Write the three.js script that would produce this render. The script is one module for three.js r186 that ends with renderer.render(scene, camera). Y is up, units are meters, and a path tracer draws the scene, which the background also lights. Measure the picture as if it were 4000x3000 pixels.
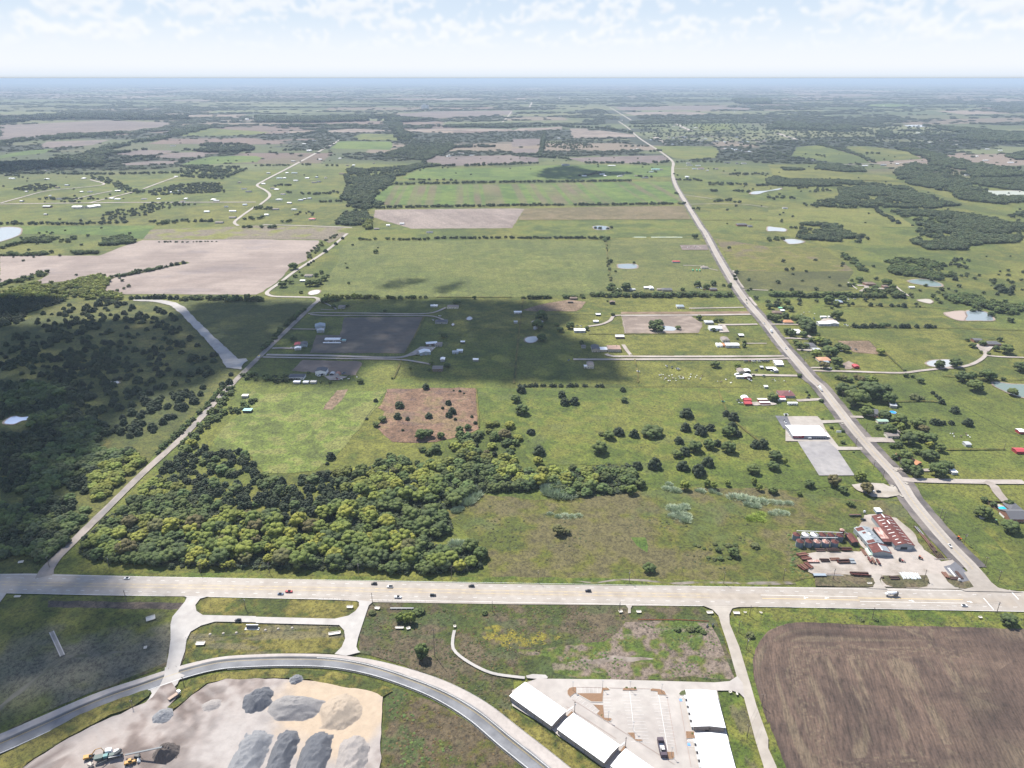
import*as THREE from 'three';
import {mergeGeometries,mergeVertices} from 'three/addons/utils/BufferGeometryUtils.js';
// --- camera, sky, sun, haze, exposure
const scene=new THREE.Scene();
const FOCAL=1535,CX=1106,CY=829.5;
const PITCH=Math.atan((CY - 169)/FOCAL),ALT=395;
const camera=new THREE.PerspectiveCamera(2*Math.atan(CY/FOCAL)*180/Math.PI,4/3,1,400000);
camera.position.set(0,ALT,0);
camera.rotation.set(-PITCH,0,0);
scene.add(camera);
const renderer=new THREE.WebGLRenderer({antialias:true});
renderer.setSize(1024,768);
renderer.toneMapping=THREE.LinearToneMapping;
renderer.toneMappingExposure=1.66;
renderer.shadowMap.enabled=true;
const SUN=new THREE.Vector3(-0.33,0.815,-0.477).normalize();  // high,ahead and to the left
const sun=new THREE.DirectionalLight(new THREE.Color(1,0.95,0.86),5.0);
sun.position.copy(SUN).multiplyScalar(4000);
sun.castShadow=true;
Object.assign(sun.shadow.camera,{left:-3000,right:3000,top:3000,bottom:-3000,near:1,far:12000});
scene.add(sun,sun.target);
// seeded noise
function rng(seed) {let a=seed >>> 0;return ()=>{a=(a+0x6D2B79F5) | 0;let t=Math.imul(a ^ (a >>> 15),1 | a);t=(t+Math.imul(t ^ (t >>> 7),61 | t)) ^ t;return ((t ^ (t >>> 14)) >>> 0)/4294967296;};}
function hash2(i,j,s) {let h=Math.imul(i,374761393)+Math.imul(j,668265263)+Math.imul(s,1442695041) | 0;h=Math.imul(h ^ (h >>> 13),1274126177);h ^= h >>> 16;h=Math.imul(h,2246822519);return ((h ^ (h >>> 15)) >>> 0)/4294967296;}
const fade=(t)=>t*t*(3 - 2*t),mix=(a,b,t)=>a+(b - a)*t,clamp=(v,a=0,b=1)=>Math.min(b,Math.max(a,v));
const sstep=(a,b,x)=>fade(clamp((x - a)/(b - a)));
function vnoise(x,y,s=0,per=0) {
const i=Math.floor(x),j=Math.floor(y),u=fade(x - i),v=fade(y - j);
const w=per?(k)=>((k % per)+per) % per :(k)=>k;
const a=hash2(w(i),w(j),s),b=hash2(w(i+1),w(j),s),c=hash2(w(i),w(j+1),s),d=hash2(w(i+1),w(j+1),s);
return mix(mix(a,b,u),mix(c,d,u),v);
}
function fbm(x,y,s=0,oct=4,per=0) {let v=0,a=0.5,n=0;for (let o=0;o<oct;o++) {v += a*vnoise(x,y,s+o*17,per);n += a;a *= 0.5;x *= 2;y *= 2;per *= 2;} return v/n;}
// sky: pale haze at the horizon, soft heaped clouds, blue above
{
const W=2048,H=1024,data=new Float32Array(W*H*4);
for (let j=0;j<H;j++) {
const el=((j+0.5)/H - 0.5)*Math.PI,up=Math.max(0,Math.sin(el)),d=el*180/Math.PI;
for (let i=0;i<W;i++) {
const az=((i+0.5)/W - 0.5)*2*Math.PI;
const k=Math.exp(-Math.pow(Math.max(0,d)/15,1.3)),m=Math.pow(1 - up,3),hz=sstep(0.9,-0.2,d);
let c=[mix(mix(0.08,0.22,m),0.48,k),mix(mix(0.165,0.34,m),0.545,k),mix(mix(0.38,0.53,m),0.605,k)];
const mist=sstep(4.6,0.8,d);c=[mix(c[0],0.555,mist),mix(c[1],0.578,mist),mix(c[2],0.612,mist)];
c=[mix(c[0],0.45,hz),mix(c[1],0.505,hz),mix(c[2],0.575,hz)];
if (d > 0.2) {
const X=Math.cos(az)*Math.cos(el),Z=Math.sin(az)*Math.cos(el),q=1/(up+0.055),px=X*q,pz=Z*q;
const n=fbm(px*1.6+31,pz*1.6+7,5,3),warp=(fbm(az*30,d*1.2,25,2) - 0.5)*1.2;
const puff=(dd)=>{const a=Math.abs(fbm(az*42+9+warp,dd*1.5+warp,9,3) - 0.5),b=Math.abs(fbm(az*110,dd*4,15,3) - 0.5);return 0.74 - a*1.5 - b*0.55;};
const row=0.5+0.5*Math.sin(d*2.2+fbm(az*6,3,29,2)*9),bil=puff(d)*0.6+fbm(az*13,d*0.7+3,21,3)*0.4+row*0.05;
const heap=d<14?mix(bil,n+0.04,sstep(7,14,d)) :n+0.04;
const cover=sstep(0.515,0.595,heap)*sstep(1.5,3.0,d);
const lit=clamp(0.6+(bil - (puff(d+0.35)*0.6+fbm(az*13,(d+0.35)*0.7+3,21,3)*0.4+row*0.05))*5);
const w=[mix(0.52,0.63,lit),mix(0.545,0.63,lit),mix(0.585,0.63,lit)],f=cover*0.62;
c=c.map((v,q2)=>mix(v,w[q2],f));
}
if (d<0) {const t=sstep(0,-12,d);c=[mix(c[0],0.16,t),mix(c[1],0.17,t),mix(c[2],0.14,t)];}
const o=(j*W+i)*4;data[o]=c[0];data[o+1]=c[1];data[o+2]=c[2];data[o+3]=1;
}
}
const tex=new THREE.DataTexture(data,W,H,THREE.RGBAFormat,THREE.FloatType);
tex.mapping=THREE.EquirectangularReflectionMapping;tex.magFilter=tex.minFilter=THREE.LinearFilter;tex.needsUpdate=true;
scene.background=tex;scene.environment=tex;
}
scene.fog=new THREE.FogExp2(new THREE.Color(0.66,0.815,1.0),4.3e-5);
// --- helpers
const TILE_X=[0,553,1106,1659],TILE_Y={a:165.9,b:497.7,c:829.5,d:1244.25};
const CLOSE=[[1083.9,1459.9,0.125],[1349.3,1459.9,0.125],[1692.2,1094.9,0.10666],[1841.5,1094.9,0.1125],[1670.1,884.8,0.1],[165.9,1592.6,0.11],[2046.1,1039.6,0.08],[387.1,1233.2,0.2],[1548.4,763.1,0.125],[1659,636,0.125]];
const cP=Math.cos(PITCH),sP=Math.sin(PITCH);
function G(u,v,h=0) {
const x=(u - CX)/FOCAL,y=(CY - v)/FOCAL,dy=y*cP - sP,dz=-(cP+y*sP),t=(h - ALT)/dy;
return new THREE.Vector3(x*t,h,dz*t);
}
function W2P(x,y,z) {const yy=y - ALT,d=-z*cP - yy*sP,up=yy*cP - z*sP*1;return [CX+FOCAL*x/d,CY - FOCAL*up/d];}
function uv(str) {                                               // 'c2 10,20 30,40' (tile pixels) or '10,20 30,40'
const w=str.trim().split(/\s+/),out=[];let ox=0,oy=0,k=1;
for (const t of w) {
if (/^[abcd]\d$/.test(t)) {ox=TILE_X[+t[1]];oy=TILE_Y[t[0]];k=0.25;continue;}
if (/^e\d$/.test(t)) {[ox,oy,k]=CLOSE[+t[1]];continue;}
if (t === 'o') {ox=oy=0;k=1;continue;}
const [a,b]=t.split(',').map(Number);out.push([ox+a*k,oy+b*k]);
}
return out;
}
const ground=(str)=>uv(str).map(([a,b])=>G(a,b));
const mpp=(p)=>{const d=-p.z*cP - (p.y - ALT)*sP;return d/FOCAL;};  // metres per survey pixel at a place
const used=new Map();
function numbered(n) {const k=used.get(n) || 0;used.set(n,k+1);return k?n+'_'+String(k).padStart(3,'0') :n;}
function tag(o,label,category,group,kind) {if (label) o.userData.label=label;if (category) o.userData.category=category;if (group) o.userData.group=group;if (kind) o.userData.kind=kind;return o;}
function mesh(name,geo,mat,parent) {
const m=new THREE.Mesh(geo,mat);m.castShadow=m.receiveShadow=true;m.name=parent?name :numbered(name);(parent || scene).add(m);return m;
}
function base(name,p,turn=0,label,category,group) {
const g=new THREE.Group();g.name=numbered(name);g.position.copy(p);g.rotation.y=turn;scene.add(g);return tag(g,label,category,group);
}
const SECTION=Math.atan2(109,FOCAL*(1/cP));
const rotOf=(a,b)=>Math.atan2(-(b.z - a.z),b.x - a.x);
// --- textures and materials
function tex(size,fn,srgb=false) {
const d=new Uint8Array(size*size*4);
for (let j=0;j<size;j++) for (let i=0;i<size;i++) {const c=fn(i/size,j/size),o=(j*size+i)*4;for (let q=0;q<3;q++) d[o+q]=clamp(Array.isArray(c)?c[q] :c)*255;d[o+3]=255;}
const t=new THREE.DataTexture(d,size,size);t.wrapS=t.wrapT=THREE.RepeatWrapping;t.magFilter=THREE.LinearFilter;t.minFilter=THREE.LinearFilter;
t.colorSpace=srgb?THREE.SRGBColorSpace :THREE.NoColorSpace;t.needsUpdate=true;return t;
}
const grassTex=tex(1024,(u,v)=>{const c=fbm(u*64,v*64,3,4,64),f=fbm(u*256,v*256,8,2,256);return clamp(0.76+(c - 0.5)*1.15+(f - 0.5)*0.9);});
const fineTex=tex(512,(u,v)=>clamp(0.88+(fbm(u*32,v*32,13,4,32) - 0.5)*0.22));
const furrowTex=tex(1024,(u,v)=>clamp(0.78+(fbm(u*20,v*200,91,3,20) - 0.5)*0.9+(fbm(u*90,v*110,95,2,90) - 0.5)*0.35));
const grassBump=tex(512,(u,v)=>fbm(u*96,v*96,33,3,96));
function std(r,g,b,rough=0.9,o={}) {const m=new THREE.MeshStandardMaterial({roughness:rough,metalness:0,...o});m.color.setRGB(r,g,b);return m;}
const M={
grass:std(1,1,1,0.95,{map:grassTex,bumpMap:grassBump,bumpScale:0.5,vertexColors:true}),
soil:std(1,1,1,0.95,{map:fineTex,bumpMap:grassBump,bumpScale:0.2,vertexColors:true}),
paved:std(1,1,1,0.8,{map:fineTex,vertexColors:true}),
paint:std(0.78,0.78,0.76,0.6),yellow:std(0.62,0.46,0.2,0.6),
water:new THREE.MeshPhysicalMaterial({color:new THREE.Color(0.24,0.29,0.31),roughness:0.06,metalness:0.25}),
};
// --- sheets of ground, laid one above the other
function smoothPx(p,closed=true,n=5) {
const c=new THREE.CatmullRomCurve3(p.map(([a,b])=>new THREE.Vector3(a,b,0)),closed,'centripetal',0.5);
return c.getPoints(p.length*n).map((q)=>[q.x,q.y]);
}
function soften(poly,amp) {
const out=[];
for (let i=0;i<poly.length;i++) {
const a=poly[i],b=poly[(i+1) % poly.length],L=a.distanceTo(b),n=Math.max(1,Math.min(60,Math.round(L/(amp*4))));
for (let k=0;k<n;k++) {const p=a.clone().lerp(b,k/n);p.x += (fbm(p.x/amp/5,p.z/amp/5,71,2) - 0.5)*amp*2;p.z += (fbm(p.x/amp/5+50,p.z/amp/5,72,2) - 0.5)*amp*2.2;out.push(p);}
}
return out;
}
function fillGeo(poly,y,colorFn,tile,lod=0.0045,minL=1.6) {
const pts2=poly.map((p)=>new THREE.Vector2(p.x,p.z)),tris=THREE.ShapeUtils.triangulateShape(pts2,[]);
const pos=[],stack=tris.map(([a,b,c])=>[pts2[a].x,pts2[a].y,pts2[b].x,pts2[b].y,pts2[c].x,pts2[c].y]);
while (stack.length) {
const t=stack.pop(),[ax,az,bx,bz,cx,cz]=t;
const ab=(ax - bx) ** 2+(az - bz) ** 2,bc=(bx - cx) ** 2+(bz - cz) ** 2,ca=(cx - ax) ** 2+(cz - az) ** 2,m=Math.max(ab,bc,ca);
const gx=(ax+bx+cx)/3,gz=(az+bz+cz)/3,d=Math.hypot(gx,gz,ALT);
const near=Math.min(Math.hypot(ax,az,ALT),Math.hypot(bx,bz,ALT),Math.hypot(cx,cz,ALT),d);
const zz=Math.min(az,bz,cz),inView=zz<-250 && Math.abs(gx) - Math.sqrt(m)<-zz*0.82;
const L=inView?Math.max(minL,near*lod*(near > 3000?1.5 :1)) :Math.max(80,near*0.12);
if (m<L*L) {pos.push(ax,az,bx,bz,cx,cz);continue;}
if (ab === m) {const x=(ax+bx)/2,z=(az+bz)/2;stack.push([ax,az,x,z,cx,cz],[x,z,bx,bz,cx,cz]);}
else if (bc === m) {const x=(bx+cx)/2,z=(bz+cz)/2;stack.push([ax,az,bx,bz,x,z],[ax,az,x,z,cx,cz]);}
else {const x=(cx+ax)/2,z=(cz+az)/2;stack.push([ax,az,bx,bz,x,z],[x,z,bx,bz,cx,cz]);}
}
const n=pos.length/2,P=new Float32Array(n*3),C=new Float32Array(n*3),U=new Float32Array(n*2),N=new Float32Array(n*3);
const memo=new Map();
for (let t=0;t<n;t += 3) {
const i=t*2,flip=(pos[i+2] - pos[i])*(pos[i+5] - pos[i+1]) - (pos[i+3] - pos[i+1])*(pos[i+4] - pos[i]) > 0;
for (let q=0;q<3;q++) {
const s=flip?[0,2,1][q] :q,x=pos[i+s*2],z=pos[i+s*2+1],o=(t+q)*3,key=x*7.13+z*1313.7;
let c=memo.get(key);if (!c) {c=colorFn(x,z);memo.set(key,c);}
P[o]=x;P[o+1]=y;P[o+2]=z;N[o+1]=1;C[o]=c[0];C[o+1]=c[1];C[o+2]=c[2];U[(t+q)*2]=x/tile;U[(t+q)*2+1]=z/tile;
}
}
let g=new THREE.BufferGeometry();
g.setAttribute('position',new THREE.BufferAttribute(P,3));g.setAttribute('normal',new THREE.BufferAttribute(N,3));
g.setAttribute('color',new THREE.BufferAttribute(C,3));g.setAttribute('uv',new THREE.BufferAttribute(U,2));
return g;
}
let layerY=0.02;
function sheet(name,poly,mat,colorFn,label,o={}) {
layerY += 0.006;
const far=poly.reduce((s,p)=>s+p.length(),0)/poly.length,y=o.y ?? layerY+(far > 2500?0.35 :far > 1200?0.08 :0);
const m=mesh(name,fillGeo(poly,y,colorFn,o.tile || 120,o.lod,o.minL),mat,o.parent);
if (!o.parent) tag(m,label,o.category || name.replace(/_/g,' '),null,'structure');
return m;
}
// colour of a surface: palette of tones stirred by noise at several sizes
const tone=(pal,sizes=[70,14],seed=1,sharp=1.6,leafy=pal[0][1] > pal[0][2]*1.6)=>(x,z)=>{
const a=fbm(x/sizes[0],z/sizes[0],seed,3),b=fbm(x/sizes[1],z/sizes[1],seed+40,2);
let t=clamp(0.5+(a - 0.5)*sharp*1.5+(b - 0.5)*sharp*1.1)*(pal.length - 1),i=Math.min(pal.length - 2,Math.floor(t));t -= i;
const f=leafy?0.74+0.32*vnoise(x/4.3,z/4.3,seed+9)+0.22*vnoise(x/11,z/9,seed+19) :0.95+0.1*vnoise(x/4.3,z/4.3,seed+9);
return [0,1,2].map((q)=>mix(pal[i][q],pal[i+1][q],t)*f);
};
function rows(col,angle,width,amount,seed=3) {
const c=Math.cos(angle),s=Math.sin(angle);
return (x,z)=>{const k=col(x,z),a=x*c+z*s,b=-x*s+z*c,n=vnoise(a/width/14,b/width,seed)*0.6+vnoise(a/width/5,b/width*2.3,seed+3)*0.4,f=1+(n - 0.5)*amount;return k.map((v)=>v*f);};
}
function strip(name,pts,width,mat,colorFn,o={}) {
const curve=new THREE.CatmullRomCurve3(pts,false,'centripetal',0.5),len=curve.getLength();
const n=Math.max(4,Math.min(500,Math.ceil(len/Math.max(5,Math.abs(pts[0].z)*0.008)))),cols=o.cols || 6;
layerY += 0.006;
const far=Math.min(pts[0].length(),pts[pts.length - 1].length()),y=o.y ?? layerY+(far > 2500?0.4 :far > 1100?0.1 :0);
const P=[],C=[],U=[],N=[],I=[];
for (let i=0;i <= n;i++) {
const p=curve.getPointAt(i/n),t=curve.getTangentAt(i/n),nx=-t.z,nz=t.x,l=Math.hypot(nx,nz);
const w=typeof width === 'function'?width(i/n) :width,wob=o.wob?(fbm(p.x/9,p.z/9,77,2) - 0.5)*o.wob :0;
for (let k=0;k <= cols;k++) {
const s=(k/cols - 0.5)*(w+wob),x=p.x+nx/l*s,z=p.z+nz/l*s,c=colorFn(x,z,k/cols,i/n*len);
P.push(x,y,z);N.push(0,1,0);U.push(x/60,z/60);C.push(...c);
}
}
for (let i=0;i<n;i++) for (let k=0;k<cols;k++) {const a=i*(cols+1)+k,b=a+cols+1;I.push(a,a+1,b,a+1,b+1,b);}
const g=new THREE.BufferGeometry();
g.setAttribute('position',new THREE.Float32BufferAttribute(P,3));g.setAttribute('normal',new THREE.Float32BufferAttribute(N,3));
g.setAttribute('uv',new THREE.Float32BufferAttribute(U,2));g.setAttribute('color',new THREE.Float32BufferAttribute(C,3));g.setIndex(I);
const m=mesh(name,g,mat,o.parent);
if (!o.parent) tag(m,o.label,o.category || name.replace(/_/g,' '),null,'structure');
return m;
}
// --- ground, fields
const PAL={
pasture:[[0.0683,0.0942,0.0116],[0.0983,0.1247,0.0158],[0.1202,0.1429,0.0203],[0.1434,0.152,0.0233]],
lush:[[0.0654,0.1137,0.0128],[0.0942,0.1497,0.0174],[0.1232,0.1712,0.0245]],
olive:[[0.0779,0.0991,0.0128],[0.109,0.1176,0.0158],[0.1362,0.1393,0.0203],[0.1622,0.1626,0.0266]],
rough:[[0.0574,0.0746,0.0109],[0.0983,0.0985,0.0153],[0.1434,0.1223,0.0228],[0.1775,0.1566,0.0336]],
verge:[[0.0683,0.1032,0.0106],[0.1024,0.1307,0.0158],[0.1434,0.1489,0.0239]],
tan:[[0.17,0.115,0.07],[0.22,0.15,0.095],[0.25,0.175,0.115]],
stubble:[[0.24,0.19,0.165],[0.28,0.225,0.195],[0.31,0.25,0.215]],
bare:[[0.20,0.155,0.125],[0.26,0.205,0.165],[0.30,0.24,0.20]],
plough:[[0.0715,0.0559,0.0494],[0.1014,0.078,0.065],[0.143,0.1066,0.078]],
gravel:[[0.30,0.255,0.22],[0.37,0.32,0.28],[0.42,0.37,0.33]],
concrete:[[0.335,0.295,0.255],[0.365,0.325,0.285],[0.385,0.345,0.305]],
pale:[[0.37,0.345,0.325],[0.405,0.38,0.355],[0.43,0.405,0.38]],
asphalt:[[0.1015,0.1015,0.1147],[0.1247,0.1247,0.1395],[0.145,0.145,0.1612]],
mauve:[[0.15,0.115,0.105],[0.18,0.14,0.125],[0.205,0.16,0.14]],
};
const T=(name,sizes,seed,sharp)=>tone(PAL[name],sizes,seed,sharp);
const pastureFn=T('pasture',[160,30],5,1.5),oliveFn=T('olive',[60,12],8,1.5);
const cosS=Math.cos(-SECTION),sinS=Math.sin(-SECTION);
function farWood(x,z) {const a=x*cosS+z*sinS,b=-x*sinS+z*cosS;return sstep(0.50,0.56,fbm(a/900+3,b/520,51,4)+(fbm(a/120,b/60,57,2) - 0.5)*0.16);}
function farPatch(x,z) {
const a=x*cosS+z*sinS,b=-x*sinS+z*cosS,d=Math.hypot(x,z),sc=1+d/14000;
const row=Math.floor(b/(330*sc)),col=Math.floor(a/(900*sc)+hash2(row,3,9)*3),h=hash2(row,col,41),h2=hash2(row,col,43);
const wood=fbm(a/900+3,b/520,51,4),edge=fbm(a/120,b/60,57,2);
const w=sstep(0.50,0.56,wood+(edge - 0.5)*0.16);
const tones=[[0.095,0.115,0.04],[0.135,0.15,0.06],[0.10,0.105,0.045],[0.20,0.155,0.11],[0.25,0.19,0.145],[0.15,0.155,0.065],[0.07,0.09,0.032],[0.18,0.125,0.10]];
const t=tones[Math.floor(h*8)],f=0.85+0.3*fbm(a/70,b/40,61,2)+(h2 - 0.5)*0.25,dark=0.6+0.8*vnoise(a/26,b/26,63);
const hedge=Math.min(Math.abs(b/(330*sc) - Math.round(b/(330*sc)))*330*sc,1e9)<14+d*0.002 && hash2(row,col,47) > 0.35?0.75 :0;
const k=Math.max(w,hedge*sstep(0.3,0.5,edge));
return t.map((v,q)=>mix(v*f,[0.024,0.034,0.016][q]*dark,k));
}
const groundFn=(x,z)=>{
const d=Math.hypot(x,z),near=pastureFn(x,z),k=sstep(3300,4300,d+(vnoise(x/300,z/300,90) - 0.5)*500);
if (k <= 0) {const o=oliveFn(x,z),m=sstep(0.42,0.62,fbm(x/240,z/240,19,3));return near.map((v,q)=>mix(v,o[q],m));}
const f=farPatch(x,z);return near.map((v,q)=>mix(v,f[q],k));
};
{
const rim=[];for (let k=0;k<72;k++) rim.push(new THREE.Vector3(Math.cos(k/36*Math.PI)*140000,0,Math.sin(k/36*Math.PI)*140000));
tag(mesh('ground',fillGeo(rim,0,groundFn,120),M.grass),'wide flat farmland plain running out to the hazy horizon','ground',null,'structure');
}
const FARS=[];
function field(name,str,fn,label,o={}) {
let px=uv(str);if (o.smooth) px=smoothPx(px);
let poly=px.map(([a,b])=>G(a,b));if (o.soft) poly=soften(poly,o.soft);
if (Math.abs(poly[0].z) > 2500) FARS.push(poly);
return sheet(name,poly,o.mat || M.grass,fn,label,o);
}
const NS=Math.PI/2+SECTION*0;
// far fields
field('field','a0 0,422 900,376 1480,395 1400,440 900,490 300,530 0,560',rows(T('mauve',[300,60],11),0.1,30,0.2),'wide pinkish brown field far off to the left behind the woods',{soft:8});
field('field','a0 340,610 400,560 950,545 800,590 440,615',T('mauve',[200,60],12),'pinkish brown field between two dark woods far left',{soft:8});
field('field','a0 970,670 1230,630 1520,640 1290,690',T('mauve',[200,60],13),'purplish brown field beyond the woods, upper of a pair',{soft:6});
field('field','a0 1300,692 1560,655 1830,646 1760,690 1540,706',T('mauve',[200,60],14),'purplish brown field beyond the woods, right of a pair',{soft:6});
field('field','a0 1050,752 1250,732 1550,726 1500,755 1060,766',T('mauve',[200,60],15),'narrow purplish brown field in front of the pair beyond the woods',{soft:5});
field('field','a0 0,706 0,682 200,642 470,621 380,660 80,692',T('lush',[200,60],16),'narrow bright green field at the far left edge',{soft:5});
field('field','a0 1560,768 1640,730 1830,690 2050,682 2212,686 a1 60,700 0,742 o 553,350',T('lush',[200,60],17),'pale green field left of the far county road',{soft:5});
field('field','a0 1440,512 1600,465 1800,445 2212,470 a1 120,480 0,500 a0 1900,515',T('pasture',[200,60],18),'pale field strip behind the far tree line',{soft:8});
field('field','a1 620,466 830,446 1180,466 1000,481 640,482',T('bare',[200,60],19),'pale pink field at the far end of the creek woods',{soft:6});
field('field','a1 1280,458 1730,446 2212,452 2212,473 1730,466 1320,474',T('bare',[200,60],20),'long pale pink field strip far off in the middle',{soft:6});
field('field','a1 1180,330 1500,300 2212,292 2212,326 1900,345 1400,360 1220,352',T('mauve',[300,80],21),'pinkish field in front of the distant grain elevator',{soft:14});
field('field','a1 640,620 720,555 1170,560 1180,600 1160,632',T('lush',[200,60],22),'green field at the end of the straight far road',{soft:6});
field('field','a1 840,520 920,492 1250,500 1380,540 1170,552 880,545',T('pasture',[200,60],23),'grey green field beside the far creek woods',{soft:8});
field('field','a1 1440,738 1560,682 1650,690 2212,676 a2 0,684 230,700 230,742 0,742 a1 2212,752 1640,772 1580,745',rows(T('mauve',[150,40],24),0.05,12,0.25),'purplish ploughed field below the distant pond',{soft:5});
field('field','a2 470,702 900,688 1310,680 1365,720 1200,748 650,745',rows(T('mauve',[150,40],25),0.05,12,0.3),'pinkish ploughed field against the bend of the main road',{soft:5});
field('field','a2 0,540 240,535 245,590 0,605',T('mauve',[150,40],26),'dark pink square field behind the ponds',{soft:5});
field('field','a2 0,620 235,622 230,662 0,660',T('mauve',[150,40],27),'dull pink field strip left of the tree belt',{soft:5});
field('field','a2 500,447 650,447 660,465 760,463 1050,500 1070,520 520,530',T('bare',[200,50],28),'pale pink stepped field beside the far main road',{soft:5});
field('field','a2 60,445 300,440 430,430 430,455 180,462 0,470',T('bare',[200,50],29),'pale pink field strip in front of the far hedgerow',{soft:5});
field('field','a2 880,262 1600,255 2060,270 2050,286 950,290',T('mauve',[300,80],30),'long brown field on the horizon side of the main road',{soft:12});
field('field','a2 950,310 1500,300 1700,318 1640,330 1050,332',T('bare',[300,80],31),'thin tan field near the far end of the main road',{soft:12});
field('field','a2 1550,405 1830,405 1990,450 1640,470',T('pasture',[200,60],32),'grey green field beside the far housing plots',{soft:8});
field('field','a2 1210,600 1740,600 1790,640 1760,700 1500,712 1400,705 1280,640',T('pasture',[300,60],33),'flat grey green field right of the road bend',{soft:5});
field('field','a3 830,250 900,238 1080,232 1310,250 1100,262',T('lush',[300,60],34),'pale green field far right below the horizon',{soft:16});
field('field','a3 250,610 460,588 620,640 800,690 880,740 640,752 200,690',T('pasture',[300,60],35),'wide grey green pasture behind the right hand woods',{soft:6});
field('field','a3 650,600 860,600 1190,640 1340,710 900,735 820,690',T('olive',[300,60],36),'dull pasture in front of the right hand suburb',{soft:6});
field('field','a3 0,760 420,755 840,830 1060,870 1250,950 1660,1080 2100,1190 2212,1230 2212,1140 1500,980 1250,905 880,905 60,880',T('olive',[300,60],37),'long brownish pasture strip through the right hand woods',{soft:6});
field('field','a1 1270,872 1420,795 2212,786 a2 0,780 230,768 640,762 1370,770 1385,850 1040,884 0,892 a1 2212,897 1280,882',rows(T('lush',[150,40],38),0.1,14,0.25),'smooth green field right of the creek woods, third hedge back',{soft:4});
field('field','a1 975,1072 1060,1010 1160,942 2212,928 a2 0,928 1040,906 1370,906 1400,960 1465,1072 1400,1094 0,1106 a1 2212,1112 1110,1108',(()=>{
const g=T('lush',[120,30],39),y=T('tan',[120,30],40);
return (x,z)=>{const a=x*cosS+z*sinS,k=clamp(sstep(0.45,0.62,vnoise(a/13,2,44))*(0.25+vnoise(a/40,z/200,45)*0.7));const p=g(x,z),q=y(x,z);return p.map((v,i)=>mix(v*1.05,q[i]*0.75,k));};
})(),'striped green and straw field between two long hedgerows',{soft:4});
field('field','a1 1030,1150 1300,1145 2212,1138 a2 108,1142 0,1308 a1 1340,1312 1300,1300 1020,1216',rows(T('stubble',[120,30],46),1.15,9,0.35),'pale pink harvested field with slanting rows',{soft:4});
field('field','a2 110,1140 800,1122 1482,1116 1545,1232 55,1238',rows(tone([[0.13,0.105,0.045],[0.165,0.13,0.06],[0.19,0.145,0.075]],[120,25],47),0.02,7,0.25),'straw coloured field left of the main road',{soft:3});
field('field','a2 55,1241 1546,1235 1640,1324 b2 1625,40 820,68 0,45 a2 0,1312',rows(T('pasture',[120,25],48),0.02,7,0.3),'dark green pasture strip with a small pond',{soft:3});
field('field','b2 1765,75 2212,140 b3 490,152 745,352 b2 2212,352 1915,348',rows(tone([[0.1153,0.1188,0.0184],[0.1629,0.1509,0.0277],[0.145,0.115,0.06]],[80,20],49),0.05,6,0.35),'yellowish hay field right of the main road',{soft:3});
field('field','b2 1925,352 b3 0,356 740,356 690,430 700,500 760,512 600,525 0,520 b2 2212,518 2000,500',rows(tone([[0.0679,0.0727,0.016],[0.0924,0.095,0.0209],[0.1086,0.109,0.0258]],[80,20],50),0.02,5,0.3),'dark green crop field right of the main road',{soft:3});
field('field','a3 0,1150 400,1135 900,1138 1150,1215 1270,1300 640,1290 220,1250 0,1260',rows(tone([[0.1153,0.1287,0.0209],[0.1493,0.1608,0.0277],[0.1764,0.1747,0.0338]],[120,30],52),0.3,9,0.2),'yellow green meadow in front of the right hand woods',{soft:4});
// pink stubble field
field('field','b0 0,222 860,218 1060,140 1230,85 2212,76 b1 550,88 520,150 440,215 445,255 290,330 180,450 60,530 b0 2212,555 1100,552 910,540 925,440 1000,408 1200,374 1500,310 1640,284 1620,270 1560,272 1400,326 1000,400 930,412 900,400 260,472 420,385 400,352 0,452',(()=>{
const b=rows(T('stubble',[140,40],54),0.04,5,0.3);
return (x,z)=>{const g=sstep(0.62,0.74,fbm(x/130,z/70,58,4))*0.35;return b(x,z).map((v,q)=>v*(1 - g*[0.4,0.35,0.2][q]));};
})(),'large pale pink stubble field left of the county road',{soft:3,mat:M.soil});
field('field','a0 1240,1326 2212,1286 a1 900,1308 700,1327 b1 790,30 640,110 560,80 b0 2212,74 1240,82',rows(tone([[0.1764,0.1677,0.0369],[0.2036,0.2096,0.0431],[0.2,0.165,0.115]],[130,30],59),0.05,8,0.2),'pale green and pink field behind the stubble field',{soft:3});
field('field','a0 300,1290 1350,1285 1300,1327 b0 1240,75 880,40 200,30 180,5 o 0,495 a0 0,1300',T('lush',[130,30],60),'light meadow strip beside the far left pond',{soft:3});
// big green field
field('meadow','b1 840,92 1500,90 2212,84 b2 0,84 808,92 830,300 855,545 0,580 b1 2212,578 900,580 560,552 600,420 700,300 720,160 780,110',(()=>{
const b=tone([[0.094,0.1169,0.0234],[0.1153,0.1352,0.028],[0.1368,0.1514,0.0338]],[110,22],62,1.5);
return (x,z)=>{const w=Math.abs(fbm(x/210+4,z/300,65,3) - 0.5)<0.012?1.12 :1,s=sstep(0.6,0.8,fbm(x/60,z/18,66,3))*0.14;const mow=0.9+0.2*vnoise((x*cosS+z*sinS)/5.5,z/150,68);return b(x,z).map((v,q)=>v*w*mow+s*[0.10,0.08,0.05][q]);};
})(),'large smooth green meadow in the middle, above the shaded farmsteads',{soft:3});
field('pasture','b2 870,85 1600,70 1730,200 1850,440 1900,520 700,545 860,460 830,200',rows(tone([[0.0937,0.1106,0.0219],[0.1174,0.1309,0.0271],[0.1374,0.1434,0.0322]],[90,18],67),0.15,6,0.2),'green pasture with a small pond left of the main road',{soft:2});
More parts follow.
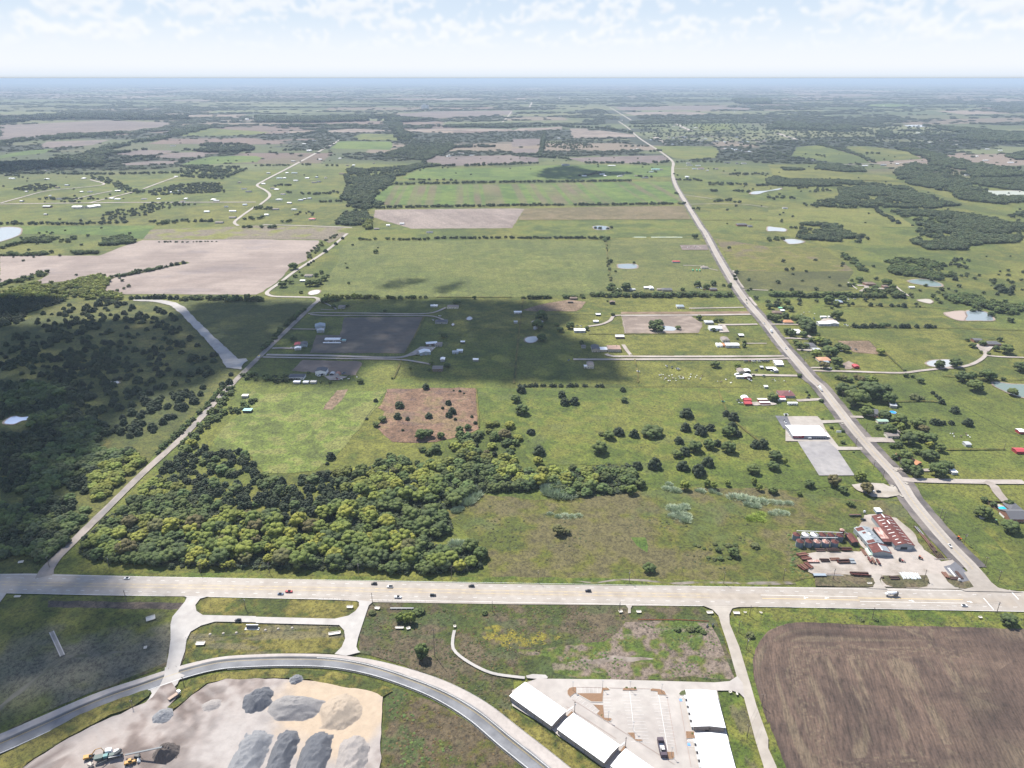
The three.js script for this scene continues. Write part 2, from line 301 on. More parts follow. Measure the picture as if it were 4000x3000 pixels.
// shaded middle plots
field('plot','b1 760,752 1452,748 1300,1062 470,1060 520,905 730,905',rows(tone([[0.1,0.088,0.075],[0.125,0.108,0.088],[0.15,0.118,0.09]],[70,14],69),0.02,5,0.3),'grey brown ploughed plot among the farmsteads',{soft:2,mat:M.soil});
field('plot','b1 310,1212 400,1120 900,1132 920,1150 860,1252 580,1240',rows(tone([[0.19,0.145,0.115],[0.23,0.175,0.14],[0.25,0.2,0.16]],[50,14],70),0.1,4,0.2),'tan tilled plot behind the blue grey farmhouse',{soft:2,mat:M.soil});
field('paddock','b2 948,742 1550,742 1640,800 1640,840 1610,890 975,895',rows(T('bare',[40,10],73),0.5,4,0.25),'bare pinkish paddock with a pond and trees',{soft:2,mat:M.soil});
field('paddock','b2 940,706 2040,700 2060,724 940,724',T('tan',[40,10],74),'narrow tan strip along the north farm track',{soft:1.5,mat:M.soil});
field('paddock','b2 230,640 500,600 640,620 560,700 200,700 100,690',T('tan',[60,14],75),'brownish worn pasture beside the shaded farm',{soft:5});
field('paddock','b3 600,956 870,955 960,1050 940,1072 740,1052 660,1000',T('tan',[30,8],76),'tan worn paddock behind the roadside houses',{soft:2});
field('paddock','b3 860,960 920,955 1080,1060 1160,1200 1080,1140 960,1050',T('olive',[30,8],77),'dull strip beside the worn paddock',{soft:2});
field('paddock','b3 640,1150 700,1130 760,1160 720,1200 670,1200',T('bare',[20,6],78),'bare dirt corral beside the small red barn',{soft:1,mat:M.soil});
field('meadow','b3 1560,850 1700,850 1960,920 1960,945 1690,950',T('olive',[40,10],79),'tan meadow corner behind the slate roofed farmhouse',{soft:2});
// hillside left
field('hillside','b0 0,840 180,790 360,700 520,620 640,612 1150,610 1340,622 1470,655 1560,725 1900,1095 2080,1205 2090,1240 o 512,815 c0 1960,30 1660,290 1350,590 1180,800 900,1080 640,1330 420,1540 280,1640 o 0,1243',(()=>{
const g=tone([[0.057,0.0727,0.0135],[0.0842,0.095,0.0172],[0.1153,0.1174,0.0222]],[80,14],80),yl=[0.17,0.145,0.03];
return (x,z)=>{const k=sstep(0.58,0.72,fbm(x/60,z/90,83,3))*sstep(0.35,0.7,vnoise(x/7,z/7,84))*0.7;return g(x,z).map((v,q)=>mix(v,yl[q],k));};
})(),'grassy hillside with yellow flowers under scattered cedars',{soft:3});
field('hillside','b0 1470,650 1640,610 2060,600 2212,600 b1 460,590 500,640 300,880 0,1090 b0 2140,1100 2060,1110 1700,770 1560,655',tone([[0.0611,0.0783,0.0135],[0.0814,0.095,0.0172],[0.1018,0.1118,0.0209]],[80,14],85),'dark green slope between the gravel strip and the road',{soft:2});
// middle meadow west
field('meadow','o 545,842 c1 60,90 600,60 1130,60 1040,210 870,410 700,620 500,745 300,775 80,765 0,700 o 545,985 c0 2070,640 1880,560 1840,500 1930,380 2060,270',(()=>{
const b=tone([[0.1001,0.126,0.024],[0.1221,0.1543,0.0255],[0.1442,0.1903,0.031],[0.1832,0.1928,0.0496]],[46,12],87,1.9);
return (x,z)=>b(x,z);
})(),'bright green hay meadow beside the county road',{soft:2.5});
field('track','c1 575,225 600,180 700,60 800,45 740,140 660,222',T('tan',[20,6],88),'tan worn strip inside the bright hay meadow',{soft:1.5});
field('field','c1 1130,42 1500,36 1890,35 1905,150 1915,300 1930,390 1800,440 1560,500 1400,512 1180,500 1100,430 1035,375 1085,320 1115,240 1050,212 1110,120',(()=>{
const b=tone([[0.1624,0.094,0.0568],[0.2128,0.1241,0.0774],[0.2408,0.1457,0.0929],[0.2128,0.1457,0.0731]],[34,7],89,1.9);
return (x,z)=>{const k=sstep(0.55,0.72,fbm(x/22,z/9,92,3));return b(x,z).map((v,q)=>mix(v,[0.13,0.082,0.07][q],k*0.6));};
})(),'reddish brown mown field dotted with small cedars',{soft:2.5});
// right pasture between woods and main road
field('pasture','c1 1900,35 c2 0,40 1600,35 2050,40 2212,60 c3 330,0 500,200 700,430 950,700 1060,860 o 1700,1060 c2 1500,900 1120,930 1000,700 200,700 60,560 c1 2212,400 1960,330 1920,200',(()=>{
const b=tone([[0.0775,0.1088,0.0129],[0.1053,0.1327,0.0162],[0.1274,0.1509,0.0205],[0.1453,0.154,0.0244]],[60,12],93,1.7);
return (x,z)=>{const k=sstep(0.64,0.76,fbm(x/30,z/30,96,3))*0.5;return b(x,z).map((v,q)=>mix(v,[0.115,0.135,0.04][q],k));};
})(),'wide green pasture with scattered round cedars',{soft:3});
field('pasture','c1 1640,1100 1900,950 2000,960 c2 200,1000 560,985 1100,930 1500,900 2212,900 c3 730,1000 1130,1000 1480,1450 o 1990,1200 d2 2212,90 900,75 0,55 d1 2050,30 c1 2000,1560 1960,1420 1700,1200',(()=>{
const b=tone([[0.08,0.0955,0.0132],[0.1129,0.1134,0.0166],[0.1243,0.1108,0.0333],[0.1218,0.1046,0.0414]],[52,10],97,1.8);
return (x,z)=>{const k=sstep(0.62,0.76,fbm(x/36+9,z/30,99,3))*0.55;return b(x,z).map((v,q)=>mix(v,[0.088,0.12,0.034][q],k));};
})(),'olive brown grassland between the woods and the scrap yard',{soft:3});
field('grass_patch','c2 1020,1320 1150,1330 1180,1400 1170,1460 1080,1400',T('lush',[20,6],101),'darker green patch in the olive grassland',{soft:3});
field('grass_patch','c3 1000,1020 1560,1000 1800,1200 2100,1500 2212,1659 d3 2212,130 2050,125 1900,40 c3 1800,1450 1400,1100',tone([[0.0746,0.1007,0.0135],[0.1018,0.1258,0.0184],[0.1357,0.1397,0.0258]],[40,9],102),'mown grass right of the main road near the highway',{soft:2});
field('verge','d0 450,-20 1200,10 2212,35 d1 1106,75 d2 0,80 d3 0,98 d2 2212,50 1000,30 0,10 d1 1000,10 0,-20',T('verge',[30,7],103,1.8),'grass verge along the far side of the highway',{soft:2});
field('bare_strip','d2 560,38 900,40 1400,44 2000,50 2212,40 d3 250,48 260,70 100,74 d2 2000,66 1200,58 700,52',tone([[0.1131,0.1126,0.0307],[0.17,0.15,0.12],[0.23,0.2,0.17]],[10,3],104,2.4),'bare grey dirt strip along the highway verge',{soft:3.5,mat:M.soil});
// south of the highway
const scrubFn=(()=>{
const b=tone([[0.0488,0.067,0.011],[0.0814,0.0895,0.016],[0.085,0.07,0.036],[0.11,0.085,0.048]],[34,7],105,2.0);
return (x,z)=>{const k=sstep(0.58,0.7,fbm(x/16,z/12,108,3));return b(x,z).map((v,q)=>mix(v,[0.06,0.088,0.025][q],k*0.6));};
})();
field('scrub','o -60,1283 0,1286 d1 0,195 800,215 2212,247 d2 2212,270 1640,265 1780,400 1950,900 1850,925 220,897 0,880 d1 2212,960 2212,1280 1500,850 900,670 890,520 870,440 700,440 0,430 d0 1700,480 1560,800 1400,900 1390,800 500,1120 0,1385 o -120,1620',scrubFn,'rough weedy ground south of the highway',{soft:1.5});
field('field','o -60,1290 d0 150,165 600,172 1590,185 1610,215 1540,300 1485,370 1470,500 1445,740 1200,850 700,1040 300,1225 0,1370 o -80,1640',(()=>{
const b=tone([[0.0679,0.0867,0.0147],[0.0924,0.109,0.0172],[0.1249,0.1313,0.0209]],[40,9],109,1.7),bare=[0.155,0.14,0.118];
const c=G(230,1440);
return (x,z)=>{const w=Math.hypot((x - c.x)/95,(z - c.z)/42),k=sstep(1.25,0.5,w+(fbm(x/18,z/14,111,4) - 0.5)*1.5)*0.75;return b(x,z).map((v,q)=>mix(v,bare[q],k));};
})(),'green field with bare grey patches inside the curved road',{soft:1.5});
field('bare_path','o 132,1416 d0 560,690 800,680 1130,645 1140,655 800,700 560,705 300,930 60,1100 20,1160 0,1165 o -20,1520 0,1525 d0 60,1060 280,900 530,700',tone([[0.085,0.085,0.05],[0.12,0.112,0.08],[0.15,0.14,0.11]],[8,3],112,2),'pale dirt swale across the green field',{soft:1.2,mat:M.soil});
field('field_edge','d0 420,215 1590,235 1600,275 1540,292 420,272',T('plough',[16,5],113),'dark weedy ditch along the near highway verge',{soft:1});
field('island','d0 1800,190 2212,196 d1 0,198 800,218 880,230 892,265 860,310 800,352 680,376 0,360 d0 2212,352 1780,350 1710,310 1690,260 1730,205',T('rough',[22,5],114,1.9),'grass island between the highway and the service road',{soft:0.6});
field('island','d0 1860,408 2212,412 d1 0,418 720,436 765,480 770,550 740,620 690,672 300,672 0,682 d0 2212,690 1900,735 1620,757 1600,700 1610,600 1650,495 1740,440',(()=>{
const b=T('rough',[22,5],115,1.9);return (x,z)=>{const k=sstep(0.5,0.62,fbm(x/30,z/6,117,3));return b(x,z).map((v,q)=>mix(v,[0.16,0.135,0.085][q],k*0.6));};
})(),'grass island with a dry swale above the curved road',{soft:0.6});
field('scrub','d2 10,640 400,610 800,560 980,400 1450,395 1700,420 1800,560 1930,880 1300,900 500,890 350,850 330,700 100,690',(()=>{
const a=tone([[0.2,0.155,0.12],[0.15,0.12,0.075],[0.1153,0.1229,0.0222],[0.0924,0.1229,0.016],[0.0746,0.1118,0.0147]],[26,6],118,2.3);
return (x,z)=>{const k=sstep(0.56,0.66,fbm(x/26,z/6,121,3));return a(x,z).map((v,q)=>mix(v,[0.22,0.17,0.135][q],k*0.75));};
})(),'disturbed lot of pinkish soil and bright green weeds',{soft:4});
field('dirt_track','d2 480,740 700,712 1000,705 1240,728 1230,740 900,752 560,760',tone([[0.15,0.12,0.095],[0.22,0.18,0.15],[0.27,0.23,0.195]],[9,3],122,2.4),'pale wheel worn dirt track across the weedy lot',{soft:2.5,mat:M.soil});
field('flower_patch','d1 1960,450 2100,430 2212,470 d2 200,470 420,520 380,560 240,590 180,610 0,600 d1 2212,640 2050,590 1940,520',(x,z)=>{const k=sstep(0.44,0.6,fbm(x/6,z/4,124,3)),b=scrubFn(x,z);return b.map((v,q)=>mix(v,[0.19,0.165,0.022][q],k));},'patch of yellow wildflowers in the scrub',{soft:4});
field('scrub','d1 1100,1090 1090,1250 1080,1659 o 1150,1700 d2 300,1659 0,1520 d1 2212,1560 1800,1240 1500,1075 1200,965 1130,1000',(()=>{
const b=tone([[0.0611,0.0699,0.0123],[0.095,0.0867,0.0172],[0.09,0.068,0.035],[0.11,0.082,0.045]],[26,6],126,2);
return (x,z)=>{const c=G(895,1600),k=sstep(0.5,0.62,fbm(x/16,z/22,129,3))*sstep(1.1,0.5,Math.abs((x - c.x)/34));return b(x,z).map((v,q)=>mix(v,[0.058,0.088,0.022][q],k*0.85));};
})(),'brown and green weedy lot beside the stockpiles',{soft:2});
field('verge','d1 1500,850 1800,1000 2212,1180 d2 -10,1150 340,1350 400,1405 830,1692 700,1760 560,1760 480,1659 330,1530 0,1275 d1 2212,1275 1800,985',T('rough',[14,4],128,2),'weedy slope between the warehouses and the curved road',{soft:0.8});
field('grass_patch','d2 1770,1005 1900,1005 1960,1025 2000,1065 2100,1430 2180,1659 o 1660,1720 1590,1720 d2 1930,1659 1850,1345',(()=>{const b=T('verge',[16,5],130,1.8);return (x,z)=>{const k=sstep(0.5,0.62,fbm(x/6,z/22,131,3));return b(x,z).map((v,q)=>mix(v,[0.13,0.105,0.062][q],k*0.7));};})(),'grass strip with young saplings behind the white buildings',{soft:0.5});
field('verge','d2 1885,285 2212,275 d3 0,280 2212,318 2212,470 900,440 300,410 80,445 d2 2140,580 2085,700 2085,850 2140,1050 2212,1300 d3 0,1260 150,1659 o 1700,1720 1680,1720 d3 70,1659 d2 2212,1440 1960,640 1880,420',T('verge',[24,6],132,1.9),'long grass verge round the ploughed field',{soft:1.2});
const dirA=G(2140,1430),dirB=G(2208,1556),PLA=Math.atan2(dirB.z - dirA.z,dirB.x - dirA.x);
{
const px=smoothPx(uv('d3 2212,462 1500,440 900,432 420,405 200,410 60,450 d2 2200,490 2130,590 2090,700 2088,850 2130,1020 2212,1290 d3 0,1255 60,1420 150,1659 o 1700,1700 2300,1700 2300,1362'),true,4);
const poly=soften(px.map(([a,b])=>G(a,b)),0.8),e=poly.map((p)=>[p.x,p.z]);
const inside=(x,z)=>{let m=1e9;for (let i=0;i<e.length;i++) {const [ax,az]=e[i],[bx,bz]=e[(i+1) % e.length],dx=bx - ax,dz=bz - az,t=clamp(((x - ax)*dx+(z - az)*dz)/(dx*dx+dz*dz+1e-9));m=Math.min(m,Math.hypot(x - ax - dx*t,z - az - dz*t));} return m;};
const b=tone([[0.0756,0.0504,0.0384],[0.0966,0.064,0.048],[0.1159,0.0768,0.056]],[40,10],133,1.6),c=Math.cos(PLA),s=Math.sin(PLA);
furrowTex.center.set(0,0);furrowTex.rotation=PLA;M.furrow=std(1,1,1,0.95,{map:furrowTex,bumpMap:grassBump,bumpScale:0.3,vertexColors:true});
sheet('ploughed_field',poly,M.furrow,(x,z)=>{
const d=inside(x,z),bend=(fbm(x/70,z/70,136,2) - 0.5)*26,u=-x*s+z*c+bend,v=x*c+z*s;
const k=sstep(20,34,d+(fbm(x/30,z/30,137,2) - 0.5)*14);
const across=mix(d,u,k),along=mix(Math.atan2(z+420,x - 320)*120,v,k);
const n=vnoise(across/1.3,along/16,138)*0.5+vnoise(across/2.6,along/40,139)*0.3+vnoise(across/7,along/60,142)*0.2;
const straw=sstep(0.54,0.74,fbm(across/4,along/26,141,3))*0.5;
return b(x,z).map((w,q)=>mix(w*(0.6+n*0.85),[0.20,0.155,0.10][q],straw));
},'dark brown ploughed field with rounded corner and curving furrows',{category:'ploughed field',tile:130,minL:1.1,lod:0.0035});
}
// --- ponds
function pond(str,label,fn) {
const poly=smoothPx(uv(str),true,6).map(([a,b])=>G(a,b)),c=poly.reduce((s,p)=>s.add(p),new THREE.Vector3()).divideScalar(poly.length);
const bank=soften(poly.map((p)=>p.clone().sub(c).multiplyScalar(1.1).add(c).add(p.clone().sub(c).normalize().multiplyScalar(1.2))),1.2);
const m=sheet('pond',poly,fn || M.water,()=>[1,1,1],label);
sheet('bank',bank,M.soil,T('bare',[12,4],150),null,{parent:m,y:m.geometry.attributes.position.getY(0) - 0.012});
}
const murky=new THREE.MeshPhysicalMaterial({color:new THREE.Color(0.40,0.42,0.42),roughness:0.12,metalness:0.1});
const green=new THREE.MeshPhysicalMaterial({color:new THREE.Color(0.15,0.20,0.17),roughness:0.12,metalness:0.1});
const mud=std(0.33,0.26,0.22,0.8);
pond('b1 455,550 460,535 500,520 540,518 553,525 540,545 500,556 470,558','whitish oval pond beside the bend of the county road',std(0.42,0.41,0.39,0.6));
pond('b2 915,300 930,295 1070,297 1080,310 1075,325 930,326 918,318','blue rectangular stock pond in the green pasture');
pond('b2 1295,835 1320,828 1400,838 1418,850 1410,864 1340,868 1300,862','pond in the bare paddock beside a clump of trees',murky);
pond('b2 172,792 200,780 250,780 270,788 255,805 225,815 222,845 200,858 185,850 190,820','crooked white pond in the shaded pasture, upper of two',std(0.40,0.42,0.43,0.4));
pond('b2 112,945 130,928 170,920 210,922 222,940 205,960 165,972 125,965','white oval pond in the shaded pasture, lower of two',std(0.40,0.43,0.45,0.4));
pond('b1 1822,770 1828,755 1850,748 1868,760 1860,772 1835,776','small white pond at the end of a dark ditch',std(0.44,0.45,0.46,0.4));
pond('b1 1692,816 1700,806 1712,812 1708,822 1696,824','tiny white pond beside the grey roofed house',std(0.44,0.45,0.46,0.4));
pond('b3 1215,440 1260,428 1340,424 1430,440 1490,465 1500,480 1410,486 1330,472 1240,455','greenish pond with a sandy bank below the right hand woods',green);
pond('b3 138,85 170,78 240,80 310,98 300,106 180,116 160,100','pale pond beside the woods right of the main road',murky);
pond('a3 0,1300 60,1302 150,1316 155,1324 b3 150,8 60,6 0,4','pale pond cut by the main road hedges on the right',murky);
pond('b3 1530,720 1600,705 1700,705 1720,740 1700,775 1640,775 1570,750','muddy drained end of the large pond',mud);
pond('b3 1712,706 1830,700 1900,720 1945,775 1900,782 1800,780 1708,775 1725,740','dark reflecting pond at the edge of the trees');
pond('b3 1370,1150 1390,1135 1480,1122 1590,1125 1620,1150 1560,1180 1450,1180 1390,1168','round pond with two trees beside the curving drive',murky);
pond('b3 1293,606 1330,598 1400,600 1422,620 1400,632 1340,622','pale dried mud pond below the hedge',std(0.36,0.33,0.28,0.7));
pond('c3 1945,-10 2100,5 2230,20 2230,112 2150,106 2040,60 1960,20','green pond at the right edge behind the houses',green);
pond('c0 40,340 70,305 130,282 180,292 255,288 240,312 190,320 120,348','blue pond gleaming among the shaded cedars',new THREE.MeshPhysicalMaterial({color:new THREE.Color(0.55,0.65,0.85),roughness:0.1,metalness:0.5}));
pond('b0 -60,0 180,-12 178,20 165,38 60,80 -60,100','large pale lake at the far left edge',murky);
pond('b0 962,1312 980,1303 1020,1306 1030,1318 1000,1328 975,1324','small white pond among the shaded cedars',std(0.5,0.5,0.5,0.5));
pond('a1 1640,690 1680,672 1750,658 1790,660 1800,672 1900,674 1890,680 1700,682 1670,692','narrow bright pond above the purplish field',murky);
pond('a2 700,1300 740,1290 830,1300 840,1316 770,1324 720,1318','small blue pond ringed with dark trees');
pond('a2 2060,1010 2080,996 2212,985 a3 110,965 100,975 0,990 a2 2120,1016','pale pond cluster gleaming white in front of the grove',murky);
pond('a3 1800,965 1900,985 2230,1000 2230,1030 2060,1026 2000,1036 1930,1005','pale green marsh pond deep in the right hand woods',std(0.34,0.36,0.3,0.5));
pond('a3 1180,422 1300,416 1400,426 1330,434 1230,432','distant lake behind the suburb',murky);
pond('a2 1830,620 1900,618 2000,632 2090,645 2060,650 1900,634','row of distant pale ponds among trees',murky);
// --- roads and paved surfaces
const plain=(pal,seed=7,sizes=[26,6])=>T(pal,sizes,seed,1.3);
const HWA=G(0,1262),HWB=G(2212,1301),hwDir=HWB.clone().sub(HWA).normalize(),hwN=new THREE.Vector3(-hwDir.z,0,hwDir.x);  // hwN points to the near side
const hwFn=(()=>{
const b=plain('concrete',160,[40,8]);
return (x,z)=>{const s=(x - HWA.x)*hwN.x+(z - HWA.z)*hwN.z,l=vnoise(s/1.7,(x*hwDir.x+z*hwDir.z)/160,163);return b(x,z).map((v,q)=>v*(0.93+l*0.12)*(Math.abs(s)<4?[1,0.97,0.92][q] :1));};
})();
const HIGH=sheet('highway',uv('o -120,1240 0,1241.5 60,1240 d0 1250,10 2212,30 d1 1106,53 2212,76 d2 1106,91 2212,99 d3 1100,110 2212,140 o 2330,1282 2330,1326 d3 2212,316 1106,292 d2 2212,272 1880,275 1640,266 1040,262 980,258 0,250 d1 1010,232 800,218 540,208 0,196 d0 1800,186 1590,182 800,172 160,156 o -120,1281').map(([a,b])=>G(a,b)),M.paved,hwFn,'wide five lane concrete highway crossing the whole view',{category:'highway',minL:2});
const markY=HIGH.geometry.attributes.position.getY(0)+0.012;
function flatQuads(list,y) {
const P=[],I=[];
for (const [p,L,W,d] of list) {const nx=-d.z,nz=d.x,o=P.length/3;for (const [a,b] of [[-1,-1],[1,-1],[1,1],[-1,1]]) P.push(p.x+d.x*L/2*a+nx*W/2*b,y,p.z+d.z*L/2*a+nz*W/2*b);I.push(o,o+2,o+1,o,o+3,o+2);}
const g=new THREE.BufferGeometry();g.setAttribute('position',new THREE.Float32BufferAttribute(P,3));g.setIndex(I);g.computeVertexNormals();return g;
}
function hwAt(u,frac) {const e=HWA.clone().lerp(HWB,u);return e.addScaledVector(hwN,(frac - 0.5)*29.5);}
const hwLen=HWA.distanceTo(HWB);
{
const dash=[],edge=[],yel=[];
for (let s=-10;s<hwLen+20;s += 12.2) for (const f of [0.24,0.735]) dash.push([hwAt(s/hwLen,f),3.2,0.2,hwDir]);
for (let s=-20;s<hwLen+30;s += 6.1) {
const u=s/hwLen;
edge.push([hwAt(u,0.085),6.2,0.22,hwDir]);
if (!((u > 0.17 && u<0.215) || (u > 0.345 && u<0.375) || (u > 0.695 && u<0.745))) edge.push([hwAt(u,0.905),6.2,0.22,hwDir]);
if (u<0.70) {for (const f of [0.42,0.56]) {yel.push([hwAt(u,f),6.2,0.16,hwDir]);if (s % 12.2<6) yel.push([hwAt(u,f+(f<0.5?0.018 :-0.018)),3,0.2,hwDir]);}}
else if (u > 0.75 && u<0.94) {const f=u<0.845?0.56 :0.47;yel.push([hwAt(u,f),6.2,0.45,hwDir]);edge.push([hwAt(u,u<0.845?0.42 :0.61),6.2,0.3,hwDir]);}
}
const cross=new THREE.Vector3().copy(hwN);
edge.push([G(2135,1306),14,0.6,cross],[G(2112,1269.5),10,0.6,hwDir],[G(2190,1286),12,0.6,cross]);
tag(mesh('lane_dash',flatQuads(dash,markY),M.paint,HIGH),null,null,null,'stuff');
mesh('edge_line',flatQuads(edge,markY+0.004),M.paint,HIGH);mesh('yellow_line',flatQuads(yel,markY+0.008),M.yellow,HIGH);
// turn arrows
for (const [u,f,s] of [[0.795,0.49,-1],[0.815,0.49,-1],[0.89,0.545,1],[0.945,0.545,1]]) {
const p=hwAt(u,f),sh=new THREE.Shape();sh.moveTo(0,-0.25);sh.lineTo(2.2,-0.25);sh.lineTo(2.2,-1.1);sh.lineTo(4,-1.3);sh.lineTo(2.8,1.2);sh.lineTo(2.4,0.3);sh.lineTo(0,0.25);
const g=new THREE.ShapeGeometry(sh);g.rotateX(-Math.PI/2);g.scale(s,1,1);if (s<0) g.index.array.reverse();
const m=mesh('turn_arrow',g,M.paint,HIGH);m.position.set(p.x,markY+0.012,p.z);m.rotation.y=Math.atan2(-hwDir.z,hwDir.x);
}
}
const roadTone=(pal,seed,tracks=0.10)=>{const b=plain(pal,seed,[30,7]);return (x,z,k)=>b(x,z).map((v)=>v*(1 - tracks*Math.exp(-(((Math.abs(k - 0.5) - 0.2)/0.09) ** 2))*(0.6+vnoise(x/30,z/30,seed+5))));};
// main road to the right, on its dark gravel bed
const FM=ground('o 2128,1264 2099,1227 c3 1555,1380 1235,1000 1128,830 918,600 745,400 590,200 428,0 b3 390,1300 260,1150 130,1000 15,850 b2 2180,790 2030,620 1930,480 1780,230 1690,60 1655,0 a2 1640,1310 1565,1190 1485,1060 1420,950 1392,870 1388,800 1388,735 1300,660 1100,530 1000,440 920,385');
strip('road_shoulder',FM.slice(1,24),(t)=>27 - t*5,M.soil,(()=>{const b=tone([[0.085,0.075,0.075],[0.125,0.11,0.105],[0.18,0.155,0.14]],[14,4],170,2);return (x,z)=>b(x,z);})(),{wob:3,label:'dark gravel shoulder bed under the main road',category:'road shoulder'});
const fmRoad=strip('road',FM,(t)=>12.4+t*1.5,M.paved,roadTone('concrete',172,0.14),{cols:8,label:'long pale two lane road running to the horizon',category:'road'});
strip('centre_line',FM,0.5,M.paved,()=>[0.42,0.32,0.16],{parent:fmRoad,cols:1,y:fmRoad.geometry.attributes.position.getY(0)+0.02});
strip('road',ground('a2 1030,376 980,345 845,265'),16,M.paved,roadTone('concrete',173),{label:'far pale end of the main road near the horizon',category:'road'});
strip('road',ground('a2 390,220 418,165'),26,M.paved,roadTone('gravel',174),{label:'short pale road near the horizon, right of a pair',category:'road'});
strip('road',ground('a2 150,268 172,222'),26,M.paved,roadTone('gravel',175),{label:'short pale road near the horizon, left of a pair',category:'road'});
strip('road',ground('a1 2130,392 2170,350 2208,300'),16,M.paved,roadTone('gravel',176),{label:'short pale road in front of the distant fields',category:'road'});
// county road on the left
const CR=ground('d0 385,12 c0 400,1620 470,1530 600,1400 900,1105 1250,760 1590,450 1960,50 b1 20,1105 260,872 500,640');
const countyFn=(()=>{const a=tone([[0.19,0.165,0.145],[0.25,0.215,0.185],[0.30,0.255,0.22]],[26,6],180,2),d=tone([[0.15,0.145,0.15],[0.19,0.18,0.185]],[20,5],181);return (x,z,k)=>{const m=sstep(0.45,0.6,fbm(x/50,z/50,182,2))*0.5*(Math.abs(k - 0.5)<0.36?1 :0.2),p=a(x,z),q=d(x,z);return p.map((v,i)=>mix(v,q[i],m));};})();
strip('road',CR,(t)=>t<0.04?14 - t*150 :8.6,M.paved,countyFn,{wob:1.5,cols:8,label:'narrow worn county road climbing beside the dense woods',category:'road'});
strip('road',ground('b1 500,640 535,612 535,592 510,582 460,580 300,577 150,572 100,556 95,540 130,508 200,460 330,360 600,185 790,28'),8,M.paved,roadTone('concrete',184),{label:'county road bending sharply past the whitish pond',category:'road'});
strip('road',ground('a1 35,1108 120,1030 85,985 10,940 60,905 280,790 530,655 730,545'),(t)=>9+t*8,M.paved,roadTone('concrete',185),{label:'far county road winding through the scattered houses',category:'road'});
strip('road',ground('a0 2060,1290 2025,1262 2080,1210 2180,1140 2212,1118'),9,M.paved,roadTone('concrete',186),{label:'pale road stub beside the grove at left',category:'road'});
strip('road',ground('a1 60,1280 400,1288 830,1304'),9,M.paved,roadTone('gravel',187),{label:'pale cross road ending at the creek woods',category:'road'});
strip('road',ground('a0 0,1102 900,1090 1700,1086 2212,1085'),11,M.paved,roadTone('gravel',188),{label:'long pale cross road among the far left homes',category:'road'});
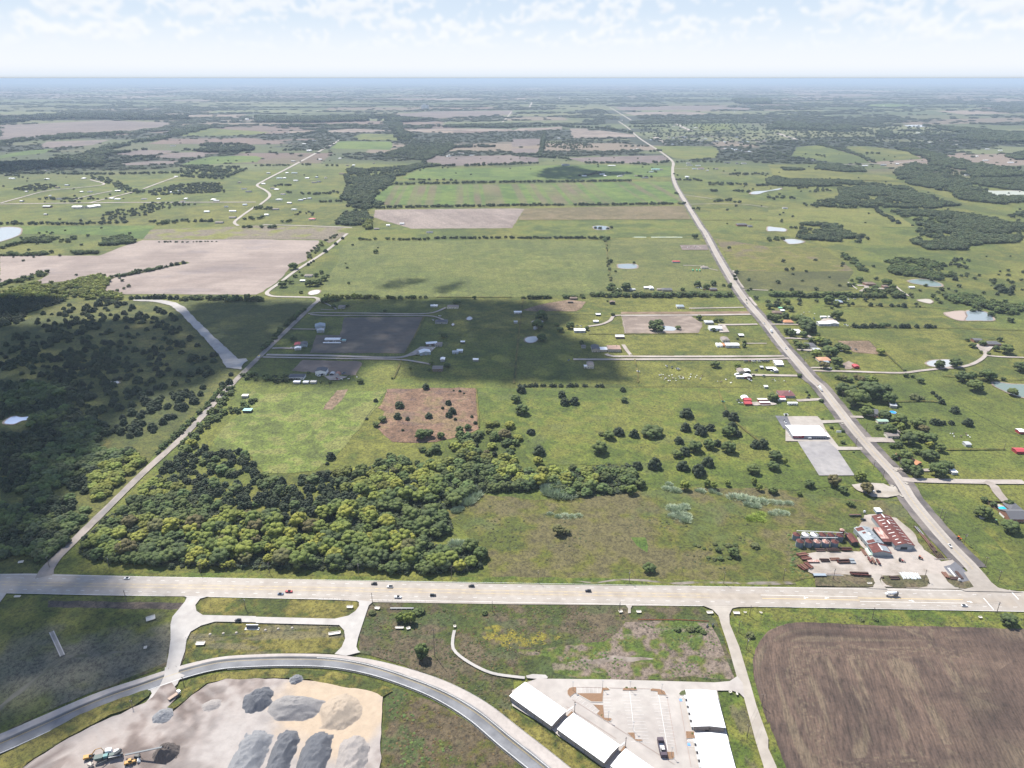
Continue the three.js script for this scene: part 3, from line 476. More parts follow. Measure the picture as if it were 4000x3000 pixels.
for (const [s,w,l] of [
['a0 0,1095 200,1040 420,985 620,965 890,935 780,890',9,'curving dirt lane among far left homes'],['a0 640,1065 740,1035 970,988',9,'dirt lane beside the far left barns'],['a0 780,1090 1160,995',9,'straight dirt lane crossing the far left pasture'],['a0 1240,970 1400,910 1520,868',9,'curving dirt lane up to a lone far house'],
['b1 530,600 690,688 o 693,669',3,'short lane to the shaded house'],['b1 450,722 500,716 900,718 1490,720 1560,705 1640,670',5,'upper of two parallel farm lanes'],['b1 470,728 560,737 1000,738 1500,742 1560,752 1620,775',5,'lower of two parallel farm lanes'],
['b1 310,855 560,858',4,'short drive to the blue grey sheds'],['b1 140,1022 230,1020 330,1025',6,'short drive to the red roofed house'],['b1 90,1078 600,1085 1270,1097 1330,1075 1420,1030 1470,1012',7,'long pale farm lane through the cloud shadow'],['b1 60,1098 700,1110 1270,1122 1400,1140 1510,1160',5,'faint lower farm lane beside the long pale one'],
['b2 1530,676 1700,674 2005,668',5,'drive to the blue roofed house'],['b2 940,738 1400,736 1800,732 2060,728',8,'pale farm lane along the bare paddock'],['b2 940,736 880,742 850,780 770,815 660,832',6,'curving lane to the shaded white barn'],['b2 1780,818 1900,818 2120,814',7,'drive to the white metal barn'],
['b2 810,1070 850,1088 1000,1092 1600,1093 2212,1090 b3 140,1088',7,'upper of two long farm lanes'],['b2 530,1118 800,1118 1300,1117 2212,1116 b3 180,1108',7,'lower of two long farm lanes'],['b2 960,990 1000,1050 1030,1085',6,'short dirt drive beside the large brick house'],
['b2 1990,980 2200,980',3,'faint drive beside the orange container'],['b2 2070,1252 2212,1255 b3 280,1260',7,'drive to the cluttered homestead'],['b2 1480,305 1560,306 1600,312 1640,305 1700,332 1780,348',4,'looping drive by the green tanks'],
['b3 390,1215 700,1222 1170,1234 1300,1218 1500,1196 1650,1186 1760,1160 1850,1110 1880,1070 1870,1045',6,'long pale drive curving to the slate roofed farmhouse'],['b3 1885,1085 2000,1095 2212,1102',5,'side drive branching to the right edge'],['b3 1870,1045 1845,1020 1810,985',12,'paved forecourt of the slate roofed farmhouse'],['b3 1870,1045 1900,1020 1915,1000',10,'right arm of the paved forecourt'],
['b3 370,1190 440,1190 540,1195',5,'short drive to the salmon roofed house'],['b3 145,935 210,935 380,940 330,905',6,'drive to the flat white roof'],['b3 250,1035 400,1040',7,'drive to the dark roofed house'],['b3 20,815 130,815 270,818',5,'drive to the orange roofed house'],
['b3 690,450 720,475 770,510',3,'white rail drive edge by the estate'],['b3 805,530 850,500 840,480 770,478',9,'curved forecourt of the big estate house'],['b3 870,510 1000,505',9,'straight forecourt of the big estate house'],['b3 1100,482 1150,525 1215,570',4,'white strip right of the estate house'],
['b2 1910,350 1950,430 2000,500',4,'white strip beside the dark crop field'],['b2 2050,580 2110,655',5,'pale strip beside the main road'],['b2 2000,512 2212,522',4,'pale lane below the dark crop field'],
['c3 1150,828 1250,836 1600,845 1850,850 2212,852',9,'pale side road crossing to the right edge'],['c3 1870,850 1940,880 1980,940 2060,1030 2200,1150',9,'side road curving to the pool house'],['c3 860,486 1080,490',12,'gravel drive to the tan roofed house'],['c3 250,148 330,143 470,136',7,'drive to the maroon roofed house'],['c3 710,288 820,290',6,'short drive to the slate roofed house'],['c3 1070,735 1130,740 1350,750 1420,745',5,'drive to the orange roofed house among trees'],
['a2 1480,1022 1730,1056',6,'thin lane to the grove right of the main road'],['a2 1500,1105 1800,1100 2000,1105 2212,1130',5,'thin lane along the hay meadow'],['a2 1410,797 1520,797',10,'short lane to houses at the road bend'],['a2 1235,522 1330,570',40,'pale earth street in the far plots'],['a2 1420,410 1550,470',36,'pale runway like strip in the far plots'],['a3 70,484 235,542',36,'pale street strip in the far suburb'],['a3 660,760 1000,750 1500,722',12,'thin cross lane behind the right hand woods'],
]) strip('farm_lane',ground(s),w,M.paved,roadTone('gravel',190+l.length),{wob:1,cols:4,label:l,category:'farm lane'});
field('gravel_strip','b0 2090,1206 1960,1192 1900,1092 1780,952 1560,722 1470,652 1330,621 1150,612 1150,603 1400,605 1520,626 1600,670 1700,780 1870,940 2060,1115 2130,1110 2140,1130 2095,1160',T('pale',[40,8],210,1.6),'broad white gravel strip climbing the hillside',{soft:1.5,mat:M.soil,category:'gravel strip'});
field('forecourt','b2 1840,822 1880,885 1790,885 1800,830',T('gravel',[12,4],211),'gravel apron of the white metal barn',{mat:M.soil});
field('gravel_yard','b1 590,1265 700,1255 790,1270 720,1300 640,1300',T('gravel',[12,4],212),'grey gravel yard beside the quonset sheds',{mat:M.soil,soft:1});
field('gravel_yard','b1 1290,1095 1420,1010 1560,1010 1500,1060 1390,1080',T('gravel',[14,4],213),'grey gravel yard of the white farm sheds',{mat:M.soil,soft:1});
field('gravel_yard','b3 440,790 480,765 560,765 600,790 560,800',T('gravel',[12,4],214),'gravel yard behind the paired white sheds',{mat:M.soil,soft:1});
field('gravel_yard','b2 1450,130 1680,128 1700,172 1470,172',T('mauve',[14,4],215),'small works yard beside the main road',{mat:M.soil,soft:1.5});
field('forecourt','c2 2040,160 2212,160 c3 40,160 80,180 0,190 c2 2090,190',T('gravel',[12,4],216),'pale yard of the red sheds',{mat:M.soil,soft:1});
// office with red sign: three pavings
field('pavement','c3 160,286 425,284 460,320 640,316 650,338 472,346 495,400 610,548 812,552 816,576 600,578 545,540 500,505 150,500 150,390',plain('concrete',220),'pale concrete paving round the white office',{mat:M.paved});
field('car_park','c3 60,280 165,286 210,392 130,392',plain('asphalt',221),'small grey asphalt lot behind the white office',{mat:M.paved});
field('car_park','c3 255,503 520,502 605,582 748,797 440,798',(()=>{const b=tone([[0.26,0.245,0.245],[0.29,0.275,0.27],[0.32,0.30,0.29]],[20,5],222);return b;})(),'empty grey asphalt lot in front of the white office',{mat:M.paved});
// scrap yard ground
field('gravel_yard','c3 350,1632 335,1475 420,1462 780,1458 840,1440 760,1340 790,1230 825,1142 930,1130 1100,1165 1250,1290 1340,1440 1500,1545 1600,1530 1700,1640 1760,1659 d3 1700,60 1640,117 1540,60 1510,0 1370,-5 1395,60 1382,112 1000,106 970,45 975,0 890,-10 930,55 922,100 905,100 860,10 c3 380,1650',tone([[0.30,0.255,0.215],[0.36,0.315,0.275],[0.40,0.35,0.31]],[26,6],225,1.6),'pale gravel ground of the scrap yard',{mat:M.soil,soft:1.4,category:'yard'});
for (const [s,l] of [['d3 880,-12 985,-8 962,40 985,88 1030,122 830,116 905,104 923,85 928,55','left gravel entrance of the scrap yard'],['d3 1370,-12 1518,-8 1548,62 1610,104 1660,122 1290,118 1372,108 1396,75','right gravel entrance of the scrap yard']]) field('driveway',s,plain('concrete',226),l,{mat:M.paved});
for (const [s,l] of [['d3 400,-5 860,-2 905,30 922,70 900,100 620,102 405,92','left grass island in front of the scrap yard'],['d3 985,5 1365,2 1390,40 1386,72 1370,98 1300,108 1100,108 1020,88 975,40','middle grass island in front of the scrap yard'],['d3 1520,5 1700,0 1775,80 1770,108 1690,120 1620,105 1550,60','right grass island in front of the scrap yard']])
field('island',s,tone([[0.085,0.08,0.034],[0.115,0.098,0.046],[0.135,0.105,0.06]],[12,4],227,1.8),l,{soft:0.5});
field('ash_patch','c3 1510,1590 1600,1545 1700,1620 1780,1700 1680,1720 1560,1640',T('asphalt',[10,4],228,2),'dark grey dust patch beside the main road',{mat:M.soil,soft:2.5});
field('gravel_yard','c3 722,880 800,862 920,862 1000,868 1045,895 1100,893 1150,968 1040,990 900,982 820,945 770,930',tone([[0.32,0.28,0.23],[0.37,0.33,0.28],[0.41,0.37,0.32]],[14,4],229,1.8),'pale gravel parking spot under the rusty brown tree',{mat:M.soil,soft:1.6,category:'yard'});
// south side: service roads, curved road
const conc=plain('concrete',231,[20,5]),pale=plain('pale',232,[18,5]);
field('service_road','d0 1590,180 1616,196 1600,230 1550,292 1492,362 1475,432 1476,560 1460,680 1440,790 1425,870 1400,960 1480,985 1530,880 1562,770 1600,660 1614,560 1650,490 1740,438 1860,404 2212,410 d1 0,416 720,434 762,480 772,550 742,622 680,684 780,700 905,668 884,655 868,620 884,540 920,430 975,265 1012,232 860,216 890,236 892,268 860,312 800,352 680,379 0,362 d0 2212,357 1755,347 1700,312 1690,260 1732,205 1802,186',pale,'pale concrete service road loop south of the highway',{mat:M.paved,category:'service road'});
field('service_road','o -10,1284 15,1283 d0 60,158 40,190 0,240 o -60,1325 -60,1285',pale,'short pale road stub at the left edge',{mat:M.paved,category:'service road'});
field('driveway','d2 980,260 1042,260 1025,290 1026,330 1000,332 1002,290',conc,'short concrete field entrance off the highway',{mat:M.paved});
const CURVE=ground('o -140,1662 0,1610 d0 350,1310 850,1090 1250,950 1600,835 1900,765 2212,742 d1 300,735 680,748 1000,800 1300,885 1600,1000 1900,1170 2212,1420 d2 300,1659 o 1300,1760');
const CW=(t)=>t<0.45?mix(18,12.4,sstep(0.05,0.42,t)) :mix(12.4,19,sstep(0.5,0.85,t)),CPALE=(t)=>t<0.45?mix(0.32,0.2,sstep(0.1,0.42,t)) :mix(0.2,0.42,sstep(0.5,0.7,t)),CLEN=new THREE.CatmullRomCurve3(CURVE,false,'centripetal',0.5).getLength();
strip('curved_road',CURVE,CW,M.paved,(()=>{
const p=plain('pale',233,[16,5]),a=tone([[0.13,0.133,0.145],[0.165,0.168,0.18],[0.20,0.203,0.215]],[16,4],234);
return (x,z,k,s)=>{const e=k+(fbm(x/7,z/7,235,3) - 0.5)*0.07,pf=CPALE(s/CLEN),m=sstep(pf - 0.02,pf+0.03,e),st=Math.exp(-(((k - pf - 0.13)/0.07) ** 2))*0.75*(0.4+vnoise(s/20,k*30,236)),q=a(x,z);return p(x,z).map((v,i)=>mix(v*[1,0.95,0.93][i],q[i]*(1 - st),m));};
})(),{cols:26,label:'wide curved road, half pale base and half grey asphalt',category:'road'});
{
const curve=new THREE.CatmullRomCurve3(CURVE,false,'centripetal',0.5),y=layerY+0.012,yl=[],wl=[],n=190;
for (let i=0;i<n;i++) {const t=i/n,p=curve.getPointAt(t),d=curve.getTangentAt(t),nn=new THREE.Vector3(-d.z,0,d.x),L=curve.getLength()/n+0.1;const w=CW(t),c0=(CPALE(t) - 0.5)*w;yl.push([p.clone().addScaledVector(nn,c0+3.4),L,0.16,d],[p.clone().addScaledVector(nn,c0+2.9),L,0.16,d]);wl.push([p.clone().addScaledVector(nn,w/2 - 0.7),L,0.2,d]);if (t > 0.5) wl.push([p.clone().addScaledVector(nn,c0+1.2),L,0.22,d]);}
const r=scene.getObjectByName('curved_road');mesh('yellow_line',flatQuads(yl,y),std(0.42,0.32,0.14),r);mesh('edge_line',flatQuads(wl,y+0.004),M.paint,r);
}
field('service_road','d0 1430,800 1565,765 1545,850 1600,868 1560,900 1515,965 1450,1060 1350,1140 1240,1135 1290,1070 1310,1030 1300,1000 1385,960 1420,880',pale,'flared concrete crossing of the curved road into the stockpile yard',{mat:M.paved,category:'service road',soft:0.6});
field('junction','d3 1690,-20 1735,50 1775,104 1700,122 1640,116 1700,140 2212,150 2060,129 1985,110 1925,62 1868,-10 1800,-60',(x,z)=>hwFn(x,z).map((v)=>v*0.93),'flared junction where the main road meets the highway',{mat:M.paved,category:'junction'});
field('service_road','d2 1640,262 1732,300 1782,352 1802,422 1862,602 1940,880 1880,920 1750,932 1900,1002 1962,1022 2002,1062 2100,1430 2172,1659 o 1655,1720 1690,1720 d3 72,1659 0,1500 d2 2212,1415 2110,1130 2060,950 1962,622 1880,424 1876,342 1902,290 1985,272',(()=>{const b=plain('concrete',238,[24,5]);return (x,z)=>b(x,z).map((v,q)=>v*[1.02,1.02,1.0][q]);})(),'pale concrete drive beside the ploughed field',{mat:M.paved,category:'service road'});
field('car_park','d2 220,898 860,905 1750,931 1880,919 1945,876 1990,935 2006,1064 1962,1022 1900,1001 1770,1001 1850,1345 1930,1659 o 1590,1760 1380,1760 d2 840,1690 405,1395 345,1340 0,1130 0,1000 130,928',(()=>{const b=tone([[0.375,0.338,0.31],[0.40,0.362,0.332],[0.42,0.385,0.352]],[26,6],240,1.5);return (x,z)=>{const a=Math.floor((x+z*0.03)/9),c2=Math.floor(z/9),f=0.97+0.05*hash2(a,c2,5);return b(x,z).map((v)=>v*f);};})(),'pale concrete car park between the white buildings',{mat:M.paved});
field('concrete_apron','d2 120,872 180,858 290,865 310,885 300,897 215,900 130,893',pale,'small white concrete drain apron',{mat:M.paved});
strip('drain_channel',ground('d1 1715,480 1700,560 1705,640 1760,700 1900,790 2040,850 2212,878 d2 110,890'),2.4,M.paved,(x,z)=>pale(x,z),{label:'curved white concrete drain channel in the scrub',category:'drain channel'});
strip('drain_channel',ground('o 112,1367 136,1419'),3.4,M.paved,(x,z,k)=>pale(x,z).map((v)=>v*(Math.abs(k - 0.5)<0.28?0.55 :1)),{label:'straight concrete flume in the green field',category:'drain channel',cols:12});
// stockpile yard
field('quarry_yard','o -40,1735 40,1668 d0 200,1659 500,1470 800,1310 1050,1195 1250,1110 1320,1050 1400,960 1480,940 1510,980 1560,1040 1450,1150 1490,1190 1650,1052 1800,935 1950,905 2212,900 d1 0,900 300,905 500,918 800,968 1000,1002 1092,1050 1086,1250 1078,1659 o 820,1740',(()=>{
const b=tone([[0.15,0.118,0.105],[0.215,0.172,0.152],[0.275,0.228,0.205],[0.34,0.295,0.268]],[30,6],244,2.1),c1=G(720,1530),c2=G(640,1600);
return (x,z)=>{const w=fbm(x/14,z/14,247,4),k=sstep(1.15,0.6,Math.hypot((x - c1.x)/46,(z - c1.z)/44)+(w - 0.5)*0.8),k2=sstep(1.3,0.5,Math.hypot((x - c2.x)/70,(z - c2.z)/60)+(w - 0.5)*0.8)*0.7,st=sstep(0.5,0.7,fbm((x*0.8+z*0.6)/30,(z*0.8 - x*0.6)/5,248,3))*0.3;
return b(x,z).map((v,q)=>mix(mix(v,[0.40,0.37,0.35][q],Math.max(k2,st)),[0.45,0.355,0.26][q],k));};
})(),'pinkish bare yard of the aggregate stockpiles',{mat:M.soil,soft:1.6,category:'yard'});
field('verge','d0 1500,1165 1640,1060 1790,940 1950,902 2212,898 d1 0,898 300,890 560,925 800,975 1000,1005 1095,1060 1180,1000 1100,950 900,880 600,830 300,812 0,820 d0 2212,820 1900,850 1660,905 1600,960 1560,1060 1450,1145',T('rough',[14,4],250,2),'weedy bank between the curved road and the stockpiles',{soft:1.2});
field('island','d0 0,1572 300,1418 700,1204 1000,1082 1270,997 1302,1010 1290,1045 1150,1140 900,1240 600,1400 350,1550 200,1659 o 20,1700 -100,1700',T('rough',[14,4],251,2),'long weedy island left of the stockpile yard',{soft:1});
// weedy fence rows between the plots
for (const [s,w,l] of [['b2 97,590 82,720 48,1000 18,1327',3,'dark fence row down the middle of the shaded pasture'],['b1 1452,748 1382,900 1288,1068',3,'dark fence row beside the shaded ploughed plot'],['b1 1255,1125 1220,1220 1188,1285',2.5,'dark fence row below the faint lane'],['b1 1560,580 2212,580',3,'dark fence row below the big meadow'],['b2 810,105 830,280 852,440',3.5,'dark fence row right of the big meadow'],['b2 660,898 975,896 1610,894',2.5,'dark fence row below the bare paddock'],['b2 1020,1080 1400,1086',2,'dark fence row beside the long farm lanes'],['b2 1060,1120 1085,1240 1090,1320',2.5,'dark fence row in the rough pasture'],['b3 480,655 870,660 1400,668 1600,690',2.5,'thin fence row through the sparse cedars'],['b3 440,838 730,842 1450,845 2212,868',2.5,'thin fence row along the dense cedars'],['b3 1000,1050 1100,1145 1185,1225',3,'weedy fence row down to the curving drive'],['b3 2212,1130 2212,1290 1500,1262',2,'thin fence row in the lower right pastures'],['a2 55,1240 1545,1234',5,'dark line below the straw field'],['a2 1640,1240 2212,1238',5,'dark line right of the main road'],['c2 1780,60 1900,300 2212,560',2.5,'faint track slanting across the upper pasture'],['c1 1905,40 1915,200 1925,380',2,'faint border right of the mown field'],['c3 1100,156 1470,160 1500,178',2.5,'dark hedge line behind the round pool'],['c3 1530,572 2050,568',2.5,'dark edge of the right hand field']])
strip('fence_row',ground(s),w,M.grass,T('rough',[9,3],260+l.length),{wob:2,cols:3,label:l,category:'fence row'});
// --- trees and plants
function lumps(list,rand,quads,qs,shape) {
const geos=[];
for (const [x,y,z,r,f,det] of list) {
let g=new THREE.IcosahedronGeometry(r,det ?? 1);g.deleteAttribute('uv');g.deleteAttribute('normal');g=mergeVertices(g,1e-4);
const p=g.attributes.position,c=new Float32Array(p.count*3);
for (let i=0;i<p.count;i++) {const k=0.86+rand()*0.28,t=f*(0.82+rand()*0.36);p.setXYZ(i,x+p.getX(i)*k,y+p.getY(i)*k*(shape || 0.85),z+p.getZ(i)*k);c.set([t,t,t*0.95],i*3);}
g.setAttribute('color',new THREE.BufferAttribute(c,3));g=g.toNonIndexed();g.computeVertexNormals();geos.push(g);
}
const P=[],C=[],I=new THREE.Vector3();
for (let q=0;q<quads;q++) {
const [x,y,z,r,f]=list[Math.floor(rand()*list.length)],a=rand()*6.283,b=Math.acos(rand()*1.7 - 0.7),R=r*(0.92+rand()*0.3),t=f*(0.7+rand()*0.75);
const cx=x+R*Math.sin(b)*Math.cos(a),cy=y+R*Math.cos(b)*(shape || 0.85),cz=z+R*Math.sin(b)*Math.sin(a);
const u=new THREE.Vector3(rand() - 0.5,rand() - 0.5,rand() - 0.5).normalize().multiplyScalar(qs*(0.6+rand()*0.8)),v=new THREE.Vector3(rand() - 0.5,rand() - 0.5,rand() - 0.5).normalize().multiplyScalar(qs*(0.5+rand()*0.6));
P.push(cx - u.x,cy - u.y,cz - u.z,cx+u.x,cy+u.y,cz+u.z,cx+v.x,cy+v.y,cz+v.z);for (let k=0;k<3;k++) C.push(t,t,t*0.9);
}
if (P.length) {const g=new THREE.BufferGeometry();g.setAttribute('position',new THREE.Float32BufferAttribute(P,3));g.setAttribute('color',new THREE.Float32BufferAttribute(C,3));g.computeVertexNormals();geos.push(g);}
return mergeGeometries(geos.map((g)=>{for (const k of Object.keys(g.attributes)) if (!['position','normal','color'].includes(k)) g.deleteAttribute(k);return g.index?g.toNonIndexed() :g;}));
}
// crowns one metre wide, standing on y = 0; height in the same unit
function crownBroad(seed,n=22,det=1,quads=220) {
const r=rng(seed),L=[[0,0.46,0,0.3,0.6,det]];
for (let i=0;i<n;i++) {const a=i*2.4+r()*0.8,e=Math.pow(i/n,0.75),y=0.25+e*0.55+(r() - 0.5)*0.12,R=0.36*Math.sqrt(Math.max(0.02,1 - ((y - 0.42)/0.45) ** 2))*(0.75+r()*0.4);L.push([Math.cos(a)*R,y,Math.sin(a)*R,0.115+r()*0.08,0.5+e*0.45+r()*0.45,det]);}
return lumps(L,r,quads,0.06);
}
function crownCedar(seed,n=15,det=1,quads=150) {
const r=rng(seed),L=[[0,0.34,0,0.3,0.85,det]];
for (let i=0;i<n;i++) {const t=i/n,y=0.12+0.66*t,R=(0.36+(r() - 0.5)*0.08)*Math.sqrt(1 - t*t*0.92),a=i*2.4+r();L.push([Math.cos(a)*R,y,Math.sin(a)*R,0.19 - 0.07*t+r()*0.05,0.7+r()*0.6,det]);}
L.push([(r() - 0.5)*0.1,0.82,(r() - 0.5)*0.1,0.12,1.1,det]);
return lumps(L,r,quads,0.055,0.95);
}
function trunkGeo(seed,h,rad) {
const r=rng(seed),gs=[],t=new THREE.CylinderGeometry(rad*0.5,rad,h,6,3);t.translate(0,h/2,0);gs.push(t);
for (let i=0;i<4;i++) {const l=h*(0.5+r()*0.3),b=new THREE.CylinderGeometry(rad*0.14,rad*0.38,l,5);b.translate(0,l/2,0);b.rotateZ(0.7+r()*0.4);b.rotateY(i*1.6+r());b.translate(0,h*(0.55+r()*0.25),0);gs.push(b);}
return mergeGeometries(gs);
}
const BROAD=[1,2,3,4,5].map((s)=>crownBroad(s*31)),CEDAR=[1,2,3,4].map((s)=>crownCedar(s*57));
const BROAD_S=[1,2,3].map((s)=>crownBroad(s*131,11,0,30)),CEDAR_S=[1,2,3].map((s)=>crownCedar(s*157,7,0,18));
const TRUNK=[1,2,3].map((s)=>trunkGeo(s*11,0.52,0.035)),TRUNK_C=trunkGeo(5,0.5,0.03);
const bark=std(0.12,0.095,0.075,0.95);
const leaf=(r,g,b)=>std(r,g,b,0.9,{vertexColors:true,side:THREE.DoubleSide});
const LEAF={
cedar:[leaf(0.030,0.044,0.019),leaf(0.036,0.050,0.021),leaf(0.026,0.037,0.018)],
oak:[leaf(0.056,0.080,0.020),leaf(0.070,0.092,0.022),leaf(0.048,0.068,0.020)],
elm:[leaf(0.13,0.15,0.022),leaf(0.105,0.13,0.022),leaf(0.17,0.172,0.024),leaf(0.085,0.112,0.02)],
rust:[leaf(0.088,0.076,0.028),leaf(0.084,0.084,0.028)],
bush:[leaf(0.060,0.082,0.022),leaf(0.075,0.085,0.03)],
};
const KIND={cedar:['cedar_tree',CEDAR,TRUNK_C,0.98,0.02],oak:['oak_tree',BROAD,TRUNK,0.86,0.1],elm:['elm_tree',BROAD,TRUNK,0.95,0.16],rust:['elm_tree',BROAD,TRUNK,0.92,0.2],bush:['shrub',BROAD,TRUNK,0.62,-0.14]};
let treeSeed=1;
function tree(kind,p,w,label,group,o={}) {
const r=rng(++treeSeed*7919),[name,crowns,trunks,hr,lift]=KIND[kind],h=w*hr*(o.tall || 1)*(0.9+r()*0.2);
const t=base(name,p,r()*6.28,label,name === 'shrub'?'shrub' :'tree',group);
const tr=mesh('trunk',Array.isArray(trunks)?trunks[Math.floor(r()*3)] :trunks,bark,t);tr.scale.set(w,h*(0.9+lift),w);
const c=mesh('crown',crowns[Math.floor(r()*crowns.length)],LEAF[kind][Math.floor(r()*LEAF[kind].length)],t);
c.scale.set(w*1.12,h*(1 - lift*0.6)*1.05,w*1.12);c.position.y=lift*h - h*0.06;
return t;
}
const ORD=['leftmost','second','third','fourth','fifth','sixth','seventh','eighth','ninth','tenth','eleventh','twelfth','thirteenth','fourteenth','fifteenth','sixteenth','seventeenth','eighteenth','nineteenth','twentieth'];
const ordinal=(i,n)=>i === 0?'leftmost' :i === n - 1?'rightmost' :i<20?ORD[i]+' from left' :n - 1 - i<20?ORD[n - 1 - i]+' from right' :'in the middle';
// 'x,y,w[,kind]' : foot and crown width in tile pixels
function grove(kind,tile,str,label,group,o={}) {
const list=str.trim().split(/\s+/).map((t)=>{const [x,y,w,k]=t.split(',');const [[u,v]]=uv(tile+' '+x+','+y);return {u,v,w:+w/4,k:k || kind};}).sort((a,b)=>a.u - b.u);
list.forEach((t,i)=>{const p=G(t.u,t.v - 1.5),w=t.w*mpp(p)*0.92;tree(t.k,p,w,list.length > 1?`${label}, ${ordinal(i, list.length)}` :label,group,o);});
}
function inPoly(poly,x,z) {let c=false;for (let i=0,j=poly.length - 1;i<poly.length;j=i++) {const a=poly[i],b=poly[j];if ((a.z > z) !== (b.z > z) && x<(b.x - a.x)*(z - a.z)/(b.z - a.z)+a.x) c=!c;} return c;}
function scatter(str,spacing,seed,keep) {
const poly=(typeof str === 'string'?ground(str) :str),r=rng(seed),out=[];
let x0=1e9,x1=-1e9,z0=1e9,z1=-1e9;for (const p of poly) {x0=Math.min(x0,p.x);x1=Math.max(x1,p.x);z0=Math.min(z0,p.z);z1=Math.max(z1,p.z);}
let k=0;for (let z=z0;z<z1;z += spacing*0.866,k++) for (let x=x0+(k % 2)*spacing/2;x<x1;x += spacing) {const px=x+(r() - 0.5)*spacing*0.85,pz=z+(r() - 0.5)*spacing*0.85;const q=r();if (inPoly(poly,px,pz) && (!keep || keep(px,pz,q))) out.push(new THREE.Vector3(px,0,pz));}
return out;
}
const TONES={cedar:[0.031,0.044,0.019],oak:[0.058,0.082,0.022],elm:[0.12,0.138,0.024],rust:[0.105,0.08,0.036],far:[0.052,0.070,0.028],bush:[0.066,0.08,0.026],dark:[0.036,0.050,0.022]};
const white=leaf(1,1,1);
function mass(name,places,kind,[w0,w1],label,o={}) {
if (!places.length) return;
const r=rng(places.length*13+7),geos=o.geos || (kind === 'cedar'?CEDAR_S :BROAD_S),parts=geos.map(()=>[]);
for (const p of places) parts[Math.floor(r()*geos.length)].push(p);
const root=new THREE.Group();root.name=numbered(name);scene.add(root);tag(root,label,o.category || 'trees',null,'stuff');
parts.forEach((list,gi)=>{
if (!list.length) return;
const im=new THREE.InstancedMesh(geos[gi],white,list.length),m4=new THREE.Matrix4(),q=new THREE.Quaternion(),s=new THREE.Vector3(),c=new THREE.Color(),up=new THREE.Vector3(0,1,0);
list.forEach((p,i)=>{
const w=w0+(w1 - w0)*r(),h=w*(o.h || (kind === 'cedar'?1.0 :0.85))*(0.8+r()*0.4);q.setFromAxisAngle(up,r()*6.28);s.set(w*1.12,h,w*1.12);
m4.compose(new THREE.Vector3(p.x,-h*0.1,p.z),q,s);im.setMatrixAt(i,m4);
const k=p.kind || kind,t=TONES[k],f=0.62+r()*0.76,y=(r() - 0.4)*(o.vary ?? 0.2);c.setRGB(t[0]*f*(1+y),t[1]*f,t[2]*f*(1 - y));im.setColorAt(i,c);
});
im.name='canopy';im.castShadow=im.receiveShadow=true;tag(im,null,null,null,'stuff');root.add(im);
});
}
function line(str,spacing,wob,seed,gap=0) {
const pts=ground(str),r=rng(seed),out=[];
for (let i=0;i+1<pts.length;i++) {const a=pts[i],b=pts[i+1],n=Math.max(1,Math.round(a.distanceTo(b)/spacing));for (let k=0;k<n;k++) {if (fbm(i*9+k/6,seed,5,2)<gap) continue;const p=a.clone().lerp(b,(k+r())/n);p.x += (r() - 0.5)*wob;p.z += (r() - 0.5)*wob;out.push(p);}}
return out;
}
const ROWS=['nearest','second','third','fourth','fifth','sixth','seventh','eighth','ninth','tenth','eleventh','twelfth','thirteenth','fourteenth'];
function rowLabels(list,what) {
const out=[],n=16,all=[...list].sort((a,b)=>b.z - a.z);
for (let i=0,k=0;i<all.length;i += n,k++) {const row=all.slice(i,i+n).sort((a,b)=>a.x/-a.z - b.x/-b.z);row.forEach((p,j)=>out.push([p,`${what}, ${ROWS[k]} row, ${ordinal(j, row.length)}`]));}
return out;
}
// ---- the big wood above the highway
const WOOD='c0 655,1490 720,1345 975,1135 1145,1020 1295,890 1425,725 1570,585 1670,510 1850,590 2070,570 2130,640 2212,700 c1 60,790 350,830 600,760 850,770 1000,700 1100,640 1200,580 1400,580 1500,540 1700,450 1900,430 2050,330 2212,380 c2 60,390 78,450 40,560 40,720 120,760 500,750 900,690 1000,700 1110,890 1060,945 560,985 230,900 0,925 c1 1900,935 1650,1085 1480,1100 1660,1165 1690,1260 1600,1340 1480,1385 1600,1400 1900,1405 1970,1500 1935,1600 1750,1640 1400,1648 1390,1590 1360,1645 1250,1640 900,1600 700,1615 250,1600 c0 2212,1605 1800,1590 1500,1590 1000,1545 760,1500';
const CEDARS=ground('c0 1380,720 1560,600 1700,540 2100,600 c1 0,760 200,800 420,790 700,780 800,840 840,1000 800,1080 560,1140 480,1200 200,1180 c0 2212,1190 2000,1090 1700,1000 1400,850 1250,880');
const isCedarZone=(x,z)=>inPoly(CEDARS,x+(vnoise(x/20,z/20,5) - 0.5)*26,z);
const loose=ground('c1 700,620 870,400 1110,420 1400,510 1900,400 2212,330 c2 100,400 60,700 c1 2212,760 1700,740 1000,720 820,760');
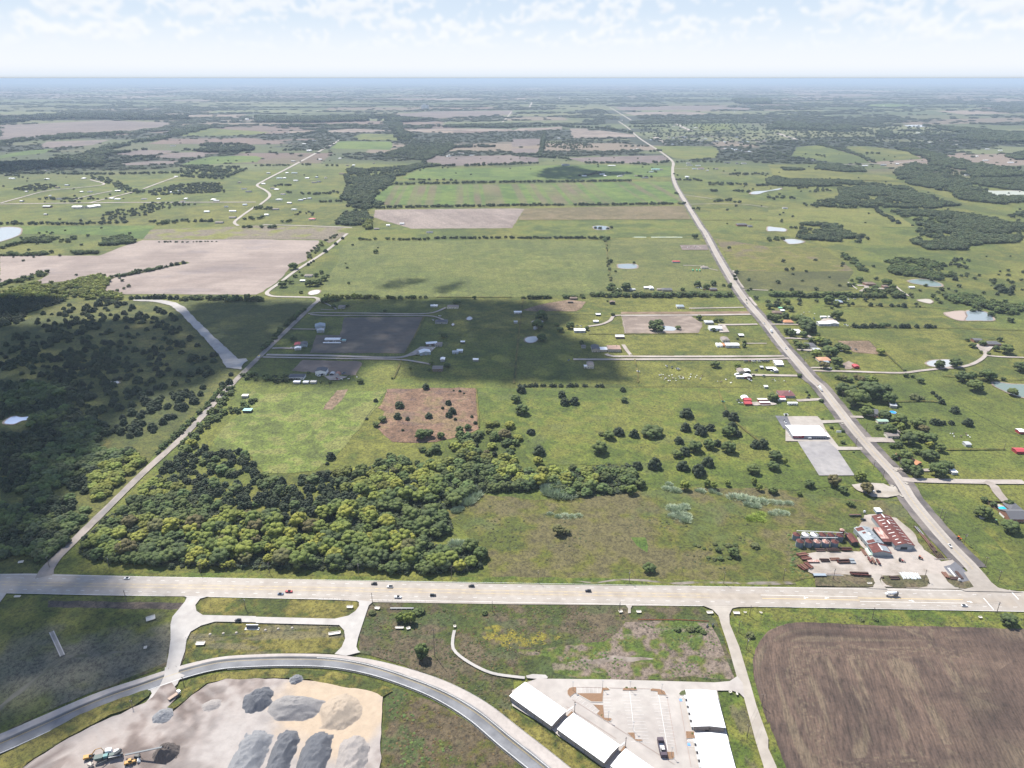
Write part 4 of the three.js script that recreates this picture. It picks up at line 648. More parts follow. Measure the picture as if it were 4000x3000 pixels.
{
const all=scatter(WOOD,8.2,401,(x,z,q)=>{
if (isCedarZone(x,z)) {const g=fbm(x/9,z/11,303,3);return g<0.60+(q - 0.5)*0.1;}
if (inPoly(loose,x,z)) return fbm(x/15,z/15,305,3)<0.51 && q<0.86;
return q<0.97 - sstep(0.58,0.72,fbm(x/14,z/14,309,3))*0.75;
});
for (const p of all) {const n=fbm(p.x/40,p.z/30,307,3);p.kind=isCedarZone(p.x,p.z)?(hash2(Math.round(p.x),Math.round(p.z),3)<0.85?'cedar' :'oak') :n<0.43?'oak' :hash2(Math.round(p.x),Math.round(p.z),5)<0.035?'rust' :hash2(Math.round(p.x),Math.round(p.z),6)<0.2?'oak' :hash2(Math.round(p.x),Math.round(p.z),7)<0.12?'cedar' :'elm';}
all.sort((a,b)=>a.length() - b.length());
const bucket={elm:'yellow green tree of the dense wood',oak:'dark green tree of the dense wood',rust:'brownish tree of the dense wood',cedar:'dark cedar of the dense wood'};
const lim={elm:190,oak:150,rust:30,cedar:110},cnt={},rest={elm:[],oak:[],cedar:[]},r=rng(17);
const picked={};
for (const p of all) {
const k=p.kind;p.w=k === 'cedar'?5+r()*4.5 :6.5+Math.pow(r(),1.5)*10;cnt[k]=(cnt[k] || 0)+1;
if (cnt[k] <= lim[k]) (picked[k] ||= []).push(p);else rest[k === 'rust'?'elm' :k].push(p);
}
for (const k in picked) rowLabels(picked[k],bucket[k]).forEach(([p,l])=>tree(k,p,p.w,l,{elm:'yellow green trees of the dense wood',oak:'dark green trees of the dense wood',rust:'brownish trees of the dense wood',cedar:'cedars of the dense wood'}[k]));
mass('woodland',rest.elm,'elm',[6,14],'yellow green treetops in the farther half of the dense wood',{geos:BROAD.slice(0,3)});
mass('woodland',rest.oak,'oak',[6,13.5],'dark green treetops in the farther half of the dense wood',{geos:BROAD.slice(2,5)});
mass('woodland',rest.cedar,'cedar',[5.5,8.5],'dark cedar tops in the farther half of the dense wood',{geos:CEDAR.slice(0,3)});
mass('undergrowth',scatter(WOOD,5.5,411,(x,z,q)=>!isCedarZone(x,z) && !inPoly(loose,x,z)),'dark',[4,6.5],'low undergrowth filling the dense wood',{h:0.6,category:'undergrowth'});
}
// reed clumps, pale green
const reedGeo=[1,2].map((s)=>{const r=rng(s*97),P=[],C=[];for (let i=0;i<420;i++) {const a=r()*6.28,R=Math.sqrt(r())*0.5,x=Math.cos(a)*R,z=Math.sin(a)*R,h=(1.15 - R*1.1)*(0.6+r()*0.5),lx=x*0.5+(r() - 0.5)*0.2,lz=z*0.5+(r() - 0.5)*0.2,b=r()*3.14,t=0.65+r()*0.6,dx=Math.cos(b)*0.03,dz=Math.sin(b)*0.03;P.push(x - dx,0,z - dz,x+dx,0,z+dz,x+lx,h,z+lz);C.push(t*0.6,t*0.6,t*0.6,t*0.6,t*0.6,t*0.6,t,t,t);} const g=new THREE.BufferGeometry();g.setAttribute('position',new THREE.Float32BufferAttribute(P,3));g.setAttribute('color',new THREE.Float32BufferAttribute(C,3));g.computeVertexNormals();return g;});
const reedM=leaf(0.46,0.54,0.36),reedG=leaf(0.36,0.46,0.08);
function reeds(tile,str,h,label,mat=reedM) {
const r=rng(label.length*31),list=str.trim().split(/\s+/).map((t)=>t.split(',').map(Number));const [u0,v0]=uv(tile+' '+list[0][0]+','+list[0][1])[0],c=G(u0,v0);
const g=base('reed_clump',c,0,label,'reeds');
for (const [x,y,w] of list) {const [u,v]=uv(tile+' '+x+','+y)[0],p=G(u,v),W=w/4*mpp(p);const m=mesh('stems',reedGeo[Math.floor(r()*2)],mat,g);m.position.copy(p).sub(c);m.rotation.y=r()*6;m.scale.set(W,h*(0.8+r()*0.4),W*0.9);}
}
reeds('c1','1855,985,150 1800,1000,110 1905,960,110 1880,925,110 1830,1030,110',6.5,'large pale green reed clump at the inner edge of the wood');
reeds('c1','1740,1095,90 1715,1105,60 1765,1085,60',4.5,'smaller pale reed clump just below the large one');
reeds('c2','410,960,170 330,940,140 480,965,140 400,900,130 290,915,90',7,'broad pale reed clump in front of the straight wood edge');
reeds('c2','1440,1090,110 1390,1080,110 1490,1070,90 1510,1140,80 1440,1140,100 1500,1180,100 1390,1150,80',3,'sprawling pale reed bed alone in the olive grassland');
reeds('c2','1340,910,80 1400,920,80 1440,930,60 1360,870,60',3,'pale reed bed beside the tall lone tree');
reeds('c2','1640,930,70 1600,925,40 1730,930,60 1790,955,40',3,'short pale reed row under the small elms');
reeds('c2','1920,980,110 2000,990,110 2080,1010,110 2160,1020,100 2040,1045,80 2110,1060,80',3,'long pale reed bed near the gravel parking spot');
reeds('c2','2110,1160,110 2060,1170,80 2150,1130,80 2160,1180,70',2.5,'bright lime green weed clump in the olive grassland',reedG);
reeds('c2','460,1145,80 400,1150,60 520,1150,70 580,1140,60 330,1125,50',2,'low pale reed row below the broad clump');
reeds('c3','95,1115,90 40,1125,70 150,1120,70',2.5,'pale reed clump left of the scrap yard');
reeds('c3','40,1025,80 100,1030,70 180,1035,70',2.2,'pale low reeds left of the round elm');
reeds('c1','860,1005,80',4,'pale reed tuft between cedars and wood');
reeds('c1','1720,1390,110 1780,1385,80 1410,1410,50',4,'pale reed tuft near the right tip of the wood');
// ---- lone trees and groups
grove('cedar','c1','1240,208,78 1225,303,66 1310,318,40 1495,297,64 1663,185,54 1613,222,28 1697,260,66 1668,290,60 1722,318,30 1865,297,30 1895,352,34 1268,412,26','dark round cedar in the reddish mown field','cedars of the mown field');
grove('cedar','c1','1467,50,60 1036,160,38 958,314,28 645,650,80 617,700,34 1708,68,18 1797,92,18 1762,75,26','small cedar along the mown field border','cedars on the field border');
grove('oak','c1','1095,330,70 1040,372,60 1430,480,110 1490,465,90 1600,470,70 1830,400,60 1760,425,70','leafy tree at the mown field edge','leafy trees at the field edge');
grove('cedar','c2','430,118,70 455,185,78 540,178,82 958,70,54 970,162,62,oak 165,438,70 80,78,80 30,160,80,oak 90,262,120,oak 235,610,100 225,700,80,elm','dark tree scattered in the upper green pasture','trees of the upper green pasture');
grove('cedar','c2','1505,290,110 1850,282,62 1912,316,88 1497,408,86 1605,392,72 1635,442,98 1715,402,76 1900,390,82 1870,455,115,oak 1950,455,64 1770,538,68 1440,516,80 1580,588,120,oak 1705,560,105,oak 1870,594,118,oak 1425,636,88,oak 1490,614,96 2100,552,88 2165,552,94 1690,710,100 1610,792,120 1475,742,106 1230,732,116 1080,732,86 2080,778,112,oak 1055,460,86 920,444,90 755,600,132,oak 835,480,100,oak 770,447,60,bush','dark round tree in the pasture cluster','round trees of the pasture cluster');
grove('bush','c2','1208,447,180 400,1306,105,rust 480,1302,60,rust 1185,1625,108,oak 2100,1418,80','wide low shrub standing alone in the pasture','wide low shrubs of the pasture');
grove('elm','c2','1490,918,84 1685,892,60 1740,912,62 1858,887,52 2085,872,54 2135,928,58','small elm with visible trunk below the cedar cluster','small elms below the cedar cluster',{tall:1.35});
grove('bush','c2','1752,1398,42 1835,1398,32 1870,1412,60 1930,1403,46 1780,1455,50,oak 1910,1494,98,oak 1800,1524,62 1745,1528,46 1695,1514,38 1875,1518,42 1660,1434,36 1712,1438,32 1580,1404,40 1612,1414,40','small green bush in the olive grassland','bushes of the olive grassland');
grove('elm','c3','40,952,80,oak 265,968,52 355,894,84,oak 565,884,112,rust 645,944,78,oak 710,1058,66,oak 792,833,98,elm 845,953,112,rust 60,660,115,oak 40,745,100,oak','roadside elm between car park and scrap yard','elms between car park and scrap yard');
grove('elm','c3','148,705,34','thin leaning bare tree beside the grey car park',null,{tall:2.4});
grove('oak','c3','548,392,36 640,420,38 645,522,42 738,602,18 472,312,16','small young tree on the office lawn','young trees of the office lawn');
grove('oak','c3','755,195,190 640,90,120 890,135,190 1035,172,125 1000,92,115 700,110,120 820,70,120 845,284,112 1000,302,105 930,60,100','large dark tree shading the roadside houses','large trees by the slate roof');
grove('oak','c3','1130,352,130 1145,404,74,elm 1255,352,62 1040,434,112 940,393,48 1215,524,130 1290,484,110 1390,514,122 1195,460,90 1065,552,56 1125,553,66 1485,588,84 1395,553,62,elm 1300,380,120 1340,420,80,rust','tree crowding the tan roofed house','trees by the tan roof');
grove('oak','c3','1090,655,58 1190,745,132 1175,665,120 1270,804,114 1400,665,132 1460,795,150 1530,745,112 1275,605,62 1350,640,80','dark tree around the orange roofed house','trees by the orange roof');
grove('cedar','c3','1610,252,74 1430,352,62 1465,354,62 1515,354,42 1580,354,48 1720,362,82 1500,176,52 1480,136,36 1452,118,30 1420,90,36','dark round cedar in the right hand paddocks','cedars of the right hand paddocks');
grove('oak','c3','1265,138,92,bush 1320,142,60,bush 1775,62,130 2105,102,86','tree near the green pond at right','trees near the green pond');
grove('oak','c3','1860,1022,62 1855,1152,132 1945,1062,58 2075,1062,78 2080,1277,142','round tree around the pool house','trees around the pool house');
grove('cedar','c3','458,162,42,oak 345,134,28 335,84,24 355,110,24 40,150,95,oak','tree by the maroon roofed house','trees by the maroon roof');
grove('bush','d3','2070,422,132,oak 810,397,44 930,392,50','shrub on the verge beside the ploughed field','shrubs beside the ploughed field');
grove('oak','d1','1435,712,122','tall dark cedar like tree alone in the scrub',null,{tall:1.5});
grove('elm','d1','1245,402,78 1300,408,78 1345,412,80','willow like tree in a tight clump near the highway','clump of three near the highway',{tall:1.4});
grove('bush','d1','1410,328,100 1005,335,66 1625,308,32 1975,335,60','green shrub in the scrub south of the highway','shrubs in the scrub');
grove('bush','d2','1540,480,70 1600,470,80 1650,500,60 1430,480,60 2060,530,80','reddish stemmed shrub in the disturbed lot','shrubs in the disturbed lot');
grove('oak','b2','985,522,88 860,502,62 848,284,46 893,367,24 1052,292,26 1600,492,66 1735,482,56 1680,512,62 1475,527,40 1578,77,56 825,622,20 1828,490,30 1880,500,40','tree around the farmsteads above the long hedge','trees above the long hedge');
grove('oak','b2','1215,832,74 1265,832,82 1220,872,78 1280,882,78 1435,862,48','tree around the paddock pond','trees of the paddock pond');
grove('oak','b2','1617,777,52 1760,797,46 1805,797,42 1740,877,42 1755,1187,78 1945,1202,58,elm 1948,950,28 2005,985,40 2000,1015,40','tree near the farm buildings left of the main road','trees left of the main road');
grove('oak','b2','598,992,46 415,882,62 500,852,78 645,867,42 385,837,42 250,782,112 220,852,100 255,962,92 870,745,40','tree in the shaded farm pastures','trees of the shaded pastures');
grove('oak','b3','785,452,66 1010,472,72 1040,467,52 925,517,54 1075,512,58 720,445,30','tree around the big estate house','trees of the estate');
grove('oak','b3','525,637,92 640,622,72 585,662,62 550,682,32 730,647,32,cedar 695,660,28,cedar','tree around the blue grey roofed house','trees by the blue grey roof');
grove('cedar','b3','885,660,40 970,662,38 1065,664,38 1125,665,32 1172,669,48 937,658,14 1095,663,14 1280,668,16 1312,670,18','small cedar in the sparse fence row','cedars of the sparse fence row');
grove('cedar','b3','1100,847,34 1150,847,46 1180,847,46 1205,847,46 1282,847,42 1370,847,46 1400,847,46 1440,847,32','dark cedar trailing off the dense cedar row','cedars of the broken row');
grove('cedar','b3','1985,517,62 2030,542,72 2085,552,62 2105,517,42 1980,564,30 2072,442,26 1615,437,42','cedar clump tree in the far right pasture','cedars of the far right pasture');
grove('oak','b3','150,627,52 165,642,52 190,702,62 140,682,48 10,682,62 60,667,42,cedar 80,664,40,cedar 145,762,66 70,792,82 20,772,72 215,777,48 265,802,92','tree around the upper roadside houses','trees by the upper roadside houses');
grove('oak','b3','330,882,150 310,842,120 165,902,72 205,922,72 300,932,72 385,892,62 435,922,32','tree around the flat white roof','trees by the flat white roof');
grove('oak','b3','235,982,48 265,1022,68 325,1022,54 375,972,62 440,992,92,elm 500,1012,92 620,1012,52 660,1052,82 600,1040,70','tree around the dark roofed roadside house','trees by the dark roof');
grove('oak','b3','530,1097,132 415,1102,92,elm 590,1167,98 480,1202,78,rust 590,1202,42 965,1077,72,elm','tree around the salmon roofed house','trees by the salmon roof');
grove('oak','b3','590,772,98 1178,1224,30 270,1272,40 1190,1272,46 1245,1277,38 1315,1322,62','tree along the curving drive','trees along the curving drive');
grove('oak','b3','1480,1197,88 1615,1187,102 1765,1017,58 1720,962,38 1850,1002,62 1965,1047,58 2050,1067,112 2000,962,48 1835,1067,28 1905,1082,32','tree by the slate roofed farmhouse and its pond','trees by the slate roofed farmhouse');
grove('oak','b3','2170,1222,112 1680,1312,122 1880,1302,120 1930,1300,90 1760,1292,84 2030,1302,42','dark tree in the lower right pastures','trees of the lower right pastures');
grove('oak','b3','880,1312,100,bush 650,1302,60,rust 600,1290,50 700,1315,60 800,1318,70,rust 900,1327,80,elm 760,1290,50,rust','bushy tree in the overgrown roadside lot','trees of the overgrown lot');
grove('oak','b1','325,342,78 1037,202,46 789,334,26 802,470,28 1055,160,18 835,138,24 775,295,14','lone tree around the big green meadow','lone trees of the green meadow');
grove('oak','b1','565,380,40 520,405,44 590,440,60 620,410,36 460,485,70 510,485,70 550,470,60 300,465,50 340,410,40 230,495,76 400,400,26 390,550,36 260,450,26','tree around the small pale house by the county road','trees by the small pale house');
grove('cedar','b1','452,308,28 475,290,20 498,276,22 690,130,32 750,82,28 600,195,40 376,370,18','small cedar beside the county road','cedars beside the county road');
grove('oak','b1','590,632,62 670,620,50 670,675,40 795,670,36 1735,650,70 1888,600,38 1115,712,30 1335,1205,28 325,965,60 1625,935,60','dark tree in the cloud shadowed plots','trees of the shaded plots');
grove('oak','b1','900,1325,60 640,1327,30 560,1325,24 1515,1165,40 1495,1220,30 1655,1190,60 455,1245,30 1175,1290,22','dark tree among the lower shaded farmsteads','trees of the lower shaded farmsteads');
// ---- shaded hillside cedars: the nearer ones singly, the rest as a mass
{
const HILL='b0 0,900 180,830 330,720 620,640 900,600 1150,640 1460,690 1570,800 1750,990 1960,1200 o 512,822 470,850 c0 1800,100 1650,200 1500,300 1350,420 1200,520 1000,520 850,420 700,200 500,20 b0 0,1200';
const dense=(x,z)=>{const [u,v]=W2P(x,0,z);return clamp(1.05 - (u - 40+(v - 700)*-0.35)/460)*sstep(0.33,0.62,fbm(x/34,z/40,501,3));};
const all=scatter(HILL,9.5,503,(x,z,q)=>q<0.09+dense(x,z)*0.66).sort((a,b)=>a.length() - b.length()),r=rng(19),rest=[];
const near=[];all.forEach((p,i)=>{p.w=6+r()*5.5;(i<120?near :rest).push(p);});
rowLabels(near,'dark cedar on the shaded hillside').forEach(([p,l])=>tree('cedar',p,p.w,l,'cedars of the shaded hillside'));
mass('cedar_scrub',rest,'cedar',[5.5,10.5],'dark cedars dotted over the upper shaded hillside',{geos:CEDAR.slice(1,4),category:'cedars'});
const W2='c0 0,0 230,-10 520,30 620,200 800,320 870,430 850,560 1000,600 1180,590 1270,660 1090,840 820,1060 780,1090 740,1140 640,1300 560,1390 430,1480 380,1560 300,1555 280,1480 0,1530';
const gap=ground('c0 430,900 560,890 770,950 780,1060 720,1120 640,1180 690,1050 560,1000 470,1000'),gap2=ground('c0 0,950 150,940 230,1000 200,1060 80,1090 0,1060'),pnd=ground('c0 -20,330 60,270 170,250 300,265 280,345 240,430 60,450 -20,420'),sun=ground('c0 760,830 900,720 1180,620 1320,700 1000,950 900,1060 800,1080');
const places=scatter(W2,7.5,505,(x,z,q)=>{const p=[x+(q - 0.5)*8,z];return !inPoly(gap,...p) && !inPoly(gap2,...p) && !inPoly(pnd,x,z) && q<0.94;});
for (const p of places) p.kind=inPoly(sun,p.x,p.z)?'elm' :fbm(p.x/50,p.z/50,507,2)<0.5?'cedar' :hash2(Math.round(p.x),Math.round(p.z),8)<0.3?'far' :'oak';
mass('woodland',places.filter((p)=>p.kind === 'cedar'),'cedar',[6.5,9.5],'dense dark cedar wood left of the county road',{geos:CEDAR.slice(0,3)});
mass('woodland',places.filter((p)=>p.kind !== 'cedar'),'oak',[8,12],'shaded leafy wood left of the county road',{geos:BROAD.slice(0,3)});
mass('woodland',scatter('b0 -40,570 400,590 560,615 430,660 230,720 180,800 -40,850',8,509),'cedar',[7,10],'dark wood at the left edge above the hillside');
}
// hedges beside the county road
mass('hedgerow',line('c0 1350,610 1440,520 1560,430 1660,310',4.5,5,601),'oak',[5,8],'dense hedge on the left side of the county road, lower',{category:'hedge'});
mass('hedgerow',line('c0 1700,265 1790,200 1850,120 1880,90 1930,20',4.5,5,602),'oak',[5,8],'dense hedge on the left side of the county road, upper',{category:'hedge'});
mass('hedgerow',[...line('c0 1560,560 1700,440 1800,330 1850,250 1930,140 2010,40',3.6,12,603),...line('c0 1840,330 1940,230 2030,250 2200,150',5,12,604)],'oak',[6,9.5],'thick tree belt on the right side of the county road',{category:'hedge'});
mass('hedgerow',line('b1 -60,1250 40,1290 150,1290 220,1300 240,1320',5,18,605),'oak',[7,10],'dark tree clump below the farm lane junction',{category:'hedge'});
mass('hedgerow',line('b1 20,1060 60,1030 150,950 230,850 400,700',5,8,606,0.42),'oak',[6,9],'broken hedge along the shaded county road',{category:'hedge'});
// woods, belts and hedgerows farther off
const belts=[
['c2 50,22 650,22',5,3,'cedar',5,7,0,'dark cedar row along the pasture fence, left half'],['c2 720,22 1130,24',5,3,'cedar',4.5,6.5,0.46,'broken cedar row along the pasture fence, right half'],
['b1 560,610 620,615 640,590 720,600',6,16,'elm',9,13,0,'tall sunlit tree group beside the county road bend'],['b1 720,590 900,585 1080,588',6,8,'elm',9,13,0,'sunlit tree row below the big meadow'],['b1 1110,590 1560,585',7,6,'oak',7,11,0.38,'thinning tree row below the big meadow'],
['b2 105,590 360,588',6,8,'oak',9,13,0,'dark tree row below the meadow, left piece'],['b2 420,585 560,582',6,8,'oak',9,13,0,'dark tree row below the meadow, middle piece'],['b2 590,585 650,583',6,8,'oak',8,11,0,'small tree pair below the meadow'],['b2 685,570 1200,572 1900,568',4.5,12,'oak',10,14,0,'long thick tree belt reaching the main road'],
['b2 840,510 900,520 900,560',6,14,'oak',9,13,0,'tree bunch at the meadow corner'],
['b3 0,565 300,568 700,572 900,575 1160,575',4.5,12,'oak',10,15,0,'thick tree belt right of the main road'],['b3 800,545 1040,535 1130,560',6,18,'oak',10,14,0,'taller trees behind the right hand belt'],
['b3 730,840 900,838 970,836',4,5,'cedar',7,10,0,'dense dark cedar row in the right hand pasture'],['b3 970,836 1050,820',5,6,'oak',9,12,0,'leafy end of the dense cedar row'],
['b1 840,84 1300,82 1500,82',7,8,'oak',8,11,0.33,'hedgerow above the big meadow, left part'],['b1 1530,72 2212,68 b2 0,70 350,70 660,70',6,8,'dark',8,11,0.22,'hedgerow above the big meadow, middle part'],['b2 680,72 820,72 810,95',6,10,'oak',9,13,0,'hedgerow above the big meadow, right part'],
['a1 1040,1136 1500,1128 2212,1115 a2 0,1115 430,1112',8,12,'far',10,15,0.2,'long hedgerow above the pink field'],['a2 540,1112 900,1108 1390,1102',8,10,'far',10,14,0.25,'long hedgerow above the straw field'],['a2 1440,1100 1480,1098',7,14,'far',10,14,0,'tree clump at the hedge end beside the main road'],
['a1 1170,932 1600,925 2212,914 a2 0,914 190,914',10,14,'far',12,17,0.1,'second long hedgerow back, left part'],['a2 210,912 700,908 1035,902',10,12,'far',12,17,0.1,'second long hedgerow back, right part'],['a1 1250,888 1500,895 1730,900',12,10,'far',10,14,0.42,'thin tree line just behind the second hedgerow'],
['a1 1600,775 1900,770 2212,760 a2 0,755 220,752',13,16,'far',14,20,0.2,'third hedgerow back, left part'],['a2 620,748 900,750 1160,755',13,16,'far',14,20,0.25,'third hedgerow back, right part'],['a2 1220,745 1360,740',12,24,'far',14,20,0,'tree belt at the main road bend'],['a2 0,672 230,680 260,640 270,560 280,470',13,26,'far',14,20,0,'angled tree belt beside the dull pink field'],['a2 220,690 480,712',13,20,'far',14,20,0,'tree belt running into the pinkish field'],
['a2 0,440 430,425 500,440 800,450 1040,490',22,40,'far',24,32,0.1,'dark tree belt in front of the far homes'],['a2 1010,435 1310,435',18,50,'far',20,28,0,'dark block of trees right of the far main road'],
['a0 0,1270 500,1275 1080,1268',7,26,'dark',9,13,0,'dense tree belt in front of the far left homes'],['a0 1200,1255 1640,1252',10,20,'far',9,13,0.4,'broken tree belt in front of the far left homes'],['a0 1360,1278 1500,1262',8,20,'oak',10,14,0,'round tree clump above the pale meadow'],['a0 1690,1255 1850,1250',9,10,'cedar',9,12,0,'short cedar row above the pale meadow'],
['a0 2090,1230 2212,1235 a1 40,1225',9,26,'oak',11,15,0,'round dark grove by the far road stub, upper'],['a0 2100,1305 2212,1305',9,18,'oak',11,15,0,'round dark grove by the far road stub, lower'],['a1 0,1140 110,1150',9,26,'oak',12,16,0,'round trees right of the far road stub'],['a1 95,1308 190,1306',9,14,'oak',12,15,0,'round tree pair below the cross road'],['a1 0,1310 40,1308',9,12,'oak',11,14,0,'round tree left of the cross road'],['a1 230,1255 310,1252',9,10,'oak',10,13,0,'dark trees around a small far house'],
['a0 0,842 430,838',11,20,'far',11,16,0.15,'far left hedgerow, outer part'],['a0 520,842 900,845 1540,832',10,22,'far',12,17,0.05,'far left hedgerow, inner part'],['a0 840,870 1000,930 1100,970 1220,1005',9,40,'far',11,15,0.1,'winding creek trees among far left homes'],['a0 1560,860 1900,885 1950,870 2120,800',12,24,'far',13,17,0.1,'tree line beside the far county road'],['a0 600,1085 720,1085',9,20,'far',10,14,0,'trees around the far left barns'],['a0 350,1060 900,1060',12,26,'dark',9,13,0.42,'scattered yard trees along the far left lane'],
['a1 200,640 540,636',16,20,'far',15,20,0.1,'tree belt behind the far homes'],['a1 0,772 300,768',13,18,'far',12,16,0.15,'far hedgerow left of the winding road'],['a1 340,520 560,470 720,540',18,40,'far',18,24,0.35,'scattered trees along the straight far road'],['a1 600,770 720,772',11,14,'far',11,14,0,'dark tree block near the winding road'],['a1 400,760 490,765',11,22,'far',11,14,0,'trees by homes on the winding road'],['a1 165,945 315,940',9,24,'dark',11,14,0,'dense dark thicket by the winding road'],['a1 390,1010 560,1015 720,1000',8,40,'dark',9,13,0.25,'dark cedar thicket beside the creek woods'],['a1 530,1085 740,1080',9,12,'far',9,12,0.1,'hedge along the far homes'],['a1 250,1000 340,1020',9,40,'dark',9,12,0.25,'dark trees by the homes on the winding road'],['a1 300,1195 420,1175 540,1195',9,30,'dark',6,9,0.3,'scattered dark cedars in the far pasture'],
['b3 620,215 700,250 760,300 820,358',6,20,'oak',9,13,0,'slanting tree belt beside the hay field'],['b0 960,408 1080,395 1200,370 1330,345 1400,330',5.5,8,'oak',9,13,0.15,'tree line dividing the pink field, thick part'],['b0 1440,320 1500,303 1560,296 1605,286',6,6,'cedar',8,11,0.25,'tree line dividing the pink field, thin tip'],['b0 -20,480 100,460 200,430 300,400 420,372',5,26,'oak',9,13,0,'tongue of trees entering the pink field'],
['b0 1110,592 1300,590 1560,592',5,8,'cedar',8,12,0,'dark cedar hedge below the pink field'],['b0 1560,600 1800,592',5,16,'oak',9,12,0,'mixed hedge below the pink field'],['b0 1820,605 1940,605 2040,590',6,26,'oak',11,15,0,'tall dark clump below the pink field'],['b0 2070,600 2212,610 b1 80,590',6,24,'oak',11,14,0,'tall dark clump beside the road bend'],['b0 1370,102 1560,105 1890,98',9,6,'far',4,6,0.15,'thin brushy strip inside the pink field'],
['b1 440,250 480,200 540,150 600,100 700,40',9,20,'bush',6,10,0.3,'scrubby growth along the county road fence'],['b2 810,100 830,300 850,440',12,6,'bush',4,7,0.4,'thin fence growth right of the big meadow'],['b3 1690,250 1660,260 1530,310 1780,325',8,30,'dark',7,11,0.1,'cedar cluster beside the right hand wood'],['b3 490,40 620,90',8,20,'dark',9,13,0,'edge trees near the pale pond'],['b3 0,90 120,80',7,22,'oak',10,13,0,'round trees left of the pale pond'],
['a3 360,1120 520,1080 700,1090',9,50,'far',11,15,0,'left tip of the right hand wood'],['a3 930,1140 1000,1200 1130,1275',9,14,'dark',10,13,0.2,'slanting tree row in the yellow meadow'],['a3 430,590 520,610 650,640 780,680 900,740',14,26,'far',15,20,0.1,'diagonal hedgerow behind the right hand woods'],['a3 0,610 130,625',14,20,'far',14,18,0.2,'short hedgerow by the far right homes'],['a3 0,580 260,578',16,16,'far',15,20,0,'dark hedgerow below the far homes'],['a3 810,662 970,668',13,14,'far',13,17,0.2,'short row of trees in the far pasture'],['a3 420,680 480,690',13,40,'far',14,18,0,'round island of trees in the far pasture'],['a3 0,650 200,700 330,720',13,50,'far',14,20,0.25,'ragged tree belt left of the far pasture'],['a3 240,965 350,960',10,24,'far',11,14,0.1,'small trees on the meadow knoll, left'],['a3 390,995 500,985',11,24,'far',11,14,0.3,'small trees on the meadow knoll, right'],['a3 0,1055 190,1050',9,40,'far',11,15,0.1,'grove beside the white ponds'],['a2 1730,1080 1900,1070',9,24,'oak',11,15,0.1,'dark grove at the end of the thin lane'],['a2 1930,1090 1990,1090',9,16,'oak',11,14,0,'dark tree pair right of the thin lane'],['a2 1575,1145 1610,1150',8,14,'oak',11,15,0,'round tree beside the straw hay field'],['a2 1420,1010 1430,1018',6,8,'oak',11,14,0,'lone round tree at the curve of the main road'],['a2 1690,990 1900,988 2040,1000',10,26,'far',12,16,0.15,'tree belt before the white ponds'],['a2 1680,930 1900,935 2212,940',9,46,'far',12,16,0.05,'long tree belt right of the road curve'],['a2 1440,890 1680,900',9,36,'far',11,15,0.1,'trees around the house at the road curve'],['a2 1900,850 2050,840 2212,850',10,44,'far',12,16,0.1,'dark grove behind the long tree belt'],['a2 1420,740 1500,735',11,24,'far',12,16,0.1,'trees left of the maroon roofed homes'],['a2 1590,735 1830,740',12,28,'far',12,16,0.15,'trees behind the maroon roofed homes'],['a2 1900,690 2212,690',13,70,'far',13,18,0.25,'wide grove around the far ponds'],['a2 1180,650 1290,640',12,40,'far',13,18,0.1,'trees left of the straight main road'],['a2 870,575 990,575',14,40,'far',14,19,0.15,'round grove left of the main road'],['a2 950,605 1190,602',14,24,'far',14,18,0.15,'tree row beside the white roofed barn'],['a2 590,860 720,840 760,830',10,26,'dark',11,14,0.2,'yard trees at the shaded far farm'],['a2 1060,860 1140,870 1200,868',10,20,'dark',10,13,0.25,'yard trees by the far white barn'],['a2 1010,752 1180,765',11,18,'far',12,15,0.2,'yard trees under the pinkish field'],['a2 700,1318 860,1312',9,12,'dark',7,10,0.1,'dark trees ringing the small blue pond'],
];
for (const [s,sp,wob,k,w0,w1,gap,label] of belts) mass('hedgerow',line(s,sp,wob,label.length*7+s.length,gap),k,[w0,w1],label,{category:'tree row'});
